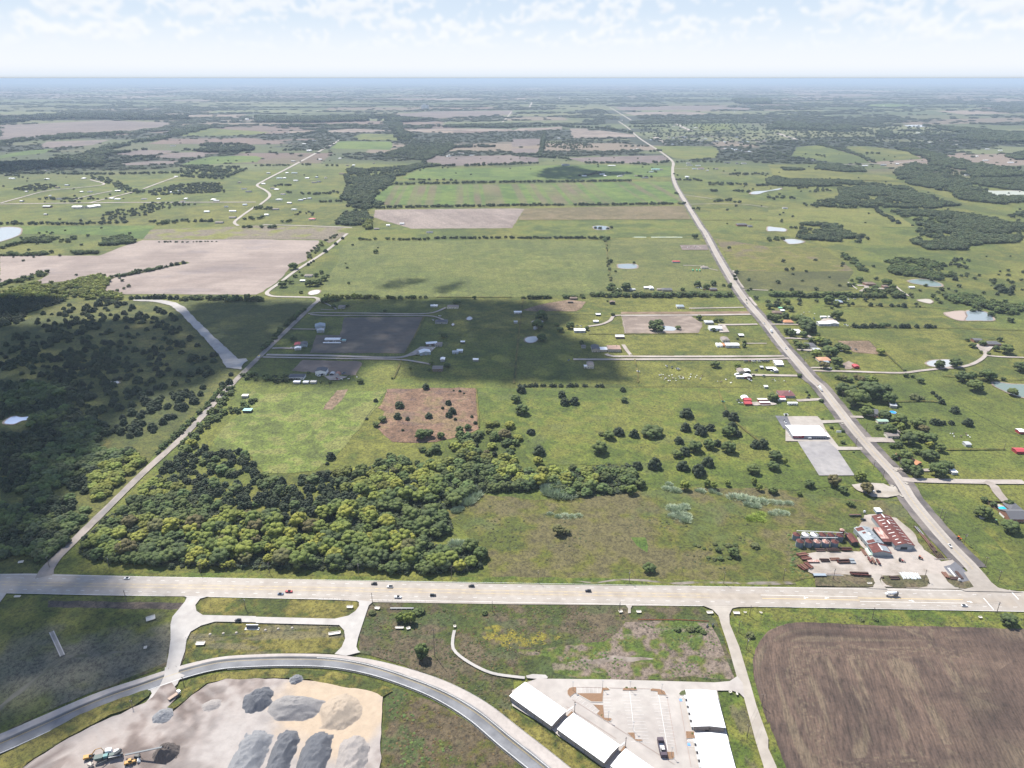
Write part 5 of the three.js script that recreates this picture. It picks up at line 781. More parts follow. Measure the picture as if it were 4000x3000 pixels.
const woods=[
['b0 -20,172 100,120 200,72 520,60 860,50 1130,45 1230,70 1215,95 1050,140 900,138 830,118 700,112 250,108 80,140 -20,190',8,'oak',10,14,'wooded arm beside the far left lake'],
['b0 -20,222 500,222 850,218 855,190 500,195 -20,200',7,'oak',10,13,'straight wooded strip above the pink field'],
['b0 -20,520 160,490 400,455 700,415 945,385 950,420 905,545 1110,575 1100,600 700,600 400,600 -20,600',7,'elm',9,13,'sunlit wood between the pink field and the hillside'],
['a1 690,1275 740,1200 810,1155 730,1115 740,1040 790,950 760,860 800,790 1040,800 1330,775 1440,735 1560,690 1700,640 1700,580 1330,590 1050,690 1420,720 1600,770 1430,790 1200,885 1160,940 990,1070 1100,1100 1030,1140 1000,1240 860,1295',10,'far',12,17,'broad creek wood winding through the middle distance'],
['a1 900,1240 1000,1250 1000,1327 900,1327',8,'elm',10,14,'sunlit trees at the creek wood foot'],
['a0 380,740 700,680 900,610 1280,540 1400,520 1500,470 1640,450 1880,420 2000,390 1700,480 1500,530 1300,560 1000,620 960,700 900,760 1000,780 700,790 420,785',20,'far',22,30,'wide grey green wood in the far left'],
['a0 -20,745 420,740 420,785 250,815 -20,820',13,'dark',16,22,'dark shaded wood at the far left edge'],
['a0 -20,570 300,525 640,500 1050,480 1060,500 900,530 300,560 -20,600',22,'far',22,30,'long wooded ridge in the far left'],
['a0 930,660 1300,620 1290,635 1000,668',16,'far',17,22,'tree belt above the purplish fields'],['a0 1000,700 1300,690 1560,715 1700,700 1830,670 1830,690 1560,750 1540,715 1250,725 1050,735 900,760',16,'dark',17,22,'tree belt between the purplish fields'],['a0 1560,640 1800,585 2150,580 2212,640 2000,660 1830,660',18,'dark',20,26,'dark wood behind the pale green field'],['a0 1560,770 1900,770 2120,785 1900,870 1570,870',13,'far',14,18,'mottled wood left of the far county road'],
['a1 0,350 400,355 1100,345 1550,375 1300,395 1100,390 500,400 0,400',34,'far',36,48,'dark blue green forest band far off'],['a1 200,420 1080,432 1080,442 200,440',24,'far',26,34,'thin forest band in front of the far forest'],['a1 1100,395 1260,400 1280,470 1400,520 1300,560 1200,560 1180,470',20,'far',22,30,'creek wood running to the far forest'],['a1 1280,440 1730,425 2212,415 2212,445 1730,440 1300,450',24,'far',26,34,'far hedged wood behind the pale pink strip'],
['a1 1340,560 1700,590 2080,600 2080,606 1700,620 1500,640 1350,600',15,'dark',16,22,'dark wood left of the distant pond'],
['b3 240,25 262,75 480,92 630,103 645,78 720,98 900,128 870,70 740,25 600,-10 240,-10',8,'far',10,14,'grey green wood right of the pale pond'],['a3 150,1290 350,1265 600,1280 650,1327 160,1327',9,'far',11,14,'upper edge of the grey green wood'],
['b3 1225,75 1240,122 1370,168 1720,173 1850,115 2110,112 2230,85 2230,-5 1300,-5',8,'far',10,14,'wide wood at the right edge, nearer part'],['a3 1060,1165 1300,1300 1560,1327 2230,1327 2230,1290 1950,1225 1500,1165 1300,1160',9,'far',11,15,'wide wood at the right edge, farther part'],
['b3 970,258 1020,342 1090,382 1490,440 1500,415 1490,405 1620,402 1625,352 1540,340 1500,300 1400,270 1150,248',7.5,'oak',9,13,'dark compact wood above the greenish pond'],
['b3 1405,565 1420,632 1640,645 1820,690 1930,770 1960,805 2105,805 2110,755 2090,735 2230,722 2230,655 1900,625 1790,560 1580,545',7.5,'oak',9,13,'wood winding past the muddy pond'],['b3 1640,690 1730,700 1900,705 1820,680 1680,670',8,'oak',9,12,'trees along the back of the muddy pond'],
['a3 360,1115 520,1068 620,1035 600,970 720,960 850,925 1180,945 1310,1015 1400,1035 1670,1115 1400,1142 900,1132 720,1142',9,'far',11,16,'large dark wood in the middle right distance'],
['a3 1060,855 1230,935 1300,962 1570,995 1640,1062 2030,1112 2230,1092 2230,1040 2000,1038 1920,992 1790,962 1700,930 2230,1000 2230,880 1700,892 1600,805 1260,745 1180,765 1120,800',10,'far',12,17,'large wood around the marsh pond'],
['a3 -20,890 60,865 200,892 500,892 830,912 850,932 560,952 0,945',9,'far',12,16,'long wood strip on the right above the meadow'],['a3 430,755 640,760 840,800 840,825 660,825 400,810',11,'far',13,17,'wood strip behind the brownish pasture'],['a3 90,790 340,795 330,815 90,810',12,'far',12,16,'short wood strip behind the brownish pasture'],
['a3 1000,610 1180,620 1350,640 1550,690 1700,730 1900,770 2000,790 2230,800 2230,860 1720,885 1620,800 1400,770 1330,710 1200,650',14,'far',16,22,'wide wood below the far suburb'],['a3 2050,690 2230,640 2230,720 2060,720',14,'far',16,22,'wood block at the right edge'],['a3 2060,1200 2230,1160 2230,1290',9,'far',11,15,'wood tip at the right edge'],
['a3 880,500 1000,465 1090,500 1210,510 1190,540 1000,530',22,'far',24,30,'wooded knoll inside the far suburb'],['a3 0,400 200,400 500,420 830,450 840,475 500,470 0,455',26,'far',28,36,'forest band behind the far suburb'],['a3 1300,420 1800,460 2230,510 2230,570 1900,580 1600,540 1700,500',24,'far',26,34,'forest right of the far suburb'],
['a0 0,355 500,340 1000,335 1650,355 1650,375 1000,378 500,370 0,410',40,'dark',42,56,'dark distant forest in the far left'],['a2 1900,205 2230,205 2230,245 1950,240',60,'far',64,80,'blue distant forest below the horizon'],
];
const ragged=(str,sp,seed)=>{const poly=ground(str),big=poly.map((p)=>p.clone()),L=sp*7;return scatter(big,sp,seed,(x,z,q)=>inPoly(poly,x+(fbm(x/L,z/L,61,2) - 0.5)*sp*9,z+(fbm(x/L+40,z/L,62,2) - 0.5)*sp*9) && q<0.9 - sstep(0.5,0.66,fbm(x/L/1.4,z/L/1.4,63,2))*0.8);};
for (const [s,sp,k,w0,w1,label] of woods) mass('woodland',ragged(s,sp,label.length*11+s.length),k,[w0,w1],label,{category:'woodland'});
mass('hedgerow',scatter('a0 450,1225 700,1190 1050,1150 1300,1090 1740,1095 1600,1150 1450,1185 1100,1215 1080,1250 600,1255',13,811,(x,z,q)=>q<0.42 && fbm(x/60,z/60,7,2)<0.56),'dark',[7,11],'dark cedars dotting the far left pasture',{category:'cedars'});
mass('hedgerow',scatter('a0 1260,1000 1540,930 1900,920 1950,1000 1700,1010 1300,1030',12,813,(x,z,q)=>q<0.5),'dark',[8,12],'cedar thickets around far left homes',{category:'cedars'});
mass('hedgerow',scatter('a0 100,970 330,930 560,940 300,1000',13,815,(x,z,q)=>q<0.5),'dark',[8,11],'cedars around the homes at the far left edge',{category:'cedars'});
mass('suburb_trees',scatter('a2 1100,350 1500,340 1900,330 2212,380 2212,600 1700,600 1400,590 1180,560 1100,480',34,817,(x,z,q)=>q<0.13),'far',[12,20],'yard trees of the far housing plots',{category:'yard trees'});
mass('suburb_trees',scatter('a3 0,420 600,440 1300,430 1800,520 2000,600 1500,620 800,590 200,560 0,590',30,819,(x,z,q)=>q<0.22),'far',[12,20],'yard trees of the far suburb',{category:'yard trees'});
mass('hedgerow',scatter('a3 0,1180 1000,1160 1300,1260 900,1300 0,1250',40,821,(x,z,q)=>q<0.1),'dark',[6,10],'stray bushes in the yellow green meadow',{category:'bushes'});
mass('hedgerow',scatter('b3 1640,180 2200,180 2200,640 1700,520',40,823,(x,z,q)=>q<0.12),'dark',[3,7],'stray bushes in the right hand pasture',{category:'bushes'});
mass('hedgerow',scatter('a2 300,560 560,560 760,610 500,630 300,610',18,825,(x,z,q)=>q<0.4),'far',[8,13],'scattered bushes in the far green field',{category:'bushes'});
// stray trees of the middle distance and tree cover of the far plain
{
const r=rng(1234),stray=[],far=[],FMF=new THREE.CatmullRomCurve3([...FM.slice(14),...ground('a2 1030,376 980,345 845,265')]).getSpacedPoints(160);
for (let i=0;i<1500;i++) {const v=330+Math.pow(r(),1.3)*330,u=-20+r()*2250,p=G(u,v);if (fbm(p.x/260,p.z/160,821,3) > 0.5 && !(u > 300 && u<1560 && v > 380)) stray.push(p);}
mass('stray_trees',stray,'far',[6,11],'stray trees dotted over the middle distance',{category:'trees'});
for (let i=0;i<90000;i++) {const d=3900*Math.pow(11,r()),a=(r() - 0.5)*1.36,x=Math.sin(a)*d,z=-Math.cos(a)*d;if (d > 42000) continue;const w=farWood(x,z),b=-x*sinS+z*cosS,sc=1+d/14000,t=b/(330*sc),row=Math.abs(t - Math.round(t))<0.02 && fbm(x/300,z/300,823,2) > 0.46;if ((r()<w*0.5 || row || r()<0.012) && !FARS.some((f)=>inPoly(f,x,z)) && !FMF.some((q)=>Math.abs(q.z - z)<160 && Math.abs(q.x - x)<50+d*0.008)) {const p=new THREE.Vector3(x,0,z);p.d=d;far.push(p);}}
for (const [lo,hi,l] of [[0,6500,'dark woods and tree lines of the far plain, nearest belt'],[6500,11000,'dark woods and tree lines of the far plain, middle belt'],[11000,1e6,'blue woods of the far plain below the horizon']]) {const s=far.filter((p)=>p.d >= lo && p.d<hi);mass('far_woods',s,'dark',[lo/220+14,lo/160+30],l,{category:'woods',h:lo?7/(lo/200+20)*2 :0.4});}
}
// low growth near the camera
const puffGeo=[1,2,3].map((s)=>lumps([[0,0.3,0,0.5,1,0],[0.3,0.22,0.2,0.32,0.85,0]],rng(s*5),8,0.16,0.8));
function weeds(str,sp,seed,kind,w,label,keep) {mass('weeds',scatter(str,sp,seed,keep),kind,w,label,{geos:puffGeo,h:0.75,category:'weeds',vary:0.35});}
TONES.weed=[0.058,0.066,0.024];TONES.brownweed=[0.085,0.064,0.032];TONES.lime=[0.07,0.105,0.026];TONES.bloom=[0.22,0.185,0.02];
const SCRUB='d1 1000,260 2212,260 d2 980,275 1000,420 300,600 0,870 d1 2212,940 2212,1240 1500,840 900,660 900,520';
weeds(SCRUB,2.3,901,'weed',[0.9,2.2],'dark green weeds in the scrub south of the highway',(x,z,q)=>q<0.75*sstep(0.38,0.6,fbm(x/14,z/14,902,3)));
weeds(SCRUB,2.6,903,'brownweed',[0.8,1.9],'brown weeds in the scrub south of the highway',(x,z,q)=>q<0.7*sstep(0.4,0.62,fbm(x/12,z/12,904,3)));
weeds('d2 400,600 1000,420 1700,420 1930,880 1300,900 500,890',2.6,905,'lime',[0.9,2.2],'bright green tufts on the disturbed lot',(x,z,q)=>q<0.9*sstep(0.48,0.6,fbm(x/13,z/9,906,3)));
weeds('d1 1950,440 2212,460 d2 200,470 420,520 240,600 0,610 d1 2212,640 2050,590',2,907,'bloom',[0.7,1.6],'yellow wildflower heads in the scrub',(x,z,q)=>q<sstep(0.45,0.58,fbm(x/6,z/4,124,3)));
weeds('d1 1110,1080 1200,980 1500,1090 1800,1260 2212,1590 2212,1659 1090,1659',2.4,909,'brownweed',[0.9,2.1],'brown weeds beside the curved road',(x,z,q)=>q<0.6);
weeds('d1 1250,1200 1500,1200 1700,1400 1700,1659 1250,1659',2.4,911,'lime',[0.9,2.4],'green weed bank beside the stockpiles',(x,z,q)=>q<0.95*sstep(0.5,0.6,fbm(x/14,z/18,912,3)));
weeds('d3 0,330 900,350 2212,370 2212,460 900,430 300,400 0,460',2.2,913,'weed',[0.8,1.9],'tall weeds along the edge of the ploughed field',(x,z,q)=>q<0.6);
weeds('d0 1500,1160 1650,1050 1800,930 2212,880 d1 300,880 800,960 1180,1000 900,870 300,800 d0 2212,810 1700,900 1580,1000',2.2,915,'brownweed',[0.8,1.9],'rusty weeds on the bank above the stockpiles',(x,z,q)=>q<0.7);
weeds('c1 1700,1180 2212,960 c2 700,1000 1300,960 2212,1000 2212,1600 0,1640 c1 1960,1450',5,917,'weed',[1,2.6],'low weeds dotted over the olive grassland',(x,z,q)=>q<0.55*sstep(0.5,0.66,fbm(x/30,z/26,918,3)));
weeds('c3 150,1290 330,1400 260,1540 340,1659 200,1659',3,919,'lime',[1.5,3.5],'rank green weeds left of the scrap yard',(x,z,q)=>q<0.6);
weeds('c3 240,1400 620,1400 720,1330 690,1300 600,1300 640,1420 420,1440',2.2,921,'weed',[1.5,3.2],'rank weeds growing round the steel bins',(x,z,q)=>q<0.8);
weeds('c2 60,60 2100,60 c3 500,600 700,1000 c2 1500,880 1100,900 1000,680 150,700',7,923,'weed',[0.9,2.2],'low weeds dotted over the green pasture',(x,z,q)=>q<0.5*sstep(0.5,0.68,fbm(x/30,z/30,924,3)));
// --- heaped clouds above the plain, out of the frame, that shade parts of it
const cloudM=new THREE.MeshStandardMaterial({color:0xffffff,roughness:1});
function cloud(str,H,sp,label,o={}) {
const off=SUN.clone().multiplyScalar(H/SUN.y);off.y=0;
const poly=ground(str),r=rng(Math.round(H+sp*7+label.length)),geos=[],kinds=[0,1].map((d)=>new THREE.IcosahedronGeometry(1,0)),c=new THREE.Vector3();
for (const p of poly) c.add(p);c.divideScalar(poly.length);
const add=(p,R,f)=>{const g=kinds[0].clone(),a=g.attributes.position;g.deleteAttribute('uv');g.scale(R,R*f,R);g.rotateY(r()*6);g.translate(p.x - c.x,(r() - 0.3)*R*2.5,p.z - c.z);geos.push(g);};
for (const p of scatter(poly,sp,33+label.length)) add(p,sp*(0.8+r()*0.2)*(o.f || 1),0.45+r()*0.3);
for (let i=0;i<poly.length;i++) {const a=poly[i],b=poly[(i+1) % poly.length],L=a.distanceTo(b),n=Math.min(500,L/sp*4.5);for (let k=0;k<n;k++) {const p=a.clone().lerp(b,(k+r())/n),w=sp*1.7*(o.soft || 1);p.x += (r()+r() - 1)*w;p.z += (r()+r() - 1)*w;add(p,sp*(0.16+r()*0.3),0.6);}}
const m=mesh('cloud',mergeGeometries(geos),cloudM);m.position.set(c.x+off.x,H,c.z+off.z);tag(m,label,'cloud');
}
cloud('o -200,700 60,705 170,700 250,690 340,694 400,668 470,648 562,652 560,700 545,780 500,800 400,832 310,852 255,890 225,930 195,980 150,1030 120,1080 80,1150 110,1195 215,1240 300,1290 345,1335 345,1395 310,1450 240,1500 150,1545 20,1590 -220,1640',2300,15,'broad flat based cloud shading the left hillside',{f:0.9});
cloud('o -120,638 0,640 120,650 80,676 -120,690',2300,13,'narrow cloud shading the wood at the left edge');
cloud('o 566,658 640,655 720,649 850,648 1000,648 1106,650 1150,652 1190,662 1218,680 1240,686 1205,700 1185,712 1230,727 1285,742 1300,765 1328,786 1345,808 1340,815 1200,819 1050,821 910,820 884,812 880,795 850,776 795,780 766,800 752,822 700,824 620,824 552,820 540,800 556,760',2300,12.5,'wide flat based cloud shading the middle farmsteads');
cloud('b1 1080,490 1180,440 1300,425 1480,420 1420,448 1280,475 1120,505',1500,10,'small ragged cloud shading the big meadow, larger streak',{f:0.6});
cloud('b1 1570,530 1610,485 1780,448 1720,500 1620,545',1500,9,'small ragged cloud shading the big meadow, smaller streak',{f:0.6});
cloud('a2 230,855 300,790 480,768 600,800 820,822 1050,826 1000,842 760,855 560,880 350,880',1600,24,'distant cloud shading the far green field');
cloud('a0 -80,742 420,744 860,772 400,800 -80,832',1700,44,'distant cloud shading the far left wood');
// --- buildings
const at=(s)=>{const [[a,b]]=uv(s);return G(a,b);};
const B={
white:std(0.80,0.80,0.80,0.5),cream:std(0.62,0.57,0.49,0.7),grey:std(0.30,0.30,0.30,0.7),stone:std(0.42,0.37,0.31,0.85),tanwall:std(0.44,0.39,0.34,0.8),brick:std(0.24,0.12,0.085,0.85),blue:std(0.30,0.36,0.42,0.6),dark:std(0.03,0.03,0.035,0.6),steel:std(0.33,0.36,0.38,0.55,{metalness:0.3}),redwall:std(0.28,0.035,0.04,0.6),green:std(0.12,0.26,0.16,0.6),wood:std(0.15,0.10,0.07,0.9),
slate:std(0.105,0.105,0.115,0.85),taupe:std(0.23,0.195,0.175,0.85),brown:std(0.16,0.115,0.09,0.85),salmon:std(0.47,0.26,0.16,0.85),orange:std(0.42,0.20,0.10,0.85),maroon:std(0.16,0.065,0.065,0.85),red:std(0.40,0.05,0.06,0.6),lightgrey:std(0.42,0.43,0.44,0.6),bluegrey:std(0.26,0.31,0.36,0.6),teal:std(0.25,0.45,0.42,0.6),pinktan:std(0.36,0.24,0.19,0.85),
glass:std(0.03,0.04,0.05,0.08,{metalness:0.4}),trim:std(0.72,0.72,0.70,0.6),gutter:std(0.12,0.11,0.11,0.6),
rust:std(1,1,1,0.85,{map:tex(256,(u,v)=>{const a=fbm(u*6,v*6,61,4,6),b=fbm(u*4,v*48,63,3,4),k=sstep(0.56,0.7,a*0.6+b*0.4);return [mix(0.345,0.47,k)+(b - 0.5)*0.14,mix(0.175,0.31,k)+(b - 0.5)*0.1,mix(0.155,0.28,k)+(b - 0.5)*0.08];},true)}),
rustpale:std(1,1,1,0.8,{map:tex(256,(u,v)=>{const a=fbm(u*5,v*5,71,4,5),b=fbm(u*40,v*4,73,3,40),k=sstep(0.42,0.6,a*0.5+b*0.5);return [mix(0.56,0.74,k),mix(0.37,0.66,k),mix(0.32,0.63,k)];},true)}),
ribbed:std(1,1,1,0.6,{metalness:0.2,map:tex(256,(u,v)=>{const s=0.5+0.5*Math.sin(u*Math.PI*64),f=fbm(u*8,v*8,81,3,8);return [0.46+s*0.1+f*0.1,0.49+s*0.1+f*0.09,0.51+s*0.1+f*0.08];},true)}),
};
const boxG=(w,h,d,x=0,y=0,z=0)=>{const g=new THREE.BoxGeometry(w,h,d);g.translate(x,y+h/2,z);return g;};
function prism(pts,d,z=0) {
const s=new THREE.Shape(pts.map(([a,b])=>new THREE.Vector2(a,b))),g=new THREE.ExtrudeGeometry(s,{depth:d,bevelEnabled:false});g.translate(0,0,z - d);return g;
}
function roofGeo(type,w,d,h,rise,over=0.45,th=0.16) {
const W=w/2+over,z0=over,z1=-d - over,zm=-d/2;
if (type === 'flat') return boxG(W*2,th*2,z0 - z1,0,h,(z0+z1)/2);
if (type === 'shed') {const g=boxG(W*2,th,z0 - z1,0,0,0);g.rotateX(Math.atan2(rise,d));g.translate(0,h+rise/2,zm);return g;}
if (type === 'x') {const k=over*rise/(d/2);return prism([[-1,0],[0,0],[0,0]],0.001) && ridge(W*2,(z0 - z1)/2,rise+k,th,h - k,zm,false);}
if (type === 'z') {const k=over*rise/(w/2);return ridge(z0 - z1,W,rise+k,th,h - k,zm,true);}
if (type === 'vault') {const p=[];for (let i=0;i <= 14;i++) {const a=Math.PI*i/14;p.push([-Math.cos(a)*W,h+Math.sin(a)*rise]);} return prism(p,d,0);}
const r=Math.max(0.3,Math.abs(w - d)/2),y0=h - 0.05,y1=h+rise,P=[[-W,y0,z0],[W,y0,z0],[W,y0,z1],[-W,y0,z1]],R=w >= d?[[-r,y1,zm],[r,y1,zm]] :[[0,y1,zm+r],[0,y1,zm - r]];  // hip
const q=w >= d?[[0,1,5],[0,5,4],[1,2,5],[2,3,4],[2,4,5],[3,0,4],[0,3,2],[0,2,1]] :[[0,1,4],[1,2,5],[1,5,4],[2,3,5],[3,0,4],[3,4,5],[0,3,2],[0,2,1]];
const V=[...P,...R],pos=[];for (const t of q) for (const i of t) pos.push(...V[i]);
const g=new THREE.BufferGeometry();g.setAttribute('position',new THREE.Float32BufferAttribute(pos,3));g.computeVertexNormals();g.setAttribute('uv',new THREE.Float32BufferAttribute(pos.flatMap((v,i)=>i % 3 === 1?[] :[v*0.1]),2));return g;
}
function ridge(len,half,rise,th,y,zm,turned) {
const a=Math.atan2(rise,half),sl=Math.hypot(half,rise),gs=[-1,1].map((s)=>{const g=new THREE.BoxGeometry(len,th,sl+0.02);g.translate(0,th/2,sl/2);g.rotateX(a);if (s<0) g.rotateY(Math.PI);g.translate(0,rise,0);return g;});
const g=mergeGeometries(gs);if (turned) g.rotateY(Math.PI/2);g.translate(0,y,zm);return g;
}
function wallGeo(type,w,d,h,rise) {
if (type === 'z') return prism([[-w/2,0],[w/2,0],[w/2,h],[0,h+rise],[-w/2,h]],d);
if (type === 'x') {const g=prism([[-d/2,0],[d/2,0],[d/2,h],[0,h+rise],[-d/2,h]],w);g.translate(0,0,w/2);g.rotateY(Math.PI/2);g.translate(0,0,-d/2);return g;}
if (type === 'shed') {const g=prism([[-d/2,0],[d/2,0],[d/2,h],[-d/2,h+rise]],w);g.translate(0,0,w/2);g.rotateY(-Math.PI/2);g.scale(1,1,1);g.translate(0,0,-d/2);return g;}
return boxG(w,h,d,0,0,-d/2);
}
function building(name,p,turn,w,d,h,type,rise,roofM,wallM,label,category,o={}) {
const t=base(name,p,turn,label,category,o.group);
if (type !== 'vault') mesh('wall',wallGeo(type,w,d,h,rise),wallM,t);
const rf=mesh('roof',roofGeo(type,w,d,type === 'vault'?0 :h,type === 'vault'?h :rise,o.over ?? 0.45),roofM,t);
if (type === 'vault') mesh('end_wall',prism(Array.from({length:15},(_,i)=>[-Math.cos(Math.PI*i/14)*(w/2 - 0.1),Math.sin(Math.PI*i/14)*(h - 0.1)]),0.2,0.06),o.end || B.dark,t);
if (o.chimney) mesh('chimney',boxG(0.9,1.6+rise,0.9,w*0.2,h - 0.2,-d*0.45),o.chimney,rf);
const n=o.windows ?? Math.max(1,Math.round(w/5));
if (o.shop) {mesh('door',boxG(Math.min(4,w*0.4),h*0.72,0.08,-w*0.16,0.02,0.05),o.doorM || B.grey,t);if (w > 9) mesh('door',boxG(3,h*0.72,0.08,w*0.26,0.02,0.05),o.doorM || B.grey,t);}
else if (!o.blank && type !== 'vault') {mesh('door',boxG(1.1,2.1,0.08,w*0.04,0.05,0.05),B.brown,t);for (let i=0;i<n;i++) {const x=(i+0.5)/n*w - w/2;if (Math.abs(x - w*0.04)<1.2) continue;const f=mesh('window',boxG(1.5,1.2,0.06,x,1.0,0.04),B.trim,t);mesh('pane',boxG(1.3,1.0,0.06,x,1.1,0.06),B.glass,f);}}
return t;
}
// small buildings: foot of the front wall, width in tile pixels, depth and eaves in metres
const RISE={x:0.22,z:0.24,hip:0.3,flat:0,shed:0.12,vault:0};
function farm(name,where,wpx,d,h,type,roofM,wallM,label,o={}) {
const p=at(where),k=where.startsWith('e')?CLOSE[+where[1]][2] :0.25,w=wpx*k*mpp(p);
return building(name,p,o.turn || 0,w,d,h,type,(o.rise ?? RISE[type]*(type === 'z'?w/2 :Math.min(d,w)/2))+0.01,roofM,wallM,label,o.category || (name === 'house'?'house' :name.replace(/_/g,' ')),o);
}
function shed3(name,tile,a,b,c,h,type,rise,roofM,wallM,label,category,o={}) {  // laid out from three corners of the eaves
const f=(q)=>{const [[u,v]]=uv(tile+' '+q);return G(u,v,h);},A=f(a),Bp=f(b),C=f(c),w=A.distanceTo(Bp),dir=Bp.clone().sub(A).normalize(),back=new THREE.Vector3(dir.z,0,-dir.x),d=C.clone().sub(Bp).dot(back);
const p=A.clone().add(Bp).multiplyScalar(0.5);p.y=0;const t=building(name,p,rotOf(A,Bp),w,d,h,type,rise,roofM,wallM,label,category,{blank:true,...o});t.userData.size=undefined;delete t.userData.size;return [t,w,d];
}
// --- five white metal buildings around the car park
const wallTan=std(0.30,0.27,0.25,0.75),whiteRoof=std(0.86,0.86,0.87,0.45);
const bigs=[
shed3('warehouse','e0','147,347','860,855','1115,605',5.3,'x',0.9,whiteRoof,wallTan,'white roofed metal warehouse nearest the curved road, topmost of three','warehouse'),
shed3('warehouse','e0','972,920','1765,1490','2020,1195',5.3,'x',0.9,whiteRoof,wallTan,'white roofed metal warehouse in the middle of the slanting row of three','warehouse'),
shed3('warehouse','e0','1895,1555','2690,2127','2948,1832',5.3,'x',0.9,whiteRoof,wallTan,'white roofed warehouse cut by the lower edge of the view, slanting row','warehouse'),
shed3('warehouse','e1','1200,868','1732,890','1585,272',5.3,'z',1.0,whiteRoof,wallTan,'white roofed warehouse at the car park entrance beside the concrete drive','warehouse'),
shed3('warehouse','e1','1380,1722','1945,1746','1772,1022',5.3,'z',1.0,whiteRoof,wallTan,'white roofed warehouse cut by the lower edge, beside the concrete drive','warehouse'),
];
bigs.forEach(([t,w,d],i)=>{
const spouts=i<3?5 :2;
for (let k=0;k <= spouts;k++) mesh('downspout',boxG(0.22,5.1,0.16,(k/spouts - 0.5)*(w - 0.3),0,0.09),B.gutter,t);
mesh('base_trim',boxG(w+0.06,0.5,d+0.06,0,0.0,-d/2),B.gutter,t);
if (i<3) {for (let k=0;k<2;k++) mesh('side_door',boxG(0.1,2.2,1.1,w/2+0.06,0.02,-d*(0.3+k*0.35)),B.grey,t);for (let k=0;k<5;k++) mesh('roller_door',boxG(3.2,3.4,0.1,(k/5 - 0.4)*w,0.02,-d - 0.06),B.lightgrey,t);}
else {for (let k=0;k<5;k++) {const z=-d*(0.1+k*0.195);mesh('awning',boxG(1.6,0.18,3.6,-w/2 - 0.82,2.9,z),B.lightgrey,t);mesh('roller_door',boxG(0.1,2.7,3.2,-w/2 - 0.06,0.02,z),B.bluegrey,t);} mesh('vent',boxG(2.4,0.9,0.14,-1.2,1.4,0.09),B.dark,t);mesh('side_door',boxG(1.2,2.2,0.1,w*0.22,0.02,0.07),B.grey,t);mesh('wall_lamp',boxG(1.6,0.2,0.3,0.4,3.4,0.17),B.dark,t);}
});
// --- office with the red sign
{
const [t,w,d]=shed3('office','e4','425,556','1160,564','1000,345',5.2,'x',1.5,whiteRoof,std(0.27,0.27,0.30,0.7),'white roofed office with a red sign panel beside its car park','office building');
const c=document.createElement('canvas');c.width=512;c.height=128;const g=c.getContext('2d');g.fillStyle='#8a1f2b';g.fillRect(0,0,512,128);g.strokeStyle='#e8dcdc';g.lineWidth=9;g.beginPath();for (let x=30;x<420;x += 26) {g.moveTo(x,62);g.lineTo(x+10,26+(x % 3)*8);g.lineTo(x+20,60);} g.stroke();g.lineWidth=6;g.beginPath();for (let x=30;x<280;x += 16) {g.moveTo(x,100);g.lineTo(x+8,86);} g.stroke();
const tx=new THREE.CanvasTexture(c);tx.colorSpace=THREE.SRGBColorSpace;
const s=mesh('sign_panel',new THREE.BoxGeometry(w*0.31,3.2,0.12),std(1,1,1,0.6,{map:tx}),t);s.position.set(-w*0.32,3.2,0.09);
mesh('entrance_canopy',(()=>{const q=prism(Array.from({length:11},(_,i)=>[-Math.cos(Math.PI*i/10)*2.3,2.6+Math.sin(Math.PI*i/10)*0.7]),2.2,2.25);return q;})(),B.trim,t);
mesh('entrance_door',boxG(2.6,2.4,0.12,0,0.02,0.08),B.glass,t);
for (let k=0;k<6;k++) mesh('window',boxG(1.8,1.5,0.1,w*(0.1+k*0.068),1.0,0.07),B.glass,t);
for (let k=0;k<2;k++) mesh('wall_lamp',boxG(0.5,1.2,0.25,w*(0.27+k*0.12),1.4,0.14),B.dark,t);
mesh('side_canopy',boxG(w*0.1,0.25,d*0.42,w/2+w*0.05+0.1,3.4,-d*0.22),whiteRoof,t);
for (const z of [-d*0.04,-d*0.4]) mesh('canopy_post',boxG(0.2,3.4,0.2,w/2+w*0.095,0,z),B.trim,t);
for (let k=0;k<3;k++) mesh('air_unit',boxG(1.2,1.2,1.6,-w/2 - 0.75,0.0,-d*(0.3+k*0.16)),B.lightgrey,t);
}
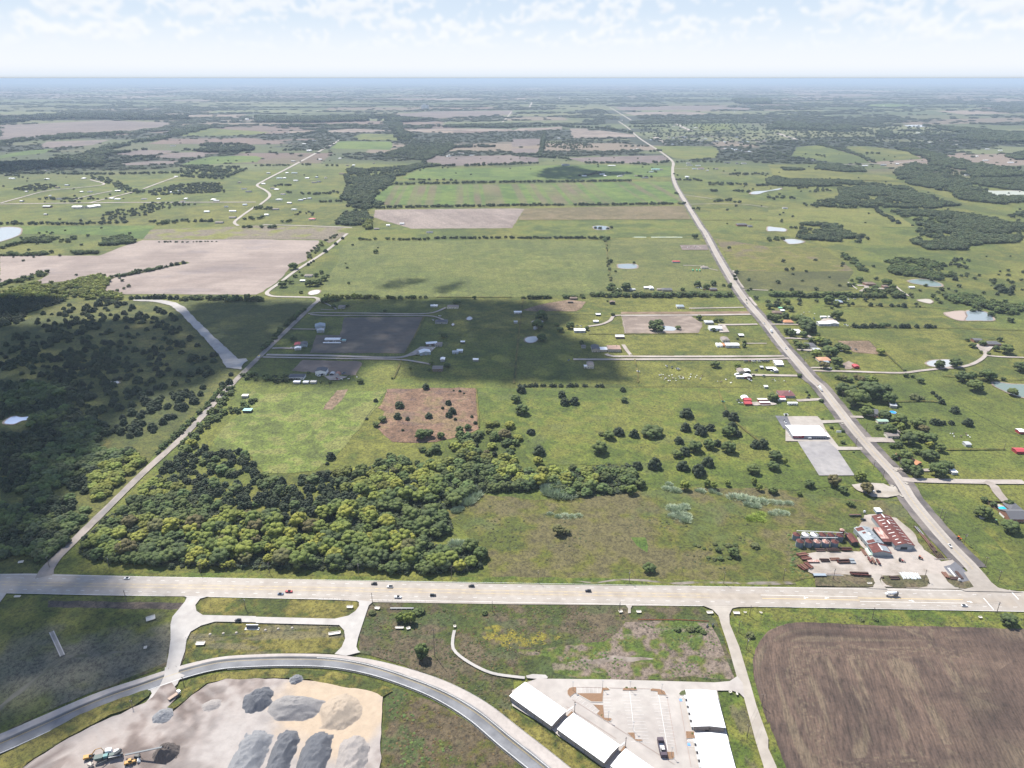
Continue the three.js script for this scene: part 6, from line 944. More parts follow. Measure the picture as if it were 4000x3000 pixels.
// --- scrap yard sheds
{
const rustRoof=B.rust,iron=B.ribbed;
const [t,w,d]=shed3('long_barn','e3','820,742','1195,746','790,180',5.4,'z',2.5,rustRoof,iron,'long rusty roofed barn with white roof strips in the scrap yard','barn',{over:0.3});
const sl=Math.atan2(2.5,w/2);
const onRoof=(name,side,z,x,len,wid,m)=>{const g=new THREE.BoxGeometry(len,0.1,wid);const q=mesh(name,g,m,t);q.rotation.z=-side*sl;q.position.set(side*x*Math.cos(0),5.4+2.5*(1 - x/(w/2))+0.27,z);};
for (let k=0;k<9;k++) {onRoof('skylight',-1,-d*(0.05+k*0.107),w*0.24,w*(k % 4 === 3?0.3 :0.17),0.7,B.trim);onRoof('skylight',1,-d*(0.03+k*0.112),w*0.26,w*0.26,0.4,B.trim);}
mesh('ridge_cap',boxG(1.2,0.14,d*0.13,0,8.16,-d*0.93),B.trim,t);mesh('ridge_cap',boxG(1.1,0.14,d*0.12,0,8.16,-d*0.7),B.trim,t);mesh('ridge_cap',boxG(0.8,0.12,d*0.5,0,8.14,-d*0.32),rustRoof,t);
mesh('sliding_door',boxG(w*0.26,3.6,0.14,-w*0.33,0.05,0.1),B.lightgrey,t);mesh('sliding_door',boxG(w*0.22,3.6,0.14,w*0.27,0.05,0.1),B.lightgrey,t);mesh('doorway',boxG(w*0.34,3.7,0.06,-w*0.02,0.02,0.06),B.dark,t);
const [t2,w2,d2]=shed3('old_shed','e3','400,882','755,896','668,738',4.8,'z',2.0,rustRoof,iron,'front part of the patched rusty shed, gable toward the highway','shed',{over:0.25});
mesh('roof_patch',(()=>{const g=new THREE.BoxGeometry(w2*0.44,0.08,d2*0.7);g.rotateZ(-Math.atan2(2.0,w2/2));g.translate(w2*0.25,4.8+1.0+0.27,-d2*0.45);return g;})(),B.ribbed,t2);
mesh('doorway',boxG(0.06,3,d2*0.4,-w2/2 - 0.04,0.02,-d2*0.6),B.dark,t2);mesh('ridge_cap',boxG(0.9,0.12,d2*0.8,0,6.98,-d2*0.5),B.trim,t2);
mesh('side_tank',(()=>{const g=new THREE.CylinderGeometry(0.9,0.9,2.2,12);g.translate(w2/2+1.1,1.1,-1);return g;})(),iron,t2);
const [t3,w3,d3]=shed3('old_shed','e3','300,716','598,704','400,392',5.2,'z',1.9,B.ribbed,iron,'long rear part of the patched grey and rusty shed','shed',{over:0.25});
for (const [x,z,a,b,m] of [[-0.26,0.86,0.44,0.2,rustRoof],[-0.25,0.1,0.46,0.16,rustRoof],[-0.2,0.62,0.2,0.1,B.rust]]) mesh('roof_patch',(()=>{const g=new THREE.BoxGeometry(w3*a,0.07,d3*b);g.rotateZ(Math.atan2(1.9,w3/2)*(x<0?1 :-1));g.translate(w3*x,5.2+1.9*(1 - Math.abs(x)*2)+0.28,-d3*z);return g;})(),m,t3);
for (let k=0;k<5;k++) mesh('roof_vent',(()=>{const g=new THREE.BoxGeometry(w3*0.14,0.12,0.25);g.rotateZ(-Math.atan2(1.9,w3/2));g.translate(w3*0.2,5.2+1.9*0.6+0.32,-d3*(0.1+k*0.19));return g;})(),B.dark,t3);
for (let k=0;k<3;k++) mesh('doorway',boxG(0.06,2.6,d3*0.1,-w3/2 - 0.04,0.02,-d3*(0.15+k*0.26)),B.dark,t3);
mesh('skylight',(()=>{const g=new THREE.BoxGeometry(1.2,0.1,d3*0.16);g.translate(0.4,7.36,-d3*0.5);return g;})(),B.trim,t3);
const [t4,w4,d4]=shed3('lean_to','e3','595,672','775,676','600,402',4.6,'flat',0,B.rustpale,B.dark,'streaky rust and pale lean-to roof between barn and shed','lean-to',{over:0.05});
mesh('roof_edge',boxG(w4+0.2,0.1,d4*0.22,0,4.93,-d4*0.1),rustRoof,t4);
shed3('small_shed','e2','1395,724','1526,722','1432,540',4.2,'z',1.0,rustRoof,B.dark,'small rusty gabled shed beside the steel bins','shed',{over:0.3});
}
// --- farmsteads left of the main road and in the middle
farm('barn','b2 585,884',95,11,4,'x',B.white,B.lightgrey,'long white barn with parked cars behind it',{shop:true});
farm('shed','b2 725,800',42,7,3,'x',B.white,B.grey,'white shed below the tan strip',{shop:true});
farm('shed','b2 745,740',38,7,3,'x',B.white,B.dark,'white topped open shed by the dark fence line',{blank:true});
farm('barn','b2 932,936',72,9,3.6,'x',B.white,B.brown,'white roofed brown stable above the large brick house',{blank:true});
farm('house','b2 885,1052',110,17,5.2,'hip',B.pinktan,B.stone,'large stone house with a pinkish hip roof',{chimney:B.stone,windows:6});
farm('house','b2 725,1052',66,20,4.6,'z',B.slate,B.stone,'grey roofed wing left of the large stone house',{windows:3});
farm('patio_roof','b2 792,1048',62,12,3.2,'flat',B.white,B.stone,'flat white patio roof between stone house and wing',{blank:true});
farm('shed','b2 620,1020',36,7,3,'z',B.slate,B.grey,'small dark roofed shed beside a round tree',{shop:true});
farm('house','b2 680,1194',55,16,4.6,'z',B.taupe,B.cream,'shaded taupe roofed house at the end of a looped drive',{windows:3});
farm('garage','b2 640,1192',32,6,3,'flat',B.white,B.cream,'white flat roofed garage left of the shaded taupe house',{shop:true});
farm('barn','b2 1418,282',62,9,3.5,'x',B.red,B.grey,'red roofed grey barn alone in the green pasture',{shop:true});
farm('house','b2 1667,333',58,11,3.4,'hip',B.taupe,B.cream,'taupe roofed house with looping drive near the main road');
farm('shed','b2 925,522',34,8,3,'x',B.white,B.lightgrey,'white shed left of the large dark tree',{shop:true});
farm('shed','b2 1042,523',46,8,3,'x',B.lightgrey,B.grey,'pale shed right of the large dark tree',{shop:true});
farm('shed','b2 1160,508',36,9,3,'x',B.white,B.grey,'white open shed in front of the long hedge',{shop:true});
farm('barn','b2 1206,518',36,16,4,'z',B.white,B.lightgrey,'narrow white gabled barn above the long hedge',{shop:true});
farm('house','b2 1342,528',86,13,3.6,'hip',B.slate,B.stone,'wide dark hip roofed house above the long hedge',{windows:6});
farm('shed','b2 1276,522',40,8,3,'hip',B.taupe,B.stone,'taupe roofed shed left of the wide dark house',{shop:true});
farm('house','b2 1742,524',62,12,3.6,'hip',B.slate,B.brick,'dark roofed house half hidden by trees near the main road');
farm('house','b2 532,601',62,9,3.4,'hip',B.brown,B.brown,'brown roofed old house below the tree row');
farm('shed','b2 505,630',45,6,3,'hip',B.brown,B.dark,'low brown shed below the brown roofed house',{blank:true});
farm('barn','b2 868,640',44,8,4.6,'z',B.brown,B.dark,'dark wooden barn alone in the brownish pasture',{blank:true});
farm('house','b2 1456,674',62,12,3.6,'hip',B.bluegrey,B.cream,'blue grey roofed house at the end of a white drive');
farm('house','b2 1706,812',72,12,3.4,'hip',B.lightgrey,B.grey,'light grey roofed house above the white metal barn');
farm('barn','b2 1760,868',104,13,4.6,'x',B.white,B.white,'white metal barn with concrete apron',{shop:true});
farm('house','b2 1848,966',60,15,3.6,'z',B.taupe,B.cream,'taupe gabled house behind the long white barn');
farm('barn','b2 1905,1016',114,11,4.6,'x',B.white,B.lightgrey,'long white barn beside the orange container',{shop:true});
for (const [x,m,l] of [[1782,B.white,'white container, left of the orange one'],[1810,B.trim,'white container standing next to the orange one'],[1833,B.orange,'orange container beside the long white barn']]) farm('container',`b2 ${x},1010`,20,12,3,'flat',m,m,l,{blank:true,over:0.02});
farm('shed','b2 1982,922',40,8,3,'x',B.white,B.dark,'white open shed near the main road',{blank:true});
farm('stable','b2 50,722',64,8,3.2,'x',B.white,B.lightgrey,'shaded white stable left of the crooked pond',{shop:true});
farm('shed','b2 32,805',30,6,2.8,'shed',B.lightgrey,B.grey,'small grey shed in the dark pasture',{blank:true});
for (const [x,w,l] of [[1097,124,'long white wrapped bale row, left of two'],[1338,270,'long white wrapped bale row, right of two']]) farm('bale_row',`b2 ${x},60`,w,4,0.4,'vault',std(0.62,0.72,0.62,0.7),B.white,l,{category:'bale row',end:B.white});
farm('house','b2 1985,1238',54,12,3.4,'z',B.taupe,B.cream,'taupe gabled house of the cluttered homestead');
farm('garage','b2 2036,1234',44,9,3.2,'z',B.white,B.dark,'white carport beside the taupe gabled house',{blank:true});
farm('barn','b2 2040,1284',60,9,3.6,'z',B.white,B.maroon,'white roofed maroon barn of the cluttered homestead',{blank:true});
farm('trailer_home','b2 1975,1280',72,4,2.8,'flat',B.white,B.lightgrey,'long white trailer home beside the maroon barn',{category:'trailer'});
farm('barn','e8 1085,228',130,8,3,'x',B.white,B.lightgrey,'white double shed nearest the main road, lower roof',{shop:true});
farm('barn','e8 1065,190',140,8,3.2,'x',B.white,B.cream,'white double shed nearest the main road, upper roof',{blank:true});
farm('carport','e8 925,296',130,6,3,'x',B.white,B.dark,'long white carport in the cluttered homestead',{blank:true});
farm('barn','e8 1025,336',60,12,3.6,'z',B.white,B.grey,'white gabled barn closing the long carport',{shop:true});
farm('shed','e8 780,272',50,5,2.6,'shed',B.lightgrey,B.dark,'tiny dark shed beside the long carport',{blank:true});
farm('quonset','e8 500,800',120,8,3.4,'vault',B.white,B.white,'white round topped hut behind the red sheds',{end:B.lightgrey});
farm('shed','e8 545,905',122,7,2.8,'x',B.red,B.redwall,'red shed with tin fin, left of the red pair',{blank:true});
farm('shed','e8 535,850',118,7,3.2,'x',B.red,B.redwall,'red shed just behind the leftmost red shed',{blank:true});
farm('container','e8 800,838',180,4,3,'flat',B.cream,B.redwall,'long red container with pale top, upper',{blank:true});
farm('container','e8 832,892',170,4,3,'flat',B.trim,B.redwall,'long red container with white top, lower',{blank:true});
{const t=farm('house','e8 1225,775',250,17,3.6,'hip',B.maroon,B.grey,'maroon roofed house with red awning beside the red sheds',{chimney:B.trim});mesh('red_awning',boxG(8,0.3,6,-9,3.2,2.4),B.red,t);mesh('red_awning',boxG(6,0.3,5,-15,3.6,-3),B.red,t);}
farm('motorhome','e8 1120,835',140,3.2,3,'flat',B.trim,B.lightgrey,'white motorhome in front of the maroon house',{category:'motorhome'});
farm('coach','e8 1310,900',160,3.2,3,'flat',B.white,B.trim,'long white coach on the grass below the maroon house',{category:'coach'});
farm('trailer','e8 852,606',56,4,2.6,'flat',B.white,B.lightgrey,'white box trailer beside the big yard tree',{category:'trailer',blank:true});
farm('camper','e8 355,385',80,3,3,'vault',B.white,B.white,'white camper left of the maroon barn',{category:'camper',end:B.lightgrey});
farm('shed','b1 402,445',42,6,3,'x',B.white,B.lightgrey,'small white shed below the pale house',{shop:true});
farm('house','b1 450,404',66,11,3.4,'hip',B.taupe,B.cream,'pale hip roofed house by the county road meadow');
farm('barn','b1 557,852',84,16,4.6,'z',B.bluegrey,B.blue,'blue grey barn in the cloud shadow, larger of two',{turn:0.25,shop:true});
farm('barn','b1 558,884',60,10,3.8,'z',B.lightgrey,B.blue,'blue grey barn with pale roof, smaller of two',{turn:0.2,shop:true});
farm('barn','b1 660,962',130,9,3.6,'x',B.white,B.grey,'long white roofed shed amid junk in the shaded plot',{shop:true});
farm('shed','b1 758,965',30,6,2.8,'x',B.teal,B.grey,'small pale teal shed beside the long junk shed',{blank:true});
farm('container','b1 655,978',150,2.6,1.2,'flat',B.white,B.lightgrey,'long low white trailer row below the junk shed',{blank:true,category:'trailer'});
farm('house','b1 362,1008',55,12,3.6,'z',B.red,B.grey,'red roofed half of the shaded roadside house',{turn:0.2});
farm('house','b1 412,1008',60,14,3.8,'z',B.slate,B.blue,'grey roofed half of the shaded roadside house',{turn:0.2});
farm('garage','b1 362,1036',52,8,3.2,'z',B.white,B.lightgrey,'white garage below the red roofed house',{turn:0.2,shop:true});
farm('barn','b1 1520,998',95,9,4,'x',B.white,B.brown,'white roofed farm building beside the long shaded lane',{turn:0.25,shop:true});
farm('house','b1 1575,1005',60,12,3.6,'hip',B.taupe,B.grey,'taupe roofed house joined to the white roofed building');
farm('barn','b1 1465,1078',92,12,4.4,'z',B.white,B.blue,'white gabled workshop at the gravel yard',{turn:0.3,shop:true});
farm('shed','b1 1722,1068',50,8,3,'hip',B.lightgrey,B.blue,'pale grey shed in the dark field, left of a pair');
farm('shed','b1 1760,1056',50,8,3,'hip',B.white,B.lightgrey,'pale grey shed in the dark field, right of a pair');
farm('shed','b1 1786,978',34,6,2.8,'x',B.white,B.dark,'small white shed behind the pale pair',{blank:true});
farm('shed','b1 1898,1132',45,6,2.8,'x',B.white,B.grey,'lone white shed in the shaded pasture',{blank:true});
farm('house','b1 1568,1220',86,13,4,'x',B.taupe,B.brown,'taupe roofed house at the end of the faint lane',{windows:4});
farm('barn','b1 1612,1135',36,9,3.6,'z',B.white,B.grey,'white shed behind the taupe roofed house',{shop:true});
farm('house','b1 560,1252',92,14,6,'z',B.slate,B.white,'tall white house with slate gables in the shade',{windows:4});
farm('house','b1 345,1290',135,13,3.6,'hip',B.slate,B.white,'low dark hip roofed house with pale porch',{windows:6});
farm('porch_roof','b1 340,1290',92,3,2.6,'shed',B.white,B.white,'white porch roof in front of the dark hip roof',{blank:true});
farm('quonset','b1 655,1254',42,8,3.4,'vault',B.lightgrey,B.grey,'grey round topped hut right of the tall white house');
farm('quonset','b1 703,1254',38,8,3.4,'vault',std(0.32,0.14,0.1,0.7),B.grey,'red round topped hut next to the grey one',{end:B.lightgrey});
farm('shed','b1 352,1326',55,6,2.8,'x',B.white,B.grey,'white shed at the meadow edge, left',{blank:true});
farm('shed','b1 430,1328',44,6,2.8,'x',B.white,B.grey,'white shed at the meadow edge, middle',{blank:true});
farm('shed','b1 494,1326',48,6,2.8,'x',B.cream,B.grey,'cream topped shed at the meadow edge, right',{blank:true});
farm('house','b1 736,678',55,12,3.6,'hip',B.taupe,B.grey,'shaded grey house between dark trees');
farm('house','b1 1700,676',95,12,3.6,'hip',B.taupe,B.cream,'long taupe house at the upper lane end');
farm('shed','b1 1538,664',60,7,3,'x',B.white,B.lightgrey,'white sheds at the upper lane end',{blank:true});
farm('house','b1 1600,808',105,13,3.6,'hip',B.slate,B.grey,'grey hip roofed house at the lower lane end');
farm('house','b1 1500,24',55,9,3.2,'hip',B.slate,B.white,'dark roofed house above the meadow hedgerow');
// --- right of the main road
farm('house','b3 85,726',70,12,3.4,'hip',B.brown,B.pinktan,'brown roofed roadside house with pale yard');
farm('shed','b3 108,684',30,6,3,'x',std(0.2,0.5,0.28,0.6),B.grey,'green roofed shed behind the brown roofed house',{blank:true});
farm('carport','b3 128,705',34,6,2.6,'flat',B.white,B.grey,'white carport beside the brown roofed house',{blank:true});
farm('house','b3 178,810',84,14,3.4,'hip',B.orange,B.stone,'orange hip roofed house by the main road');
farm('barn','b3 480,828',80,13,4.4,'x',B.white,B.lightgrey,'white flat sided shop, left of a pair',{shop:true});
farm('barn','b3 567,828',88,13,4.8,'z',B.white,B.lightgrey,'white gabled shop, right of a pair',{shop:true,rise:1.2});
farm('house','b3 258,905',80,20,3.4,'flat',B.white,B.cream,'house with broad flat white roof under trees');
farm('house','b3 382,1022',76,18,3.6,'hip',B.slate,B.cream,'dark hip roofed house in the roadside trees');
farm('garage','b3 420,1050',62,9,3.4,'x',B.lightgrey,B.lightgrey,'grey metal garage below the dark hip roof',{shop:true});
farm('house','b3 492,1142',104,15,3.4,'hip',B.salmon,B.stone,'salmon roofed house among roadside trees');
farm('shed','b3 506,1156',40,7,3,'x',B.bluegrey,B.grey,'blue grey shed in front of the salmon roof',{shop:true});
farm('barn','b3 766,1194',44,9,3.2,'z',B.red,B.redwall,'small red barn in a dirt corral',{blank:true});
farm('house','b3 598,634',84,15,3.6,'hip',B.bluegrey,B.brick,'blue grey hip roofed house below the tree belt',{turn:-0.3});
farm('house','b3 888,480',88,16,4,'hip',B.brown,B.brick,'big brown roofed estate house with curved forecourt',{windows:6,chimney:B.brick});
farm('garage','b3 1022,500',44,12,3.6,'hip',B.brown,B.brick,'detached brown roofed garage of the estate',{shop:true});
farm('shed','b3 1245,502',42,7,2.8,'x',B.white,B.lightgrey,'white shed in the field below the greenish pond',{shop:true});
farm('house','b3 1950,1004',130,15,4,'hip',B.slate,B.brick,'large slate roofed farmhouse at the drive end',{windows:6});
farm('garage','b3 1815,968',72,10,3.6,'x',B.slate,B.brick,'slate roofed barn left of the slate farmhouse',{shop:true});
farm('camper','b3 480,760',50,4,3,'flat',B.white,B.trim,'white camper behind the paired shops, left',{category:'camper',blank:true});
farm('camper','b3 540,760',38,4,3,'flat',B.white,B.trim,'white camper behind the paired shops, right',{category:'camper',blank:true});
farm('house','c3 905,278',95,15,3.8,'hip',B.slate,B.stone,'slate roofed house beside the round blue pool',{turn:-0.3});
farm('shed','c3 1082,208',52,9,3.4,'shed',B.lightgrey,B.grey,'grey slant roofed shed near the round blue pool',{blank:true,turn:-0.3});
farm('trailer_home','c3 993,342',90,6,3,'x',std(0.3,0.42,0.33,0.7),B.cream,'pale green roofed trailer home by the main road',{category:'trailer'});
farm('house','c3 1080,470',100,9,3.4,'x',B.taupe,B.cream,'taupe roofed long house under dense trees');
farm('house','c3 1115,440',48,16,3.4,'z',B.taupe,B.cream,'rear wing of the taupe roofed long house');
farm('house','c3 1300,710',80,26,3.2,'z',B.orange,B.brick,'long orange roofed house hidden among dark trees',{turn:0.55});
farm('trailer','c3 1612,784',46,9,3,'flat',B.white,B.lightgrey,'white box trailer at the pasture edge',{category:'trailer',blank:true});
farm('shed','c3 1730,542',46,7,3,'x',B.lightgrey,B.lightgrey,'grey shed alone in the right hand pasture',{shop:true});
farm('barn','c3 2195,434',52,8,3.4,'x',B.white,B.redwall,'white roofed red barn at the right edge',{blank:true});
farm('barn','c3 2190,605',90,9,3.2,'x',B.red,B.redwall,'long red roofed shed at the right edge',{blank:true});
farm('van_trailer','c3 958,1124',46,6,3,'flat',B.white,B.blue,'white topped box trailer behind the rusty barn',{category:'trailer',blank:true});
farm('shed','c0 2135,250',70,7,3,'flat',B.teal,B.dark,'teal roofed open shed beside the hay meadow',{blank:true});
farm('shed','c0 2115,122',50,6,3,'flat',B.cream,B.grey,'cream roofed shed half hidden by the tree belt',{blank:true});
// pool house at the right edge
{
farm('house','e6 1960,1110',560,17,3.8,'x',B.slate,B.brick,'slate roofed brick house with a swimming pool',{windows:5,rise:3.4});
farm('house_wing','e6 1850,855',330,12,3.6,'hip',B.slate,B.brick,'rear slate roofed wing beside the swimming pool',{category:'house'});
const deckFn=plain('pale',500);field('pool_deck','e6 1310,690 1380,640 1480,690 1700,700 1760,740 1690,840 1480,850 1400,790',deckFn,'pale paved deck round the swimming pool',{mat:M.paved});
const pool=field('swimming_pool','e6 1360,735 1430,715 1640,716 1705,752 1640,790 1500,792 1390,775',()=>[1,1,1],'bright blue swimming pool behind the brick house',{mat:new THREE.MeshPhysicalMaterial({color:new THREE.Color(0.02,0.42,0.62),roughness:0.1})});pool.name='swimming_pool';
const f=base('fence',at('e6 1060,580'),0,'tall brown board fence round the pool yard','fence'),O=f.position;
for (const [a,b] of [['1060,560','1640,600'],['1060,585','1250,720'],['1250,720','1420,850'],['1420,850','1640,985'],['1400,880','1530,1000']]) {const A=at('e6 '+a),C=at('e6 '+b),L=A.distanceTo(C),n=Math.round(L/2.4);for (let k=0;k<n;k++) {const q=A.clone().lerp(C,(k+0.5)/n),m=mesh('board_panel',boxG(L/n - 0.04,1.9,0.08),a === '1400,880'?B.trim :B.wood,f);m.position.copy(q).sub(O);m.rotation.y=rotOf(A,C);}}
}
{// round pool
const p=at('c3 1077,250'),r=34/4*mpp(p)*0.82,t=base('round_pool',p,0,'round above ground pool, bright blue, behind the slate roof','pool');
const w=new THREE.CylinderGeometry(r,r,1.2,28,1,true);w.translate(0,0.6,0);mesh('wall',w,B.trim,t);const s=new THREE.CylinderGeometry(r - 0.1,r - 0.1,0.1,28);s.translate(0,1.05,0);mesh('water',s,new THREE.MeshPhysicalMaterial({color:new THREE.Color(0.02,0.28,0.75),roughness:0.1}),t);
const rim=new THREE.TorusGeometry(r,0.12,6,30);rim.rotateX(Math.PI/2);rim.translate(0,1.22,0);mesh('rim',rim,B.trim,t);
}
// far buildings, a few pixels each
{
const list=[
['a0','378,818,44 100,884,60 400,888,48 492,962,36 575,943,40 718,884,40 850,888,60 1015,992,56 1520,868,36 1480,1003,46 1546,993,26 1240,1062,50 1575,1083,40 1600,1060,30 1838,1068,50 1866,1078,60 1785,1172,56 2008,1168,70 2005,1224,70 1890,1268,80 1490,598,54 390,1197,30 2112,1113,40 1950,1128,36 2105,974,50 2145,998,60 2065,918,30 1868,878,28 225,998,24 425,1034,20 515,1060,70 960,1058,40 1010,1064,56 700,1000,30 770,998,40 180,1082,30 1365,1062,30','far left homes'],
['a1','270,481,26 415,584,44 500,553,36 320,733,44 105,838,36 140,968,46 196,1068,66 230,1022,46 382,1073,50 460,1058,36 286,1098,44 168,1152,62 325,1153,50 88,1200,40 1140,1292,36 1260,1278,44 522,872,30 600,878,24 738,843,50 340,903,44 440,882,40 500,918,50 722,710,34 550,718,40 1018,750,24 788,770,30 842,768,30 1040,1322,54 420,1062,30 175,980,50 265,835,30 330,835,60 200,882,56 245,880,30 60,930,40 805,888,20 540,912,40','far homes on the winding road'],
['a2','1285,806,44 1205,828,40 862,773,84 780,848,54 805,862,30 955,852,40 625,862,50 1095,862,84 1152,878,70 1085,628,30 1050,633,40 405,533,30 710,537,46 1070,753,50 1610,772,50 1535,768,60 1525,750,44 1515,870,40 1640,795,40 1862,745,60 2005,752,50 2060,1300,46 1575,800,40 1770,800,30 1690,815,24 1945,752,24','far farmsteads near the main road'],
['a3','380,726,38 1480,803,60 840,773,60 1000,768,60 1725,853,40 1885,727,60 1120,758,36 1545,772,20 1430,770,20 1810,690,24 2010,640,40 1900,630,50 2100,745,60 1720,790,40 150,1140,50','far homes in the right hand woods'],
];
const roofs=[B.white,B.lightgrey,B.slate,B.white,B.taupe,B.white,B.bluegrey,B.brown,B.white],r=rng(77);
for (const [tile,s,group] of list) {
const items=s.split(' ').map((t)=>t.split(',').map(Number)).sort((a,b)=>a[0] - b[0]);
items.forEach(([x,y,w],i)=>{const m=roofs[Math.floor(r()*roofs.length)],far=mpp(at(`${tile} ${x},${y}`));farm('farm_building',`${tile} ${x},${y}`,w*0.8,9+r()*5,3.4,r()<0.4?'hip' :'x',m,r()<0.5?B.white :B.grey,`small building among the ${group}, ${ordinal(i, items.length)}`,{group,category:'building',windows:2});});
}
farm('barn','a0 400,1132',64,16,4.5,'x',B.lightgrey,B.brown,'brown walled barn left of the two big white barns',{blank:true});
farm('barn','a0 662,1138',80,20,5,'x',B.white,B.cream,'big white barn in the far left pasture, left of two',{shop:true});
farm('barn','a0 755,1136',66,40,5,'z',B.white,B.cream,'big white barn in the far left pasture, right of two',{shop:true,turn:-0.5});
farm('barn','a0 2130,374',28,30,10,'x',B.white,B.white,'lone white barn far off in the woods',{blank:true});
farm('barn','a1 458,645',40,20,6,'x',B.white,B.lightgrey,'long white barn by the straight far road',{blank:true});
farm('house','a1 480,1240',52,13,4,'hip',B.red,B.cream,'red roofed house in the far pasture');
farm('barn','a2 1242,808',68,16,5,'x',B.teal,B.white,'pale teal roofed barn near the road curve',{shop:true});
farm('barn','a2 465,768',70,20,5,'hip',B.slate,B.blue,'dark roofed barn in the shaded far field',{blank:true});
farm('barn','a2 935,864',52,9,4,'vault',B.white,B.white,'white round topped barn in the far farmsteads',{end:B.lightgrey});
farm('house','a2 1632,800',56,15,4.5,'hip',B.maroon,B.white,'maroon roofed house by the road bend');
farm('house','a2 1990,1292',88,16,5,'hip',B.slate,B.brick,'dark roofed brick house right of the main road');
// grain elevator on the horizon
const p=at('a1 1460,276'),k=mpp(p),t=base('grain_elevator',p,0,'tall pale grain elevator block near the horizon','grain elevator');
for (let i=0;i<5;i++) {const c=new THREE.CylinderGeometry(1.7*k,1.7*k,8*k,14);c.translate((i - 2)*3.1*k,4*k,0);mesh('silo',c,B.trim,t);}
mesh('headhouse',boxG(6*k,2*k,2.4*k,-1*k,8*k,0),B.trim,t);mesh('annex',boxG(4*k,6.5*k,3*k,7*k,0,-k),B.cream,t);
// distant white specks of towns, each a big shed
const specks=[['a0','840,142,60 630,208,16 680,226,20 960,240,40 780,283,60 915,290,30 520,300,20 430,186,50 1960,275,160 2060,268,60'],['a1','1300,195,14 1395,188,18 1660,208,20 1240,100,40 1570,100,40 1800,163,50 530,293,16 1640,395,16 1780,285,50 1850,285,50 1350,222,14'],['a2','60,158,20 110,213,20 530,205,30 650,192,24 1690,112,22 1540,118,14 950,378,24 1370,352,24 1590,442,40 1400,430,30 2160,186,50 1930,307,26'],['a3','210,184,40 320,182,50 450,196,46 1210,210,22 380,38,24 1000,253,24 1300,488,50 1160,520,40 340,575,30 1270,578,30 1400,568,40 1660,590,60']];
for (const [tile,s] of specks) s.split(' ').forEach((q,i)=>{const [x,y,w]=q.split(',').map(Number),p2=at(`${tile} ${x},${Math.max(y, 110)}`),kk=mpp(p2)*0.25;building('distant_shed',p2,0,w*kk*0.7,Math.min(60,w*kk*0.6),Math.min(12,3*kk),'x',1,B.white,B.cream,`pale speck of a distant shed below the ${{ a0: 'left', a1: 'left centre', a2: 'right centre', a3: 'right' }[tile]} horizon, ${ordinal(i, s.split(' ').length)}`,'shed',{group:'distant sheds near the horizon',blank:true});});
// homes of the far plots
const rr=rng(91),spots=[...scatter('a2 1150,540 1400,510 1700,505 2212,540 2212,590 1700,590 1350,590',60,830,(x,z,q)=>q<0.34),...scatter('a2 1100,345 1500,340 1900,340 2212,380 2212,430 1900,440 1400,400',110,831,(x,z,q)=>q<0.3),...scatter('a3 0,430 600,450 1300,480 1400,560 1700,590 1000,580 500,560 0,560',90,832,(x,z,q)=>q<0.34),...scatter('a3 0,530 300,540 300,575 0,575',50,833,(x,z,q)=>q<0.4)].slice(0,100);
const proto=rowLabels(spots,'pale suburban home on the far plots');proto.forEach(([p3,l],i)=>building('suburb_house',p3,rr()*3,18+rr()*12,13,4,'hip',3,[B.taupe,B.slate,B.bluegrey,B.taupe,B.brown][i % 5],i % 2?B.cream :B.grey,l.replace(', ',', house in the ').replace('nearest row','nearest row'),'house',{group:'homes of the far suburb',blank:true}));
}
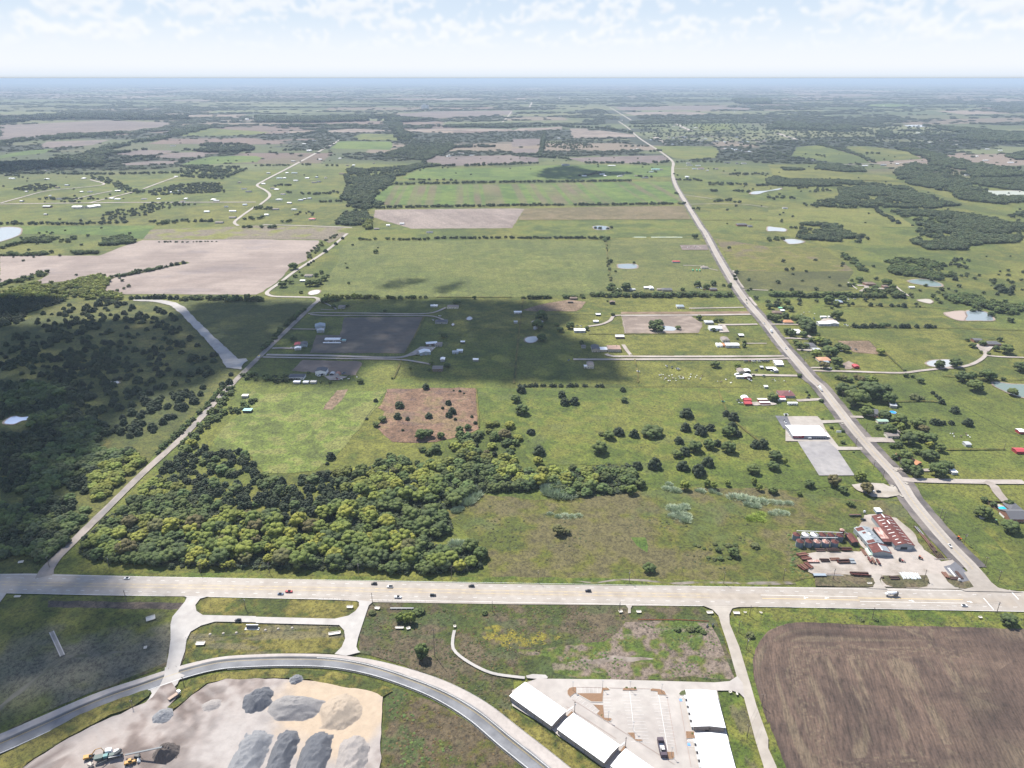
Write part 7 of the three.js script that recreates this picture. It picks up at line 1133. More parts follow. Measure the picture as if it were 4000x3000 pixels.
// --- steel bins
const cyl=(r0,r1,h,x=0,y=0,z=0,n=20)=>{const g=new THREE.CylinderGeometry(r0,r1,h,n);g.translate(x,y+h/2,z);return g;};
function bar(a,b,r,n=5) {const d=b.clone().sub(a),g=new THREE.CylinderGeometry(r,r,d.length(),n);g.translate(0,d.length()/2,0);g.applyQuaternion(new THREE.Quaternion().setFromUnitVectors(new THREE.Vector3(0,1,0),d.normalize()));g.translate(a.x,a.y,a.z);return g;}
const V=(x,y,z)=>new THREE.Vector3(x,y,z);
{
const galv=std(1,1,1,0.5,{metalness:0.25,map:tex(128,(u,v)=>{const s=0.5+0.5*Math.sin(v*Math.PI*40);return [0.40+s*0.08,0.45+s*0.08,0.51+s*0.08];},true)});
const tops=[B.rust,B.trim,B.trim,B.rust,B.rust,B.rust,B.rust,B.rust,B.rustpale,B.rustpale,B.rust];
const spots=['270,545','450,545','625,548','800,552','970,555','1145,562','340,682','520,682','690,686','865,690','1045,692'];
spots.forEach((s,i)=>{
const [[u,v]]=uv('e2 '+s),p=G(u,v,6.4);p.y=0;const R=75*0.10666*mpp(p)*1.0,back=i<6,n=back?i :i - 6,N=back?6 :5;
const t=base('grain_bin',p,0,`${['streaky rust topped', 'white topped', 'white topped', 'rust topped', 'rust topped', 'rust topped', 'rust topped', 'rust topped', 'pale rust topped', 'pale rust topped', 'rust topped'][i]} steel bin in the ${back ? 'rear' : 'front'} row, ${ordinal(n, N)}`,'grain bin','steel bins of the scrap yard');
mesh('wall',cyl(R,R,6,0,0,0,24),galv,t);mesh('roof',cyl(R*0.16,R*1.04,1.7,0,6,0,24),tops[i],t);
mesh('cap',cyl(0.5,0.55,0.7,0,7.6,0,10),B.gutter,t);mesh('chute',bar(V(0.2,8.0,0.1),V(R*0.7,6.6,R*0.72),0.3),B.gutter,t);mesh('ladder',boxG(0.35,6.4,0.2,-R - 0.12,0,R*0.1),B.trim,t);
});
const w=(s,h)=>{const [[u,v]]=uv('e2 '+s);return G(u,v,h);};
for (const [a,b,l] of [['270,482','1200,520','long white conveyor pipe over the rear bins'],['345,612','1100,625','long white conveyor pipe over the front bins']]) {const A=w(a,8.4),C=w(b,8.4),o=A.clone();o.y=0;const t=base('conveyor_pipe',o,0,l,'conveyor');mesh('pipe',bar(A.clone().sub(o),C.clone().sub(o),0.3,8),B.trim,t);for (let k=0;k<4;k++) {const q=A.clone().lerp(C,(k+0.5)/4).sub(o);mesh('support',boxG(0.2,8.2,0.2,q.x,0,q.z),B.grey,t);}}
const p=w('1190,470',8),t=base('hopper_tower',V(p.x,0,p.z),0,'rusty hopper tank on legs behind the last bin','hopper');mesh('tank',cyl(2.1,2.1,4.4,0,4,0,18),B.rust,t);mesh('roof',cyl(0.5,2.2,1,0,8.4,0,18),B.rustpale,t);for (let k=0;k<4;k++) mesh('leg',boxG(0.25,4.2,0.25,k % 2?1.5 :-1.5,0,k<2?1.4 :-1.4),B.gutter,t);mesh('chute',bar(V(1.6,7,0.5),V(7,4,2.5),0.35,8),B.grey,t);
}
// --- vehicles
const paint=(r,g,b)=>std(r,g,b,0.35,{metalness:0.1});
const tyreM=std(0.02,0.02,0.02,0.9),lampM=std(0.7,0.7,0.66,0.3),tailM=std(0.4,0.02,0.02,0.4);
function bodyGeo(pts,w,bev=0.1) {const s=new THREE.Shape(pts.map(([a,b])=>new THREE.Vector2(a,b))),g=new THREE.ExtrudeGeometry(s,{depth:w - bev*2,bevelEnabled:true,bevelThickness:bev,bevelSize:bev*0.8,bevelSegments:2});g.translate(0,0,-(w - bev*2)/2);return g;}
const SHAPES={
sedan:{L:4.7,body:[[-2.3,0.35],[2.3,0.35],[2.35,0.65],[2.2,0.85],[1.0,0.95],[-1.5,0.98],[-2.3,0.95],[-2.35,0.6]],cab:[[-1.75,0.93],[1.05,0.93],[0.35,1.36],[-1.1,1.38]],roof:[-1.0,0.3,1.42]},
suv:{L:4.9,body:[[-2.4,0.4],[2.4,0.4],[2.42,0.8],[2.25,1.02],[1.1,1.1],[-2.4,1.12],[-2.45,0.7]],cab:[[-2.35,1.08],[1.15,1.08],[0.45,1.68],[-2.1,1.7]],roof:[-2.0,0.4,1.74]},
pickup:{L:5.8,body:[[-2.9,0.5],[2.85,0.5],[2.88,0.9],[2.7,1.12],[1.4,1.18],[-2.9,1.18],[-2.92,0.8]],cab:[[-0.8,1.15],[1.5,1.15],[0.9,1.8],[-0.65,1.82]],roof:[-0.6,0.85,1.86],bed:true},
};
const protoCar=new Map();
function car(type,m,where,turn,label,o={}) {
const S=SHAPES[type],p=typeof where === 'string'?at(where) :where;p.y=o.y ?? (o.road?HIGH.geometry.attributes.position.getY(0)+0.02 :layerY);
const t=base(o.name || {sedan:'car',suv:'suv',pickup:'pickup_truck'}[type],p,turn,label,o.category || {sedan:'car',suv:'car',pickup:'pickup truck'}[type],o.group);
if (!protoCar.has(type)) protoCar.set(type,{body:bodyGeo(S.body,1.85),cab:bodyGeo(S.cab,1.6,0.14),wheel:(()=>{const g=new THREE.CylinderGeometry(0.34,0.34,0.24,14);g.rotateX(Math.PI/2);return g;})(),rim:(()=>{const g=new THREE.CylinderGeometry(0.2,0.2,0.26,10);g.rotateX(Math.PI/2);return g;})(),roof:(()=>{const g=new THREE.BoxGeometry(S.roof[1] - S.roof[0],0.07,1.36);g.translate((S.roof[0]+S.roof[1])/2,S.roof[2],0);return g;})()});
const P=protoCar.get(type);mesh('body',P.body,m,t);mesh('cabin_glass',P.cab,B.glass,t);mesh('roof_panel',P.roof,o.roof || m,t);
for (const x of [-S.L*0.31,S.L*0.31]) for (const z of [-0.86,0.86]) {const w=mesh('wheel',P.wheel,tyreM,t);w.position.set(x,0.34,z);mesh('rim',P.rim,B.lightgrey,w);}
for (const z of [-0.65,0.65]) {mesh('headlight',boxG(0.08,0.16,0.36,S.L/2 - 0.02,0.62,z),lampM,t);mesh('tail_light',boxG(0.08,0.18,0.3,-S.L/2 - 0.03,0.72,z),tailM,t);}
if (S.bed) {mesh('bed_floor',boxG(1.9,0.06,1.4,-1.85,1.19,0),o.bed || B.dark,t);for (const z of [-0.82,0.82]) mesh('bed_side',boxG(2,0.16,0.14,-1.85,1.16,z),m,t);mesh('tailgate',boxG(0.1,0.16,1.6,-2.84,1.16,0),m,t);}
return t;
}
const C={white:paint(0.75,0.75,0.75),silver:paint(0.5,0.51,0.53),black:paint(0.015,0.015,0.018),red:paint(0.32,0.012,0.03),blue:paint(0.06,0.10,0.18),grey:paint(0.16,0.165,0.17),navy:paint(0.012,0.016,0.04),dred:paint(0.22,0.03,0.03),green:paint(0.1,0.3,0.2)};
const ER=Math.atan2(-hwDir.z,hwDir.x),WL=ER+Math.PI;
car('suv',C.black,'d1 1022,78',WL,'black car in the far highway lane, left of the white one',{road:1});
car('suv',C.white,'d1 1158,104',WL,'white car in the far highway lane behind a black one',{road:1});
car('suv',C.black,'d1 1862,98',WL,'black car in the far lane beyond the guard rail end',{road:1});
car('pickup',C.red,'d1 287,146',ER,'red pickup truck on the near side of the highway',{road:1,bed:C.silver});
car('sedan',C.blue,'d1 214,166',ER,'small blue car just behind the red pickup',{road:1});
car('pickup',C.white,'d1 1227,194',ER,'white pickup truck in the near highway lane',{road:1,bed:B.grey});
car('suv',C.black,'d1 1530,178',ER,'black car in the near lane ahead of the white pickup',{road:1});
car('sedan',C.white,'d0 1098,31',WL,'white car in the shaded part of the highway',{road:1});
car('suv',C.navy,'d2 658,140',WL,'dark car alone in the middle of the highway',{road:1});
car('sedan',C.white,'d3 1693,267',ER,'white car nearing the junction on the highway',{road:1});
car('suv',C.navy,'d0 2060,399',WL,'dark car on the service road above the entry sign',{roof:C.silver});
const NR=(a,b)=>rotOf(at(a),at(b));
const FMd=NR('c3 1235,1000','c3 1555,1380'),FMu=FMd+Math.PI;
car('sedan',C.white,'c3 1568,1412',FMd,'white car on the main road beside the scrap yard');
car('sedan',C.white,'b3 152,1030',NR('b3 130,1000','b3 390,1300'),'white car on the main road behind the box truck');
car('sedan',C.white,'b2 2178,812',NR('b2 2030,620','b2 2180,790'),'white car on the far stretch of the main road, near the metal barn');
car('sedan',C.silver,'b2 2028,634',NR('b2 1930,480','b2 2030,620'),'silver car far up the main road, lower of a close pair');
car('sedan',C.black,'b2 2024,608',NR('b2 1930,480','b2 2030,620'),'dark car far up the main road, upper of a close pair');
car('suv',C.white,'b2 1680,56',NR('b2 1655,0','b2 1780,230'),'pale car far up the main road beyond the small works yard');
car('suv',C.grey,'a2 1565,1192',NR('a2 1485,1060','a2 1565,1190'),'dark car far up the main road beside the straw field');
car('suv',C.black,'c3 820,1188',0.1,'black car parked behind the scrap yard sheds');
car('pickup',C.white,'c3 915,1200',FMd,'white pickup truck parked beside the long rusty barn');
car('suv',C.black,'c3 952,942',0.2,'black car on the pale gravel spot, apart from the two');
car('pickup',C.blue,'c3 862,958',-0.3,'blue pickup under the rusty brown tree');
car('suv',C.silver,'c3 895,938',-0.4,'silver car under the rusty brown tree');
car('sedan',C.dred,'c3 928,297',0.1,'red car in front of the slate roofed house');
car('pickup',C.white,'c3 148,345',FMd,'white pickup behind the white office',{});
car('pickup',C.grey,'c3 140,330',FMd,'grey pickup behind the white office');
for (const [x,m,l] of [[480,C.grey,'dark grey car at the left end of the homestead car row'],[515,C.black,'black car second in the homestead car row'],[565,C.dred,'reddish car in the homestead car row'],[618,C.white,'white car between red and pale cars in the row'],[655,C.silver,'silver car fifth in the homestead car row'],[712,C.silver,'silver car after the gap in the car row'],[745,C.white,'white car in the middle of the car row'],[785,C.black,'black car right of the white car in the row'],[820,C.grey,'grey car third from the right in the row'],[855,C.black,'black car second from the right in the row'],[888,C.grey,'dark car at the right end of the car row']]) car('suv',m,`e8 ${x},158`,1.9,l,{group:'cars parked in a row at the homestead'});
for (const [s,m,type,l] of [['e8 678,318',C.navy,'suv','dark car beside the carport drive'],['e8 805,415',C.blue,'pickup','blue pickup below the homestead drive'],['e8 628,408',C.black,'suv','black car next to the maroon barn'],['e8 957,330',C.white,'suv','white car in front of the long carport'],['e8 575,490',C.silver,'pickup','silver pickup below the maroon barn'],['e8 550,465',C.white,'suv','white car below the maroon barn'],['e8 105,855',C.green,'sedan','pale green car alone left of the red sheds'],['e8 410,882',C.silver,'pickup','silver pickup beside the red shed pair'],['e8 365,832',C.grey,'sedan','grey car behind the red shed pair'],['e8 570,155',C.black,'x',''],['e9 1085,1295',C.white,'sedan','white car on the drive of the salmon roofed house'],['e9 590,990',C.navy,'suv','dark car left of the dark hip roofed house'],['e9 690,1005',C.black,'sedan','black car in front of the dark hip roofed house'],['e9 1165,985',C.white,'suv','white car among the junk trees, left'],['e9 1210,965',C.silver,'suv','silver car among the junk trees, middle'],['e9 1270,985',C.white,'sedan','white car among the junk trees, right'],['e9 1415,945',C.silver,'suv','silver car at the worn paddock corner'],['e9 1515,970',C.grey,'pickup','grey pickup in the worn paddock'],['e9 1330,540',C.white,'suv','white car right of the paired shops, upper'],['e9 1372,558',C.white,'pickup','white pickup right of the paired shops, lower'],['e9 790,432',C.blue,'pickup','blue grey pickup left of the campers'],['e9 1370,75',C.white,'suv','white car behind the blue grey roofed house'],['e9 1385,100',C.white,'sedan','white car nearest the blue grey roofed house'],['e9 1495,88',C.silver,'sedan','silver car right of the blue grey roofed house'],['b2 560,836',C.grey,'suv','grey car behind the long white barn, left'],['b2 595,836',C.white,'suv','white car behind the long white barn, right'],['b2 490,1132',C.blue,'sedan','blue car at the looped drive'],['b2 1090,1228',C.white,'sedan','white car alone in the pasture'],['b2 1335,1182',C.white,'suv','white junk car in the pasture, left'],['b2 1380,1192',C.grey,'sedan','grey junk car in the pasture'],['b2 1425,1204',C.white,'suv','white junk car in the pasture, middle'],['b2 1440,1210',C.silver,'sedan','silver junk car in the pasture, right'],['b2 1600,505',C.white,'suv','white car by the hedge trees, left'],['b2 1635,507',C.white,'pickup','white pickup by the hedge trees'],['b2 1660,520',C.dred,'suv','red car by the hedge trees'],['b1 315,1022',C.white,'suv','white car at the red roofed house'],['b1 570,1258',C.navy,'suv','dark car in front of the tall white house'],['b1 545,1268',C.white,'sedan','white car in front of the tall white house'],['b1 760,1245',C.blue,'pickup','blue pickup right of the red round topped hut'],['b1 700,1290',C.dred,'suv','red tractor like car in the gravel yard'],['b1 1400,1078',C.white,'suv','white car beside the white gabled workshop'],['b1 1530,1025',C.white,'sedan','white car between farm building and workshop'],['b1 1590,748',C.white,'suv','white car at the grey hip roofed house'],['b1 1530,782',C.silver,'sedan','silver car at the grey hip roofed house']]) if (type !== 'x') car(type,m,s,label_turn(l),l);
function label_turn(l) {return (l.length*2.39) % 6.28;}
function box(t,name,w,h,d,x,y,z,m) {return mesh(name,boxG(w,h,d,x,y,z),m,t);}
function wheels(t,xs,z,r=0.5) {for (const x of xs) for (const s of [-1,1]) {const g=new THREE.CylinderGeometry(r,r,0.4,14);g.rotateX(Math.PI/2);const w=mesh('wheel',g,tyreM,t);w.position.set(x,r,s*z);}}
{// concrete mixer
const p=at('d3 1066,178');p.y=layerY;const t=base('mixer_truck',p,WL,'white concrete mixer truck in the highway turn lane','truck');
box(t,'chassis',9.4,0.5,1.1,-0.4,0.8,0,B.gutter);mesh('cab',bodyGeo([[2.4,0.9],[4.9,0.9],[4.9,1.9],[4.0,2.1],[3.7,3.0],[2.4,3.1]],2.3),C.white,t);box(t,'windscreen',0.1,0.8,1.8,3.95,2.1,0,B.glass);box(t,'bonnet',1.4,0.5,1.6,4.9,1.2,0,C.white);
const g=new THREE.LatheGeometry([[0,0],[0.9,0.05],[1.45,1.6],[1.5,2.6],[0.75,5.6],[0.6,5.7],[0,5.7]].map(([a,b])=>new THREE.Vector2(a,b)),22);g.rotateZ(Math.PI/2 - 0.22);g.translate(2.0,1.9,0);mesh('drum',g,C.white,t);
box(t,'chute_frame',0.8,2.4,1.5,-4.4,1.2,0,B.gutter);mesh('chute',bar(V(-4.4,2.4,0),V(-5.6,1.2,0),0.3),B.lightgrey,t);box(t,'water_tank',0.9,0.8,2,2.0,1.3,0,B.grey);wheels(t,[4.1,-1.6,-2.9,-4.0],1.0);
}
{// tanker-like truck with trailer on the main road
const p=at('c3 450,52');p.y=layerY;const t=base('tow_truck',p,NR('c3 428,0','c3 590,200'),'white truck hauling a long pale flatbed trailer down the main road','truck');
mesh('cab',bodyGeo([[4,0.6],[7.2,0.6],[7.2,1.3],[6.2,1.4],[5.6,2.2],[4,2.2]],2),C.white,t);box(t,'windscreen',0.1,0.6,1.6,6.0,1.4,0,B.glass);box(t,'trailer_bed',10.5,0.4,2.4,-2,0.9,0,B.trim);box(t,'load',6.6,1.5,2.1,-2.6,1.3,0,B.trim);box(t,'load_end',1.6,1.6,2.2,-7,1.3,0,B.dark);wheels(t,[6.3,4.6,-4,-5.2],0.95);
}
{// box truck
const p=at('b3 26,884');p.y=layerY;const t=base('box_truck',p,NR('b3 15,850','b3 130,1000'),'white box truck on the main road by the roadside houses','truck');
box(t,'cargo_box',6.5,2.7,2.5,-1,1.0,0,C.white);mesh('cab',bodyGeo([[2.3,0.6],[4.4,0.6],[4.4,1.6],[3.7,2.5],[2.3,2.5]],2.1),C.white,t);box(t,'windscreen',0.12,0.8,1.7,3.95,1.6,0,B.glass);box(t,'chassis',8,0.4,1.2,0,0.55,0,B.gutter);wheels(t,[3.2,-2.6],1.0);
}
{// yellow delivery truck in the shade
const p=at('b1 30,1105');p.y=layerY;const t=base('yellow_truck',p,NR('b1 20,1105','b1 260,872'),'small yellow topped truck on the shaded county road','truck');
box(t,'cargo_box',5,2.4,2.3,-1,0.9,0,C.white);box(t,'roof_panel',5.1,0.25,2.4,-1,3.3,0,std(0.6,0.42,0.08,0.5));mesh('cab',bodyGeo([[1.6,0.5],[3.6,0.5],[3.6,1.5],[2.9,2.3],[1.6,2.3]],2),std(0.6,0.42,0.08,0.5),t);wheels(t,[2.6,-2],0.95);
}
// tractors and implements
function tractor(where,turn,m,label,loader) {
const t=base('tractor',at(where),turn,label,'tractor');t.position.y=layerY;
mesh('bonnet',bodyGeo([[0.2,0.9],[2.2,0.9],[2.2,1.5],[0.2,1.7]],1),m,t);box(t,'chassis',3.4,0.4,0.7,0.3,0.7,0,B.gutter);box(t,'seat',0.6,0.6,0.7,-0.6,1.3,0,B.dark);box(t,'canopy',1.7,0.12,1.6,-0.5,2.6,0,loader?B.dark :m);for (const z of [-0.7,0.7]) box(t,'canopy_post',0.1,1.4,0.1,-1.1,1.25,z,B.dark);
for (const z of [-0.95,0.95]) {for (const [x,r] of [[-0.7,0.85],[1.7,0.5]]) {const g=new THREE.CylinderGeometry(r,r,0.45,16);g.rotateX(Math.PI/2);const w=mesh('wheel',g,tyreM,t);w.position.set(x,r,z);} if (loader) mesh('loader_arm',bar(V(0.3,1.4,z*0.7),V(3.2,0.6,z*0.7),0.1),m,t);}
if (loader) box(t,'bucket',0.7,0.6,2,3.5,0.2,0,B.gutter);
}
tractor('c3 1645,1350',-0.8,std(0.6,0.12,0.02,0.5),'orange tractor with dark canopy beside the main road',false);
tractor('c3 1140,1540',-0.4,std(0.45,0.1,0.09,0.5),'faded red tractor in front of the patched shed',true);
tractor('c3 1310,1520',-0.6,std(0.4,0.14,0.08,0.5),'rusty tractor with pale hood in the scrap yard',false);
tractor('e6 1300,1130',0.8,std(0.12,0.25,0.12,0.5),'small green tractor on the lawn of the pool house',false);
farm('shed','e6 950,1025',90,3,2.2,'hip',B.slate,B.grey,'little dark well house on the lawn of the pool house',{blank:true});
// --- stockpiles
const pileM=(r,g,b)=>std(r,g,b,0.95,{bumpMap:grassBump,bumpScale:0.4,map:fineTex});
const PM={dark:pileM(0.15,0.157,0.175),grey:pileM(0.27,0.275,0.29),pale:pileM(0.38,0.345,0.325),tan:pileM(0.47,0.385,0.30),brown:pileM(0.135,0.112,0.10)};
function heap(where,wpx,lenM,h,turn,m,label,ridged,seed,tile=0.25) {
const p=at(where),w=wpx*tile*mpp(p),NX=44,NZ=44,P=[],I=[],U=[];
for (let j=0;j <= NZ;j++) for (let i=0;i <= NX;i++) {
const x=(i/NX - 0.5)*2,z=(j/NZ - 0.5)*2,e=ridged?Math.max(Math.abs(x),Math.max(0,(Math.abs(z) - 0.55)/0.45)) :Math.hypot(x,z),q=Math.hypot(x,ridged?Math.max(0,(Math.abs(z) - 0.55)/0.45) :z);
const n=fbm(x*2.2+seed,z*(ridged?7 :2.4)+seed,seed,3) - 0.5,rip=ridged?Math.sin(z*40+n*9)*0.07*(0.4+vnoise(z*6,x*3,seed)) :(fbm(x*9+seed,z*9,seed+3,2) - 0.5)*0.2;
const hh=Math.max(0,1 - q*(1.02+n*0.5)) ;const y=h*1.2*Math.min(hh*1.35,0.8+n*0.6+rip)*(hh > 0?1 :0) - 0.05;
P.push(x*w/2,Math.max(-0.05,y),z*lenM/2);U.push(x*w/30,z*lenM/30);
}
for (let j=0;j<NZ;j++) for (let i=0;i<NX;i++) {const a=j*(NX+1)+i,b=a+NX+1;I.push(a,b,a+1,a+1,b,b+1);}
const g=new THREE.BufferGeometry();g.setAttribute('position',new THREE.Float32BufferAttribute(P,3));g.setAttribute('uv',new THREE.Float32BufferAttribute(U,2));g.setIndex(I);g.computeVertexNormals();
const o=mesh('stockpile',g,m);o.position.set(p.x,scene.getObjectByName('quarry_yard').geometry.attributes.position.getY(0)+0.02,p.z);o.rotation.y=turn;tag(o,label,'stockpile','aggregate stockpiles');
}
heap('d1 20,1085',250,22,6,0.2,PM.dark,'dark grey gravel heap at the back left of the yard',false,3);
heap('d1 350,1150',480,22,6,0,PM.grey.clone(),'long pale grey sand heap beside the tan one',false,5);scene.children[scene.children.length - 1].material.color.setRGB(0.31,0.295,0.29);
heap('d1 735,1185',370,30,5.5,0.1,PM.tan,'squarish tan sand heap with a dug out crown',false,7);
heap('d1 -90,1650',290,52,5.5,-0.08,PM.grey,'ridged grey gravel windrow, leftmost of the front row',true,9);
heap('d1 195,1650',215,52,5.5,-0.04,PM.dark,'ridged dark gravel windrow, second in the front row',true,11);
heap('d1 485,1660',270,52,5.5,0.0,PM.dark,'ridged dark gravel windrow, third in the front row',true,13);
heap('d1 815,1700',270,52,5,0.04,PM.pale,'pale ridged sand windrow, rightmost of the front row',true,15);
heap('d0 1438,1550',215,16,6.5,0.3,PM.brown,'brown gravel cone under the conveyor tip',false,17);
heap('d0 1410,1222',165,13,3,0.5,PM.grey,'small grey gravel heap at the yard entrance',false,19);
heap('d1 350,905',120,9,3,0.1,PM.grey,'small grey heap at the back edge of the yard',false,21);
heap('d0 1830,1130',170,10,1.6,0.1,PM.pale,'low pale spoil heap near the weedy bank',false,23);
// --- crushing plant
const yellowM=std(0.42,0.22,0.04,0.6),plantM=std(0.05,0.085,0.08,0.6),steelD=std(0.05,0.055,0.06,0.6);
{
const p=at('e5 270,440');p.y=layerY;const t=base('excavator',p,0.35,'yellow excavator with arm reaching over the crushing plant','excavator');
for (const z of [-1.4,1.4]) mesh('track',bodyGeo([[-2.2,0.1],[2.2,0.1],[2.5,0.5],[2.2,0.95],[-2.2,0.95],[-2.5,0.5]],0.7),steelD,t).position.z=z;
mesh('upper_body',bodyGeo([[-2.6,1.1],[1.4,1.1],[1.4,1.9],[-0.2,2.1],[-2.6,2.3]],2.6),yellowM,t);mesh('cab',bodyGeo([[0,1.9],[1.5,1.9],[1.3,3.1],[0.1,3.1]],1.1),B.glass,t).position.z=0.8;box(t,'counterweight',0.9,1.2,2.7,-2.9,1.1,0,yellowM);
mesh('boom',mergeGeometries([bar(V(1,1.8,-0.3),V(4,5.4,-0.3),0.32,4),bar(V(4,5.4,-0.3),V(7.2,5.6,-0.3),0.28,4)]),yellowM,t);mesh('stick',bar(V(7.2,5.7,-0.3),V(8.3,2.2,-0.3),0.22,4),yellowM,t);mesh('bucket',bodyGeo([[7.6,1.0],[8.8,1.2],[8.6,2.3],[7.9,2.2]],1.2),steelD,t);
}
for (const [s,turn,l,k] of [['e5 1090,540',0.35,'yellow wheel loader below the stacking conveyor',1],['e5 290,600',2.8,'pale engine unit at the lower left of the plant',0]]) {
const p=at(s);p.y=layerY;const t=base(k?'wheel_loader' :'engine_unit',p,turn,l,k?'wheel loader' :'engine unit');
if (k) {mesh('rear_body',bodyGeo([[-4,0.9],[-0.6,0.9],[-0.6,2.1],[-3.6,2.1],[-4,1.6]],2.3),yellowM,t);mesh('front_body',bodyGeo([[-0.4,0.9],[2.4,0.9],[2.2,1.7],[-0.4,1.7]],1.5),yellowM,t);mesh('cab',bodyGeo([[-1.6,2],[0.2,2],[0,3.4],[-1.4,3.4]],1.5),B.glass,t);box(t,'cab_roof',2,0.14,1.8,-0.7,3.4,0,yellowM);for (const z of [-0.6,0.6]) mesh('lift_arm',bar(V(0.6,1.8,z),V(3.6,0.9,z),0.18,4),yellowM,t);mesh('bucket',bodyGeo([[3.4,0.2],[5,0.2],[3.9,1.6],[3.4,1.5]],2.9),B.lightgrey,t);wheels(t,[1.6,-2.4],1.15,0.85);}
else {box(t,'housing',3,1.8,2,0,0.6,0,B.tanwall);box(t,'grille',0.1,1.2,1.5,1.52,0.9,0,steelD);box(t,'exhaust',0.2,0.9,0.2,-0.8,2.4,0.4,steelD);}
}
{
const O=at('e5 700,440'),t=base('crushing_plant',V(O.x,layerY,O.z),0.28,'dark green crushing and screening plant with conveyors','crushing plant');
box(t,'frame',15,0.6,2.4,-1,1.2,0,steelD);for (let k=0;k<6;k++) for (const z of [-1.1,1.1]) box(t,'leg',0.25,1.4,0.25,-8+k*2.8,0,z,steelD);
mesh('hopper',bodyGeo([[-8.5,2.0],[-5.5,2.0],[-4.6,3.8],[-9.4,3.8]],3.4),plantM,t);box(t,'crusher',2.6,2,2.2,-3,1.8,0,std(0.08,0.22,0.22,0.6));box(t,'engine_house',3,1.6,2.2,0.4,1.8,0,plantM);mesh('screen_box',(()=>{const g=boxG(5.4,1.4,2.4);g.rotateZ(0.45);g.translate(4,2.8,0);return g;})(),steelD,t);box(t,'walkway',7,0.1,0.9,2.4,2.9,1.8,B.grey);
mesh('feed_conveyor',bar(V(-4,1.6,1.2),V(5.6,4.4,1.2),0.4,4),steelD,t);mesh('side_conveyor',bar(V(-1,1.4,1.6),V(-7.5,3.4,6),0.35,4),steelD,t);for (let k=0;k<4;k++) box(t,'hydraulic_box',0.8,0.7,0.7,-2+k*1.7,1.9,-1.6,k % 2?B.lightgrey :steelD);
const [[ua,va]]=uv('e5 960,380'),a=G(ua,va,2),[[ub,vb]]=uv('e5 1680,225'),b=G(ub,vb,8.5),c=base('stacking_conveyor',V(a.x,layerY,a.z),0,'long grey stacking conveyor feeding the brown cone','conveyor');
const e=b.clone().sub(a);e.y=6.6;const s=V(0,2,0),f=V(e.x,8.4,e.z);mesh('belt_frame',(()=>{const L=s.distanceTo(f),g=new THREE.BoxGeometry(L,0.5,1.1);g.rotateZ(Math.atan2(f.y - s.y,Math.hypot(f.x,f.z)));g.rotateY(Math.atan2(-f.z,f.x));g.translate((s.x+f.x)/2,(s.y+f.y)/2,(s.z+f.z)/2);return g;})(),std(0.16,0.17,0.18,0.6),c);
for (const k of [-0.7,0.7]) mesh('strut',bar(V(e.x*0.42,4.6,e.z*0.42+k),V(e.x*0.3,0,e.z*0.3+k*2),0.14),steelD,c);box(c,'undercarriage',3,1,2.4,e.x*0.3,0.4,e.z*0.3,steelD);wheels(c,[e.x*0.3],1.4,0.5);
const tk=base('storage_tank',at('e5 660,370'),0.2,'bright white box tank behind the crushing plant','tank');tk.position.y=layerY;box(tk,'body',3.4,4.2,2.4,0,0.4,0,B.white);box(tk,'skid',3.8,0.4,2.6,0,0,0,steelD);box(tk,'lid',1,0.3,1,0,4.6,0,B.trim);
const t2=base('control_cabin',at('e5 800,350'),0.3,'small grey cabin behind the crushing plant','cabin');t2.position.y=layerY;box(t2,'body',2.2,2.2,2,0,0.4,0,B.lightgrey);box(t2,'window',1.2,0.8,0.08,0,1.4,1.03,B.glass);box(t2,'roof',2.5,0.15,2.3,0,2.6,0,B.trim);
}
{// flat trailer with dump body by the yard entrance
const p=at('d0 1512,1055');p.y=layerY;const t=base('dump_trailer',p,0.95,'pale flatbed truck parked by the weedy bank','truck');box(t,'bed',6.5,0.3,2.4,-1,1.0,0,std(0.38,0.28,0.22,0.8));box(t,'cab',1.8,2,2.2,3.4,0.6,0,C.white);box(t,'windscreen',0.08,0.7,1.8,4.32,1.6,0,B.glass);wheels(t,[3.2,-2.2,-3.3],1);
}
// --- scrap yard stacks
function stack(where,wpx,n,len,r,turn,m,label,o={}) {
const p=at(where);p.y=layerY;const k=where.startsWith('e')?CLOSE[+where[1]][2] :0.25,W=wpx*k*mpp(p),t=base(o.name || 'pipe_stack',p,turn,label,o.category || 'pipe stack'),rr=rng(label.length*17);
const gap=W/n;for (let i=0;i<n;i++) {const l=len*(0.8+rr()*0.3),g=o.beam?boxG(l,r*2,Math.min(gap*0.85,r*2.4)) :(()=>{const q=new THREE.CylinderGeometry(r,r,l,8);q.rotateZ(Math.PI/2);q.translate(0,r,0);return q;})();const b=mesh(o.beam?'beam' :'pipe',g,Array.isArray(m)?m[i % m.length] :m,t);b.position.set((rr() - 0.5)*len*0.12,o.pile && i % 3 === 2?r*1.8 :0,(i - (n - 1)/2)*gap);b.rotation.y=(rr() - 0.5)*0.08;}
return t;
}
const EW=0,FMr=NR('c3 1235,1000','c3 1555,1380'),rustD=std(0.075,0.042,0.034,0.9),rustL=std(0.17,0.085,0.058,0.9);
stack('e2 750,905',90,5,10,0.35,EW,rustD,'dark rusty beam stack below the front bins, left',{beam:1,pile:1});
stack('e2 995,905',110,6,11,0.5,EW,rustD,'dark rusty beam stack below the front bins, middle',{beam:1,pile:1});
stack('e2 1260,890',110,6,10,0.5,EW,[rustD,B.rust],'dark rusty beam stack below the front bins, right',{beam:1,pile:1});
stack('e2 410,1040',260,6,9,0.5,0.2,[rustL,B.rust],'big rusty sheet heap at the yard left edge, upper',{beam:1,pile:1});
stack('e2 440,1240',260,7,8,0.5,-1.15,[B.rust,rustL],'big rusty panel heap at the yard left edge, lower',{beam:1,pile:1});
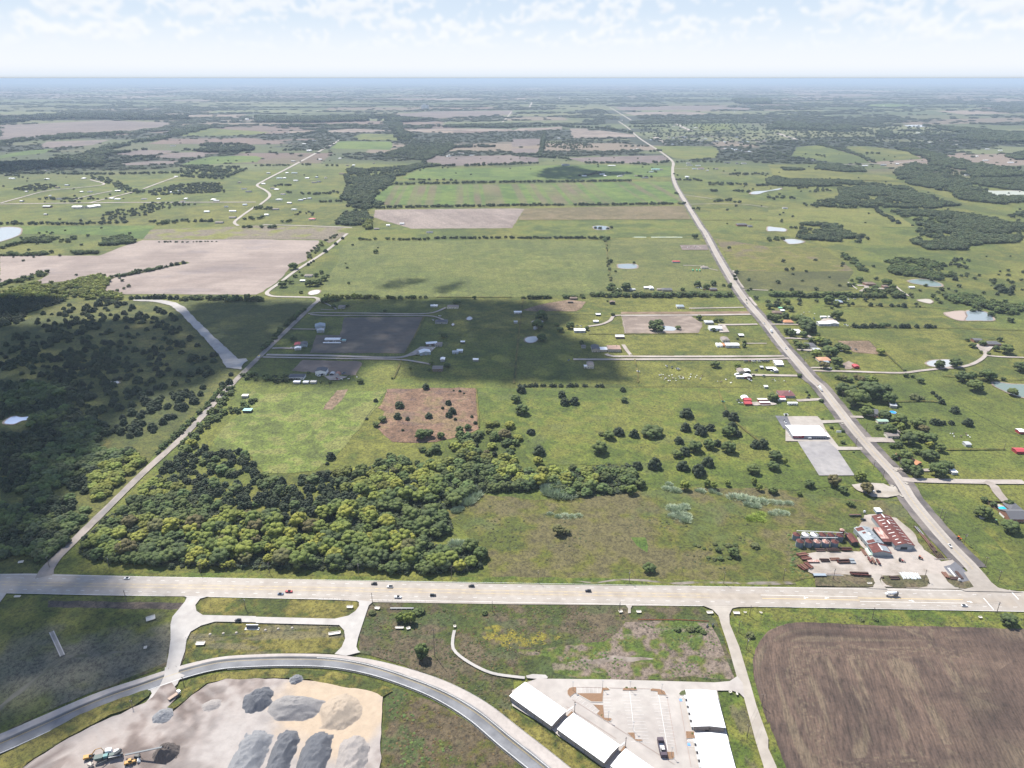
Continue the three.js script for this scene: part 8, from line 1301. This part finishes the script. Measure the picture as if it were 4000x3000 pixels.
farm('container','e2 610,1160',235,3,2.2,'flat',B.rustpale,B.dark,'pale topped long container in the scrap yard',{blank:true,over:0.05});
stack('e2 830,1115',80,4,9,0.6,EW,rustD,'dark rusty girder pile beside the pale container',{beam:1,pile:1});
stack('e2 1040,1090',90,5,9,0.3,EW,rustL,'red brown frame pile in the yard centre',{beam:1,pile:1});
stack('e2 1200,1140',110,5,11,0.7,EW,[rustD,B.rust],'red brown frame pile near the grey plates',{beam:1,pile:1});
stack('e2 1385,1130',150,5,5,0.5,EW,B.steel,'stack of grey steel plates in the yard',{beam:1,pile:1,name:'plate_stack',category:'plate stack'});
farm('container','e2 740,1440',250,3,2.2,'flat',B.bluegrey,B.navy || B.dark,'blue white container at the yard front',{blank:true,over:0.05});
stack('e2 1010,1400',60,4,14,0.18,-0.05,[rustL,B.trim],'thin pale pipe row at the yard front',{});
stack('e2 1540,1395',120,6,16,0.5,-0.06,[rustD,B.rust],'long rusty beam stack at the yard front',{beam:1,pile:1});
stack('e3 310,890',90,3,12,0.35,FMr,std(0.55,0.75,0.62,0.6),'pale mint green panel stack beside the patched shed',{beam:1,name:'panel_stack',category:'panel stack'});
stack('e3 215,900',70,3,11,0.3,FMr,rustL,'rusty beam stack left of the mint green panels',{beam:1});
for (const [s,m,l] of [['e3 320,1060',B.rust,'rusty fuel tank lying in the yard, left'],['e3 395,1080',rustL,'thin rusty trough lying in the yard, middle'],['e3 485,1100',B.rust,'open rusty skip box in the yard, right']]) {const t=base('scrap_tank',at(s),FMr,l,'scrap tank');t.position.y=layerY;const g=new THREE.CylinderGeometry(1.0,1.0,6.5,14);g.rotateZ(Math.PI/2);g.translate(0,1.3,0);mesh('tank',g,m,t);for (const x of [-2,2]) box(t,'cradle',0.4,0.6,1.8,x,0,0,steelD);box(t,'hatch',0.7,0.3,0.7,0.5,2.2,0,steelD);}
stack('e3 1100,1350',360,22,9,0.22,FMr,[B.trim,B.lightgrey,B.white,std(0.5,0.6,0.7,0.4)],'wide fan of bright white pipes at the yard front',{});
stack('e3 800,1395',90,5,9,0.5,EW,rustD,'dark rusty beam stack on the middle grass island',{beam:1,pile:1});
{const t=base('coil',at('e3 570,1390'),0.2,'dark steel coil on the middle grass island','steel coil');const g=new THREE.TorusGeometry(1.0,0.5,8,18);g.translate(0,1.4,0);mesh('winding',g,rustD,t);box(t,'base_block',1.8,0.3,1.2,0,0,0,steelD);}
stack('e3 1310,535',60,4,26,0.25,FMr,[B.steel,rustD],'long beam row along the main road side, upper',{beam:1});
stack('e3 1430,680',70,4,24,0.3,FMr,[rustD,rustL],'long beam row along the main road side, middle',{beam:1});
stack('e3 1520,805',80,4,12,0.3,FMr,rustD,'short rusty beam row along the main road side, lower',{beam:1});
stack('e3 1650,960',170,5,9,0.35,FMr,rustD,'rusty pipe row near the yard gate',{});
stack('e3 1720,1030',40,3,14,0.15,EW,[rustL,B.trim],'thin pipes across the yard gate',{});
stack('e3 1780,1345',80,3,9,0.6,FMr,rustL,'rusty trough on the right grass island',{beam:1});
stack('e3 1950,1400',90,4,8,0.3,EW,rustD,'rusty beams on the right grass island',{beam:1});
stack('e3 1905,1290',40,2,12,0.2,FMr,B.trim,'long white beam leaning on the right grass island',{beam:1});
stack('e3 2040,1340',60,4,10,0.3,FMr,rustD,'dark beam pile near the junction',{beam:1});
stack('e3 1180,990',110,3,6,0.1,FMr,B.lightgrey,'flat grey sheets in front of the long barn',{beam:1,name:'plate_stack',category:'plate stack'});
stack('c3 750,1145',20,2,12,0.4,0,[rustL,B.dark],'long low flatbed wagon behind the sheds',{beam:1,name:'flatbed',category:'wagon'});
for (const [s,l,r] of [['c3 830,1120','small white tank behind the sheds',1.1],['e3 75,450','small pale tank at the shed corner',1.2],['e3 2040,1440','white round tank on the right grass island',1]]) {const t=base('small_tank',at(s),0,l,'tank');t.position.y=layerY;mesh('tank',cyl(r,r,1.9,0,0,0,14),B.trim,t);mesh('lid',cyl(0.3,r,0.4,0,1.9,0,14),B.lightgrey,t);}
// --- car park
{
const lot=scene.getObjectByName('car_park_002') || scene.getObjectByName('car_park'),y=layerY+0.03,Q=[];
const seg=(tile,a,b,w)=>{const A=at(tile+' '+a),Bq=at(tile+' '+b);Q.push([A.clone().add(Bq).multiplyScalar(0.5),A.distanceTo(Bq),w,Bq.clone().sub(A).normalize()]);};
for (let k=0;k<15;k++) {const t=k/14;seg('d2',`${mix(945, 1030, t)},${mix(1030, 1445, t)}`,`${mix(1098, 1190, t)},${mix(1033, 1452, t)}`,0.15);}
seg('d2','1015,1010','1062,1430',0.3);
for (let k=0;k<15;k++) {const t=k/14;seg('d2',`${mix(1190, 1300, t)},${mix(1035, 1455, t)}`,`${mix(1345, 1415, t)},${mix(1042, 1470, t)}`,0.15);}
seg('d2','1265,1040','1345,1520',0.3);
for (let k=0;k<9;k++) {const t=k/8;seg('d2',`${mix(785, 800, t)},${mix(1028, 1240, t)}`,`${mix(852, 868, t)},${mix(1030, 1243, t)}`,0.15);}
for (let k=0;k<7;k++) seg('d2',`${560 + k * 35},975`,`${562 + k * 35},1022`,0.15);
for (let k=0;k<8;k++) {const t=k/7;seg('d2',`${mix(515, 720, t)},${mix(1060, 1200, t)}`,`${mix(545, 752, t)},${mix(1036, 1176, t)}`,0.15);}
for (const [x,yy] of [[1445,1050],[1510,1425]]) for (let k=0;k<7;k++) seg('d2',`${x + k * 12},${yy + 22}`,`${x + 14 + k * 12},${yy}`,0.3);
seg('d2','1450,1095','1515,1098',0.15);seg('d2','1518,1488','1590,1490',0.15);
for (let k=0;k<6;k++) {seg('d2',`${478 + k * 8},${1185 - k * 5}`,`${492 + k * 8},${1160 - k * 5}`,0.3);seg('d2',`${930 + k * 7},${1490 - k * 5}`,`${942 + k * 7},${1468 - k * 5}`,0.3);}
tag(mesh('stall_line',flatQuads(Q,y),std(0.62,0.60,0.58,0.6),lot),null,null,null,'stuff');
const blue=std(0.12,0.3,0.75,0.6);mesh('accessible_mark',flatQuads([[at('d2 1455,1085'),2,2,V(1,0,0)],[at('d2 1525,1468'),2,2,V(1,0,0)]],y+0.004),blue,lot);
const joint=[];const sj=(a,b)=>{const A=at('d2 '+a),Bq=at('d2 '+b);joint.push([A.clone().add(Bq).multiplyScalar(0.5),A.distanceTo(Bq),0.25,Bq.clone().sub(A).normalize()]);};
sj('540,972','1190,988');sj('1335,1040','1425,1560');sj('1440,1060','1545,1659');sj('520,1080','1400,1640');sj('470,1140','900,1420');
mesh('gutter_line',flatQuads(joint,y+0.008),std(0.30,0.22,0.19,0.8),lot);
// planting islands: kerb and mulch
const mulch=std(0.26,0.155,0.09,0.95,{bumpMap:grassBump,bumpScale:0.2}),kerb=std(0.45,0.43,0.40,0.8);
const isl=[['500,1060 478,1035 476,1005 495,980 525,972 556,972 556,1025 535,1032','rounded mulch island at the upper left car park corner'],['548,1028 770,1028 780,975 835,980 846,996 790,1000 782,1105 680,1103','large L shaped mulch island in the car park'],['700,1120 785,1125 795,1240 865,1246 860,1265 835,1274 795,1260 730,1205 755,1175','pointed mulch island with a row of saplings'],['950,992 965,980 1060,982 1082,990 1078,1002 955,1003','narrow mulch island with three saplings'],['1190,990 1215,985 1275,990 1320,1010 1335,1042 1260,1040 1255,1010 1195,1004','bent mulch island at the top of the second stall row'],['990,1365 1055,1365 1062,1425 1125,1430 1130,1438 1100,1446 1070,1440','triangular mulch island at the foot of the first stall row'],['1330,1532 1400,1532 1403,1580 1390,1596 1340,1597 1295,1575 1285,1560 1330,1560','mulch island beside the dumpster enclosure'],['1497,1355 1570,1356 1590,1415 1503,1420','square mulch bed between the two right warehouses'],['468,1230 515,1180 530,1190 475,1240','slim mulch bed between the first two warehouses'],['920,1545 968,1478 990,1490 935,1550','slim mulch bed between the lower two warehouses'],['1440,1030 1465,1005 1510,995 1515,1045 1450,1042','green turf island beside the upper right warehouse']];
for (const [s,l] of isl) {const poly=ground('d2 '+s),c=poly.reduce((a,q)=>a.add(q),V(0,0,0)).divideScalar(poly.length),pts=(k)=>new THREE.Shape(poly.map((q)=>new THREE.Vector2((q.x - c.x)*k,-(q.z - c.z)*k)));const t=base('planting_island',V(c.x,layerY - 0.02,c.z),0,l,'planting island');const a=new THREE.ExtrudeGeometry(pts(1),{depth:0.17,bevelEnabled:false});a.rotateX(-Math.PI/2);mesh('kerb',a,kerb,t);const b=new THREE.ExtrudeGeometry(pts(0.95),{depth:0.21,bevelEnabled:false});b.rotateX(-Math.PI/2);mesh(l.startsWith('green')?'turf' :'mulch',b,l.startsWith('green')?std(0.07,0.085,0.03,0.95) :mulch,t);}
grove('oak','d2','505,1012,22 507,1032,24 814,984,22 990,985,26 1034,988,24 1062,988,26 1217,995,24 1316,1020,22 770,1135,24 773,1160,24 771,1190,22 772,1222,24 1035,1390,26 1347,1570,24 1557,1382,28 968,1500,22','young dark sapling in the car park islands','saplings of the car park',{tall:1.2});
grove('oak','d2','1888,1145,14 1942,1332,14 1980,1475,14 2010,1590,14','tiny sapling in the strip behind the right warehouses','saplings behind the warehouses');
// dumpster enclosure
const A=at('d2 1290,1562'),t=base('dumpster_enclosure',V(A.x,layerY,A.z),NR('d2 1280,1562','d2 1335,1562'),'dark walled enclosure with a pale floor and two bins','enclosure'),W=at('d2 1280,1565').distanceTo(at('d2 1334,1565')),D=at('d2 1285,1562').distanceTo(at('d2 1270,1452'));
const wm=std(0.085,0.065,0.08,0.9),cx=W*0.3;box(t,'floor',W,0.08,D,cx,0.01,-D/2,B.trim);box(t,'end_wall',W,2.6,2.2,cx,0,0.8,wm);box(t,'end_wall',W,2.6,2.6,cx,0,-D - 0.6,wm);for (const s of [-1,1]) box(t,'side_wall',0.3,2.2,D,cx+s*W/2,0,-D/2,wm);
const k=base('dumpster',V(A.x,layerY+0.1,A.z - 3.4),0,'black and white bin inside the dark walled enclosure','bin');k.position.x += 1.6;mesh('bin',bodyGeo([[-1.2,0.1],[1.2,0.1],[1.4,1.4],[-1.4,1.5]],2),B.dark,k);box(k,'lid',1.9,0.1,1.3,0,1.55,0,B.trim);
}
// little walled bin yard behind the office
{const t=base('bin_yard',at('e4 285,160'),0,'small white walled bin yard behind the office','enclosure');t.position.y=layerY;for (const [w,d,x,z] of [[4.6,0.2,0,-4],[0.2,4,-2.2,-2],[0.2,4,2.2,-2]]) box(t,'wall',w,1.8,d,x,0,z,B.trim);box(t,'bin',1.8,1.4,1.4,0,0,-2,B.dark);}
{const t=base('sign_board',at('e4 1395,560'),0,'white sign board on a pole on the office lawn','sign');mesh('post',cyl(0.16,0.2,6.4),B.gutter,t);box(t,'board',6,2.6,0.4,0.3,4.0,0,B.trim);box(t,'footing',1.4,0.3,1,0,0,0,B.cream);}
// entry sign with its kiosk on the island
{const t=base('entry_sign',at('e7 790,632'),0,'low pale monument sign with grey panel on the grass island','sign');box(t,'plinth',18*0.62,0.5,2.2,0,0,0,B.cream);mesh('panel',(()=>{const g=boxG(9,3.0,0.5);g.rotateX(-0.35);g.translate(0,0.6,-0.3);return g;})(),B.slate,t);box(t,'coping',9.4,0.4,0.8,0,3.3,-1.2,B.trim);for (const x of [-5,5]) box(t,'end_block',0.9,1.0,2.4,x,0,0.2,B.trim);for (const x of [-1.5,1.5]) box(t,'floodlight',0.5,0.5,0.4,x,0,1.8,B.dark);}
const boulders=[['e7 335,690','e7 478,682','e7 618,675','e7 932,645','e7 1070,632','e7 1222,622']][0];
boulders.forEach((s,i)=>{const g=new THREE.IcosahedronGeometry(1.1,1),a=g.attributes.position,r=rng(i+3);g.scale(1,0.8,1);g.translate(0,0.5,0);const t=base('marker_stone',at(s),r()*6,`round pale marker stone on the island, ${ordinal(i, 6)}`,'stone','marker stones on the island');mesh('stone',g,B.stone,t);mesh('mulch_ring',cyl(1.6,1.7,0.12,0,0,0,14),B.brown,t);});
function slab(where,w,d,turn,label,m=B.cream,h=0.5) {const t=base('concrete_headwall',at(where),turn,label,'headwall');t.position.y=layerY;w *= 0.8;d *= 0.8;box(t,'slab',w,0.2,d,0,0,0,m);box(t,'headwall',w,h,0.3,0,0.2,-d/2,m);for (const s of [-1,1]) box(t,'wing_wall',0.3,h*0.8,d,s*w/2,0.2,0,m);}
for (const [s,w,d,r,l] of [['e7 232,800',8,4,0.05,'pale concrete outfall slab at the left end of the island'],['e7 1680,690',11,3.2,0.22,'pale concrete outfall slab at the right end of the island'],['e7 1845,405',6,3,0,'white barred headwall at the island tip'],['e7 2140,418',5,3,-0.2,'white barred headwall right of the service road mouth'],['d2 1095,322',4.5,2.5,0,'white headwall right of the field entrance'],['d2 938,320',3.5,2.5,0.3,'white headwall left of the field entrance'],['d2 1708,328',6,3,0.05,'white headwall left of the concrete drive'],['d2 1938,332',6,3,-0.05,'white headwall right of the concrete drive'],['d1 1240,460',8,2,0,'white concrete outlet in the scrub'],['d1 1318,465',3.5,2.5,0.4,'small white concrete outlet beside the larger one'],['d1 1718,448',2.4,2,0,'small white inlet box above the drain channel'],['d0 155,190',6,2,0.05,'grey culvert grate at the left field corner'],['d0 1305,378',8,6,0.5,'round pale slab in the green field'],['d0 1260,632',2.5,2.5,0.3,'small square inlet in the green field'],['d3 875,76',5,1.5,0.1,'pale headwall on the left grass island'],['d3 1830,370',3,2,0,'white utility cabinet on the verge'],['d2 2012,328',2.6,1.2,0,'white culvert end right of the drive, first'],['d2 2148,330',2.6,1.2,-0.5,'white culvert end right of the drive, second'],['d2 1885,1017',2.4,1.4,0.3,'white culvert end behind the warehouses'],['d2 1943,1032',2.6,1.6,1.3,'white culvert end beside the drive'],['c3 1192,868',4,1.4,-0.9,'white culvert end by the side road'],['c3 640,352',3,1.2,-0.9,'white culvert end by the office drive'],['c3 1150,980',4,1.4,-0.9,'white culvert end by the gravel spot'],['c3 1068,890',3,1.4,-0.6,'white culvert end above the gravel spot'],['c3 1102,756',3.4,1.4,-0.9,'white culvert end by the orange roofed house'],['c0 185,1550',5,3,0.3,'white junk at the corner of the shaded wood']]) slab(s,w,d,r,l);
// clear stem of rubbish among the junk pasture
{const r=rng(55);for (const [s,n,l] of [['b2 1345,1270',16,'scattered pale rubbish in the pasture, left heap'],['b2 1430,1275',22,'scattered pale rubbish in the pasture, largest heap'],['b2 1485,1268',12,'scattered pale rubbish in the pasture, middle heap'],['b2 1590,1275',14,'scattered pale rubbish in the pasture, right heap'],['b2 1390,1308',12,'scattered pale rubbish in the pasture, lowest heap'],['b1 690,965',18,'junk pile around the long shaded shed'],['b1 800,1280',14,'junk row at the shaded meadow edge'],['b1 1555,655',12,'white junk by the upper lane sheds'],['e8 1065,500',8,'small white junk below the homestead drive'],['e8 140,500',12,'pale junk on the brown earth patch'],['e9 680,345',10,'pale junk row behind roadside trees'],['b2 1545,150',24,'dark and white clutter of the small works yard'],['c3 1350,470',22,'white junk under the tan roofed house trees'],['c3 1650,450',14,'pale debris in the rough paddock']]) {const p=at(s),k=mpp(p),t=base('junk_pile',p,0,l,'junk',null);t.position.y=layerY - 0.4;const gs=[];for (let i=0;i<n*0.65;i++) {const g=new THREE.BoxGeometry(0.7+r()*1.6,0.3+r()*0.7,0.6+r()*1);g.rotateY(r()*3);g.translate((r() - 0.5)*38*k,0.6,(r() - 0.5)*24*k);gs.push(g);} mesh('debris',mergeGeometries(gs.slice(0,n*0.4 | 0)),B.trim,t).userData.kind='stuff';mesh('dark_debris',mergeGeometries(gs.slice(n*0.4 | 0)),B.brown,t).userData.kind='stuff';}}
for (const [s,l] of [['b2 1562,350','green tank, leftmost of three'],['b2 1597,352','green tank, middle of three'],['b2 1622,352','green tank, rightmost of three']]) {const t=base('green_tank',at(s),1.4,l,'tank','green tanks by the looping drive');const g=new THREE.CylinderGeometry(1.6,1.6,7,14);g.rotateZ(Math.PI/2);g.translate(0,2,0);mesh('tank',g,std(0.06,0.35,0.18,0.5),t);box(t,'cradle',5,0.8,2.4,0,0,0,B.trim);}
// --- poles, rails, fences
const poleM=std(0.13,0.10,0.08,0.9);
function pole(where,h,label,o={}) {const t=base(o.name || 'utility_pole',typeof where === 'string'?at(where) :where,o.turn ?? 0,label,'utility pole',o.group);mesh('pole',cyl(0.17,0.26,h,0,0,0,7),poleM,t);box(t,'crossarm',o.arm ?? 2.4,0.22,0.2,0,h - 0.8,0,poleM);for (const x of [-0.42,0,0.42]) mesh('insulator',cyl(0.09,0.12,0.3,x*(o.arm ?? 2.4),h - 0.58,0,6),B.trim,t);if (o.tf) mesh('transformer',cyl(0.35,0.35,1.1,0.45,h - 3,0,10),B.lightgrey,t);return t;}
const poleRows={
'far side of the highway':[['c0 430,1590','c0 945,1590','c0 1735,1640','c1 120,1640','c1 888,1650','d1 1690,15','d2 225,58','d2 1012,58','d2 1828,70','d3 130,40','d3 562,35','d3 1345,45'],12],
'near side of the highway':[['d0 1093,218','d0 2122,285','d1 1007,240','d1 2042,310','d2 928,318','d2 2052,350','d3 900,368','d3 1975,318'],11],
'right side of the main road':[['b3 275,1010','b3 310,1150','c3 640,130','c3 845,415','c3 1130,740','c3 1485,1165','c3 1512,1190','c3 1692,1385','c3 1870,1590','d3 1990,50'],11.5],
'left side of the main road':[['c3 755,545','c3 910,735','c3 988,835'],11.5],
'right side of the concrete drive':[['d2 1955,490','d2 2025,640','d2 2155,1130','d2 2030,1400'],11.5],
};
const wireM=std(0.06,0.06,0.06,0.7);
for (const k in poleRows) {
const [list,h]=poleRows[k],ps=list.map((s)=>at(s)),dirs=ps.map((p,i)=>{const a=ps[Math.max(0,i - 1)],b=ps[Math.min(ps.length - 1,i+1)];return rotOf(a,b)+Math.PI/2;});
list.forEach((s,i)=>pole(ps[i],h,`wooden utility pole on the ${k}, ${k.includes('highway') ? ordinal(i, list.length) : (ROWS[list.length - 1 - i] + ' to the viewer')}`,{turn:dirs[i],tf:i % 3 === 1,group:'utility poles'}));
for (let i=0;i+1<ps.length;i++) if (ps[i].distanceTo(ps[i+1])<170) {const gs=[];for (const s of [-1,1]) {const q=[];for (let n=0;n <= 8;n++) {const t=n/8,p=ps[i].clone().lerp(ps[i+1],t);p.y=h - 0.5 - 4*t*(1 - t)*1.6;p.x += Math.cos(dirs[i])*s;p.z -= Math.sin(dirs[i])*s;q.push(p);} gs.push(new THREE.TubeGeometry(new THREE.CatmullRomCurve3(q),12,0.035,4));} tag(mesh('power_line',mergeGeometries(gs),wireM),`overhead wires on the ${k}, ${k.includes('highway') ? ordinal(i, ps.length - 1) : ROWS[ps.length - 2 - i] + ' span'}`,'power line','overhead wires');}
}
for (const [s,h,l] of [['c3 2035,575',9,'lone wooden pole at the right edge pasture'],['d0 1590,945',8,'thin dark pole beside the stockpile bank'],['d0 1150,1150',8,'thin dark pole on the weedy island'],['d1 1545,700',26,'tall thin pole in the scrub'],['d2 540,1190',11,'utility pole at the tip of the middle warehouse'],['d2 978,1500',11,'utility pole at the tip of the lower warehouse'],['c3 620,430',10,'thin pole beside the office sign']]) pole(s,h,l,{arm:1.6,tf:l.includes('middle')});
for (const [i,s] of ['d2 525,998','d2 780,990','d2 1017,995','d2 1290,1018','d2 830,1255','d2 1045,1350','d2 1375,1570'].entries()) {const t=base('light_pole',at(s),0,`slim car park light pole, ${ordinal([0, 1, 3, 5, 2, 4, 6][i], 7)}`,'light pole','car park light poles');mesh('footing',cyl(0.35,0.35,0.8,0,0,0,10),B.gutter,t);mesh('pole',cyl(0.09,0.13,9,0,0,0,8),B.grey,t);box(t,'lamp_head',1.4,0.2,0.5,0,9,0,B.grey);}
function rail(pts,label,m=B.lightgrey,step=4,off=0) {
const c=new THREE.CatmullRomCurve3(pts,false,'centripetal'),L=c.getLength(),n=Math.max(3,Math.round(L/step)),o=pts[0].clone(),t=base('guard_rail',V(o.x,0,o.z),0,label,'guard rail'),gs=[],pg=boxG(0.16,0.75,0.16),rg=[];
for (let i=0;i <= n;i++) {const p=c.getPointAt(i/n),d=c.getTangentAt(i/n);p.x += -d.z*off;p.z += d.x*off;gs.push(V(p.x - o.x,0.62,p.z - o.z));const q=mesh('post',pg,B.wood,t);q.position.set(p.x - o.x,layerY,p.z - o.z);}
for (let i=0;i<n;i++) {const a=gs[i],b=gs[i+1],g=boxG(a.distanceTo(b),0.36,0.12);g.rotateY(rotOf(a,b));g.translate((a.x+b.x)/2,0.55,(a.z+b.z)/2);rg.push(g);}
mesh('rail',mergeGeometries(rg),m,t);
}
const cc=new THREE.CatmullRomCurve3(CURVE,false,'centripetal',0.5);
const along=(a,b,n,off)=>Array.from({length:n},(_,i)=>{const t=mix(a,b,i/(n - 1)),p=cc.getPointAt(t),d=cc.getTangentAt(t);const o=off*(CW(t)/2+0.5);return V(p.x - d.z*o,0,p.z+d.x*o);});
rail(along(0.10,0.325,16,-1),'guard rail on the outer edge of the curved road, left part',B.lightgrey,5);
rail(along(0.56,0.98,26,-1),'guard rail on the outer edge of the curved road, right part',B.lightgrey,5);
rail(along(0.37,0.97,36,1),'guard rail on the inner edge of the curved road',B.grey,5);
rail(ground('d1 540,210 680,212 802,217'),'guard rail along the near highway edge, left of the mouth');rail(ground('d1 1055,224 1250,228 1465,233'),'guard rail along the near highway edge, right of the mouth');
rail(ground('d1 1120,50 1500,58 1905,68'),'long guard rail along the far highway edge',B.trim);
function fence(str,label,o={}) {const pts=ground(str),t=base('fence',V(pts[0].x,0,pts[0].z),0,label,'fence'),step=o.step || 6,rails=[];for (let i=0;i+1<pts.length;i++) {const L=pts[i].distanceTo(pts[i+1]),n=Math.max(1,Math.round(L/step)),a=pts[i].clone().sub(pts[0]),b=pts[i+1].clone().sub(pts[0]);for (let k=0;k<n;k++) {const q=mesh('post',boxG(0.22,o.h || 1.4,0.22),o.m || B.wood,t);q.position.copy(a.clone().lerp(b,k/n));} for (const y of o.ys || [0.5,1.1]) {const g=boxG(L,o.rh || 0.14,0.08);g.rotateY(rotOf(a,b));g.translate((a.x+b.x)/2,y,(a.z+b.z)/2);rails.push(g);}} mesh('rails',mergeGeometries(rails),o.m || B.wood,t);}
fence('b3 570,951 870,953 960,1050','dark rail fence round the worn paddock',{m:B.dark});fence('b3 695,450 715,472 768,512','white rail fence left of the estate house',{m:B.trim,ys:[0.4,0.8,1.2],rh:0.25});fence('b3 1100,483 1155,530 1218,571','white rail fence right of the estate house',{m:B.trim,ys:[0.4,0.8,1.2],rh:0.25});
fence('b2 945,745 968,820 982,895','pale rail fence at the left side of the bare paddock',{m:B.cream});fence('b2 100,730 500,728 725,730','dark fence line between the shaded pastures',{m:B.dark,step:10});fence('c2 0,32 700,30 1600,30 2050,36','long wire fence along the cedar row',{m:B.dark,step:12});fence('b2 808,100 828,250 850,450','fence at the right side of the big meadow',{m:B.dark,step:10});
fence('c3 1100,156 1300,158 1470,160 1480,175','dark rail fence behind the round pool',{m:B.dark});fence('c3 1560,192 1690,195 1850,290 2000,370 2212,470','long wire fence slanting across the right hand paddocks',{m:B.dark,step:10});fence('c3 1520,570 1750,568 2050,570','dark fence along the right hand field',{m:B.dark,step:10});fence('b1 1290,1070 1340,980 1385,900 1780,900','dark fence round the shaded farm field',{m:B.dark,step:10});fence('c1 940,305 1050,170 1130,60','thin fence at the bright hay meadow',{m:B.dark,step:10});
fence('d0 1475,440 1478,560 1460,660','dark silt fence beside the service road, left',{m:B.dark,step:4,ys:[0.3,0.7],rh:0.5});fence('d1 765,480 770,552','dark silt fence beside the service road, middle',{m:B.dark,step:4,ys:[0.3,0.7],rh:0.5});fence('d0 1610,545 1604,650','dark silt fence at the island left end',{m:B.dark,step:4,ys:[0.3,0.7],rh:0.5});fence('d0 1605,545 2212,500 d1 200,480 700,440','wire fence across the grass island',{m:B.dark,step:6,ys:[0.6,1.1],rh:0.05});fence('d2 1090,382 1450,384 1700,396','orange safety fence in the disturbed lot',{m:std(0.4,0.12,0.05,0.8),step:5,ys:[0.4,0.8],rh:0.25});
for (const [s,l] of [['d2 1685,440','grey portable panel, left of two by the drive'],['d2 1733,435','grey portable panel, right of two by the drive']]) {const t=base('site_panel',at(s),0.9,l,'site panel');box(t,'panel',3,2,0.1,0,0.6,0,B.bluegrey);for (const x of [-1.2,1.2]) box(t,'post',0.12,2.7,0.12,x,0,0.12,B.dark);}
{const t=base('culvert_bridge',at('d1 1260,290'),0,'long dark culvert opening below the highway','culvert');box(t,'deck',19,0.3,1.2,0,1.1,-0.3,B.grey);box(t,'opening',18.4,1.1,0.6,0,0,0.2,B.dark);for (let k=0;k<5;k++) box(t,'pier',0.4,1.2,0.7,-8+k*4,0,0.4,B.grey);}
renderer.render(scene,camera);
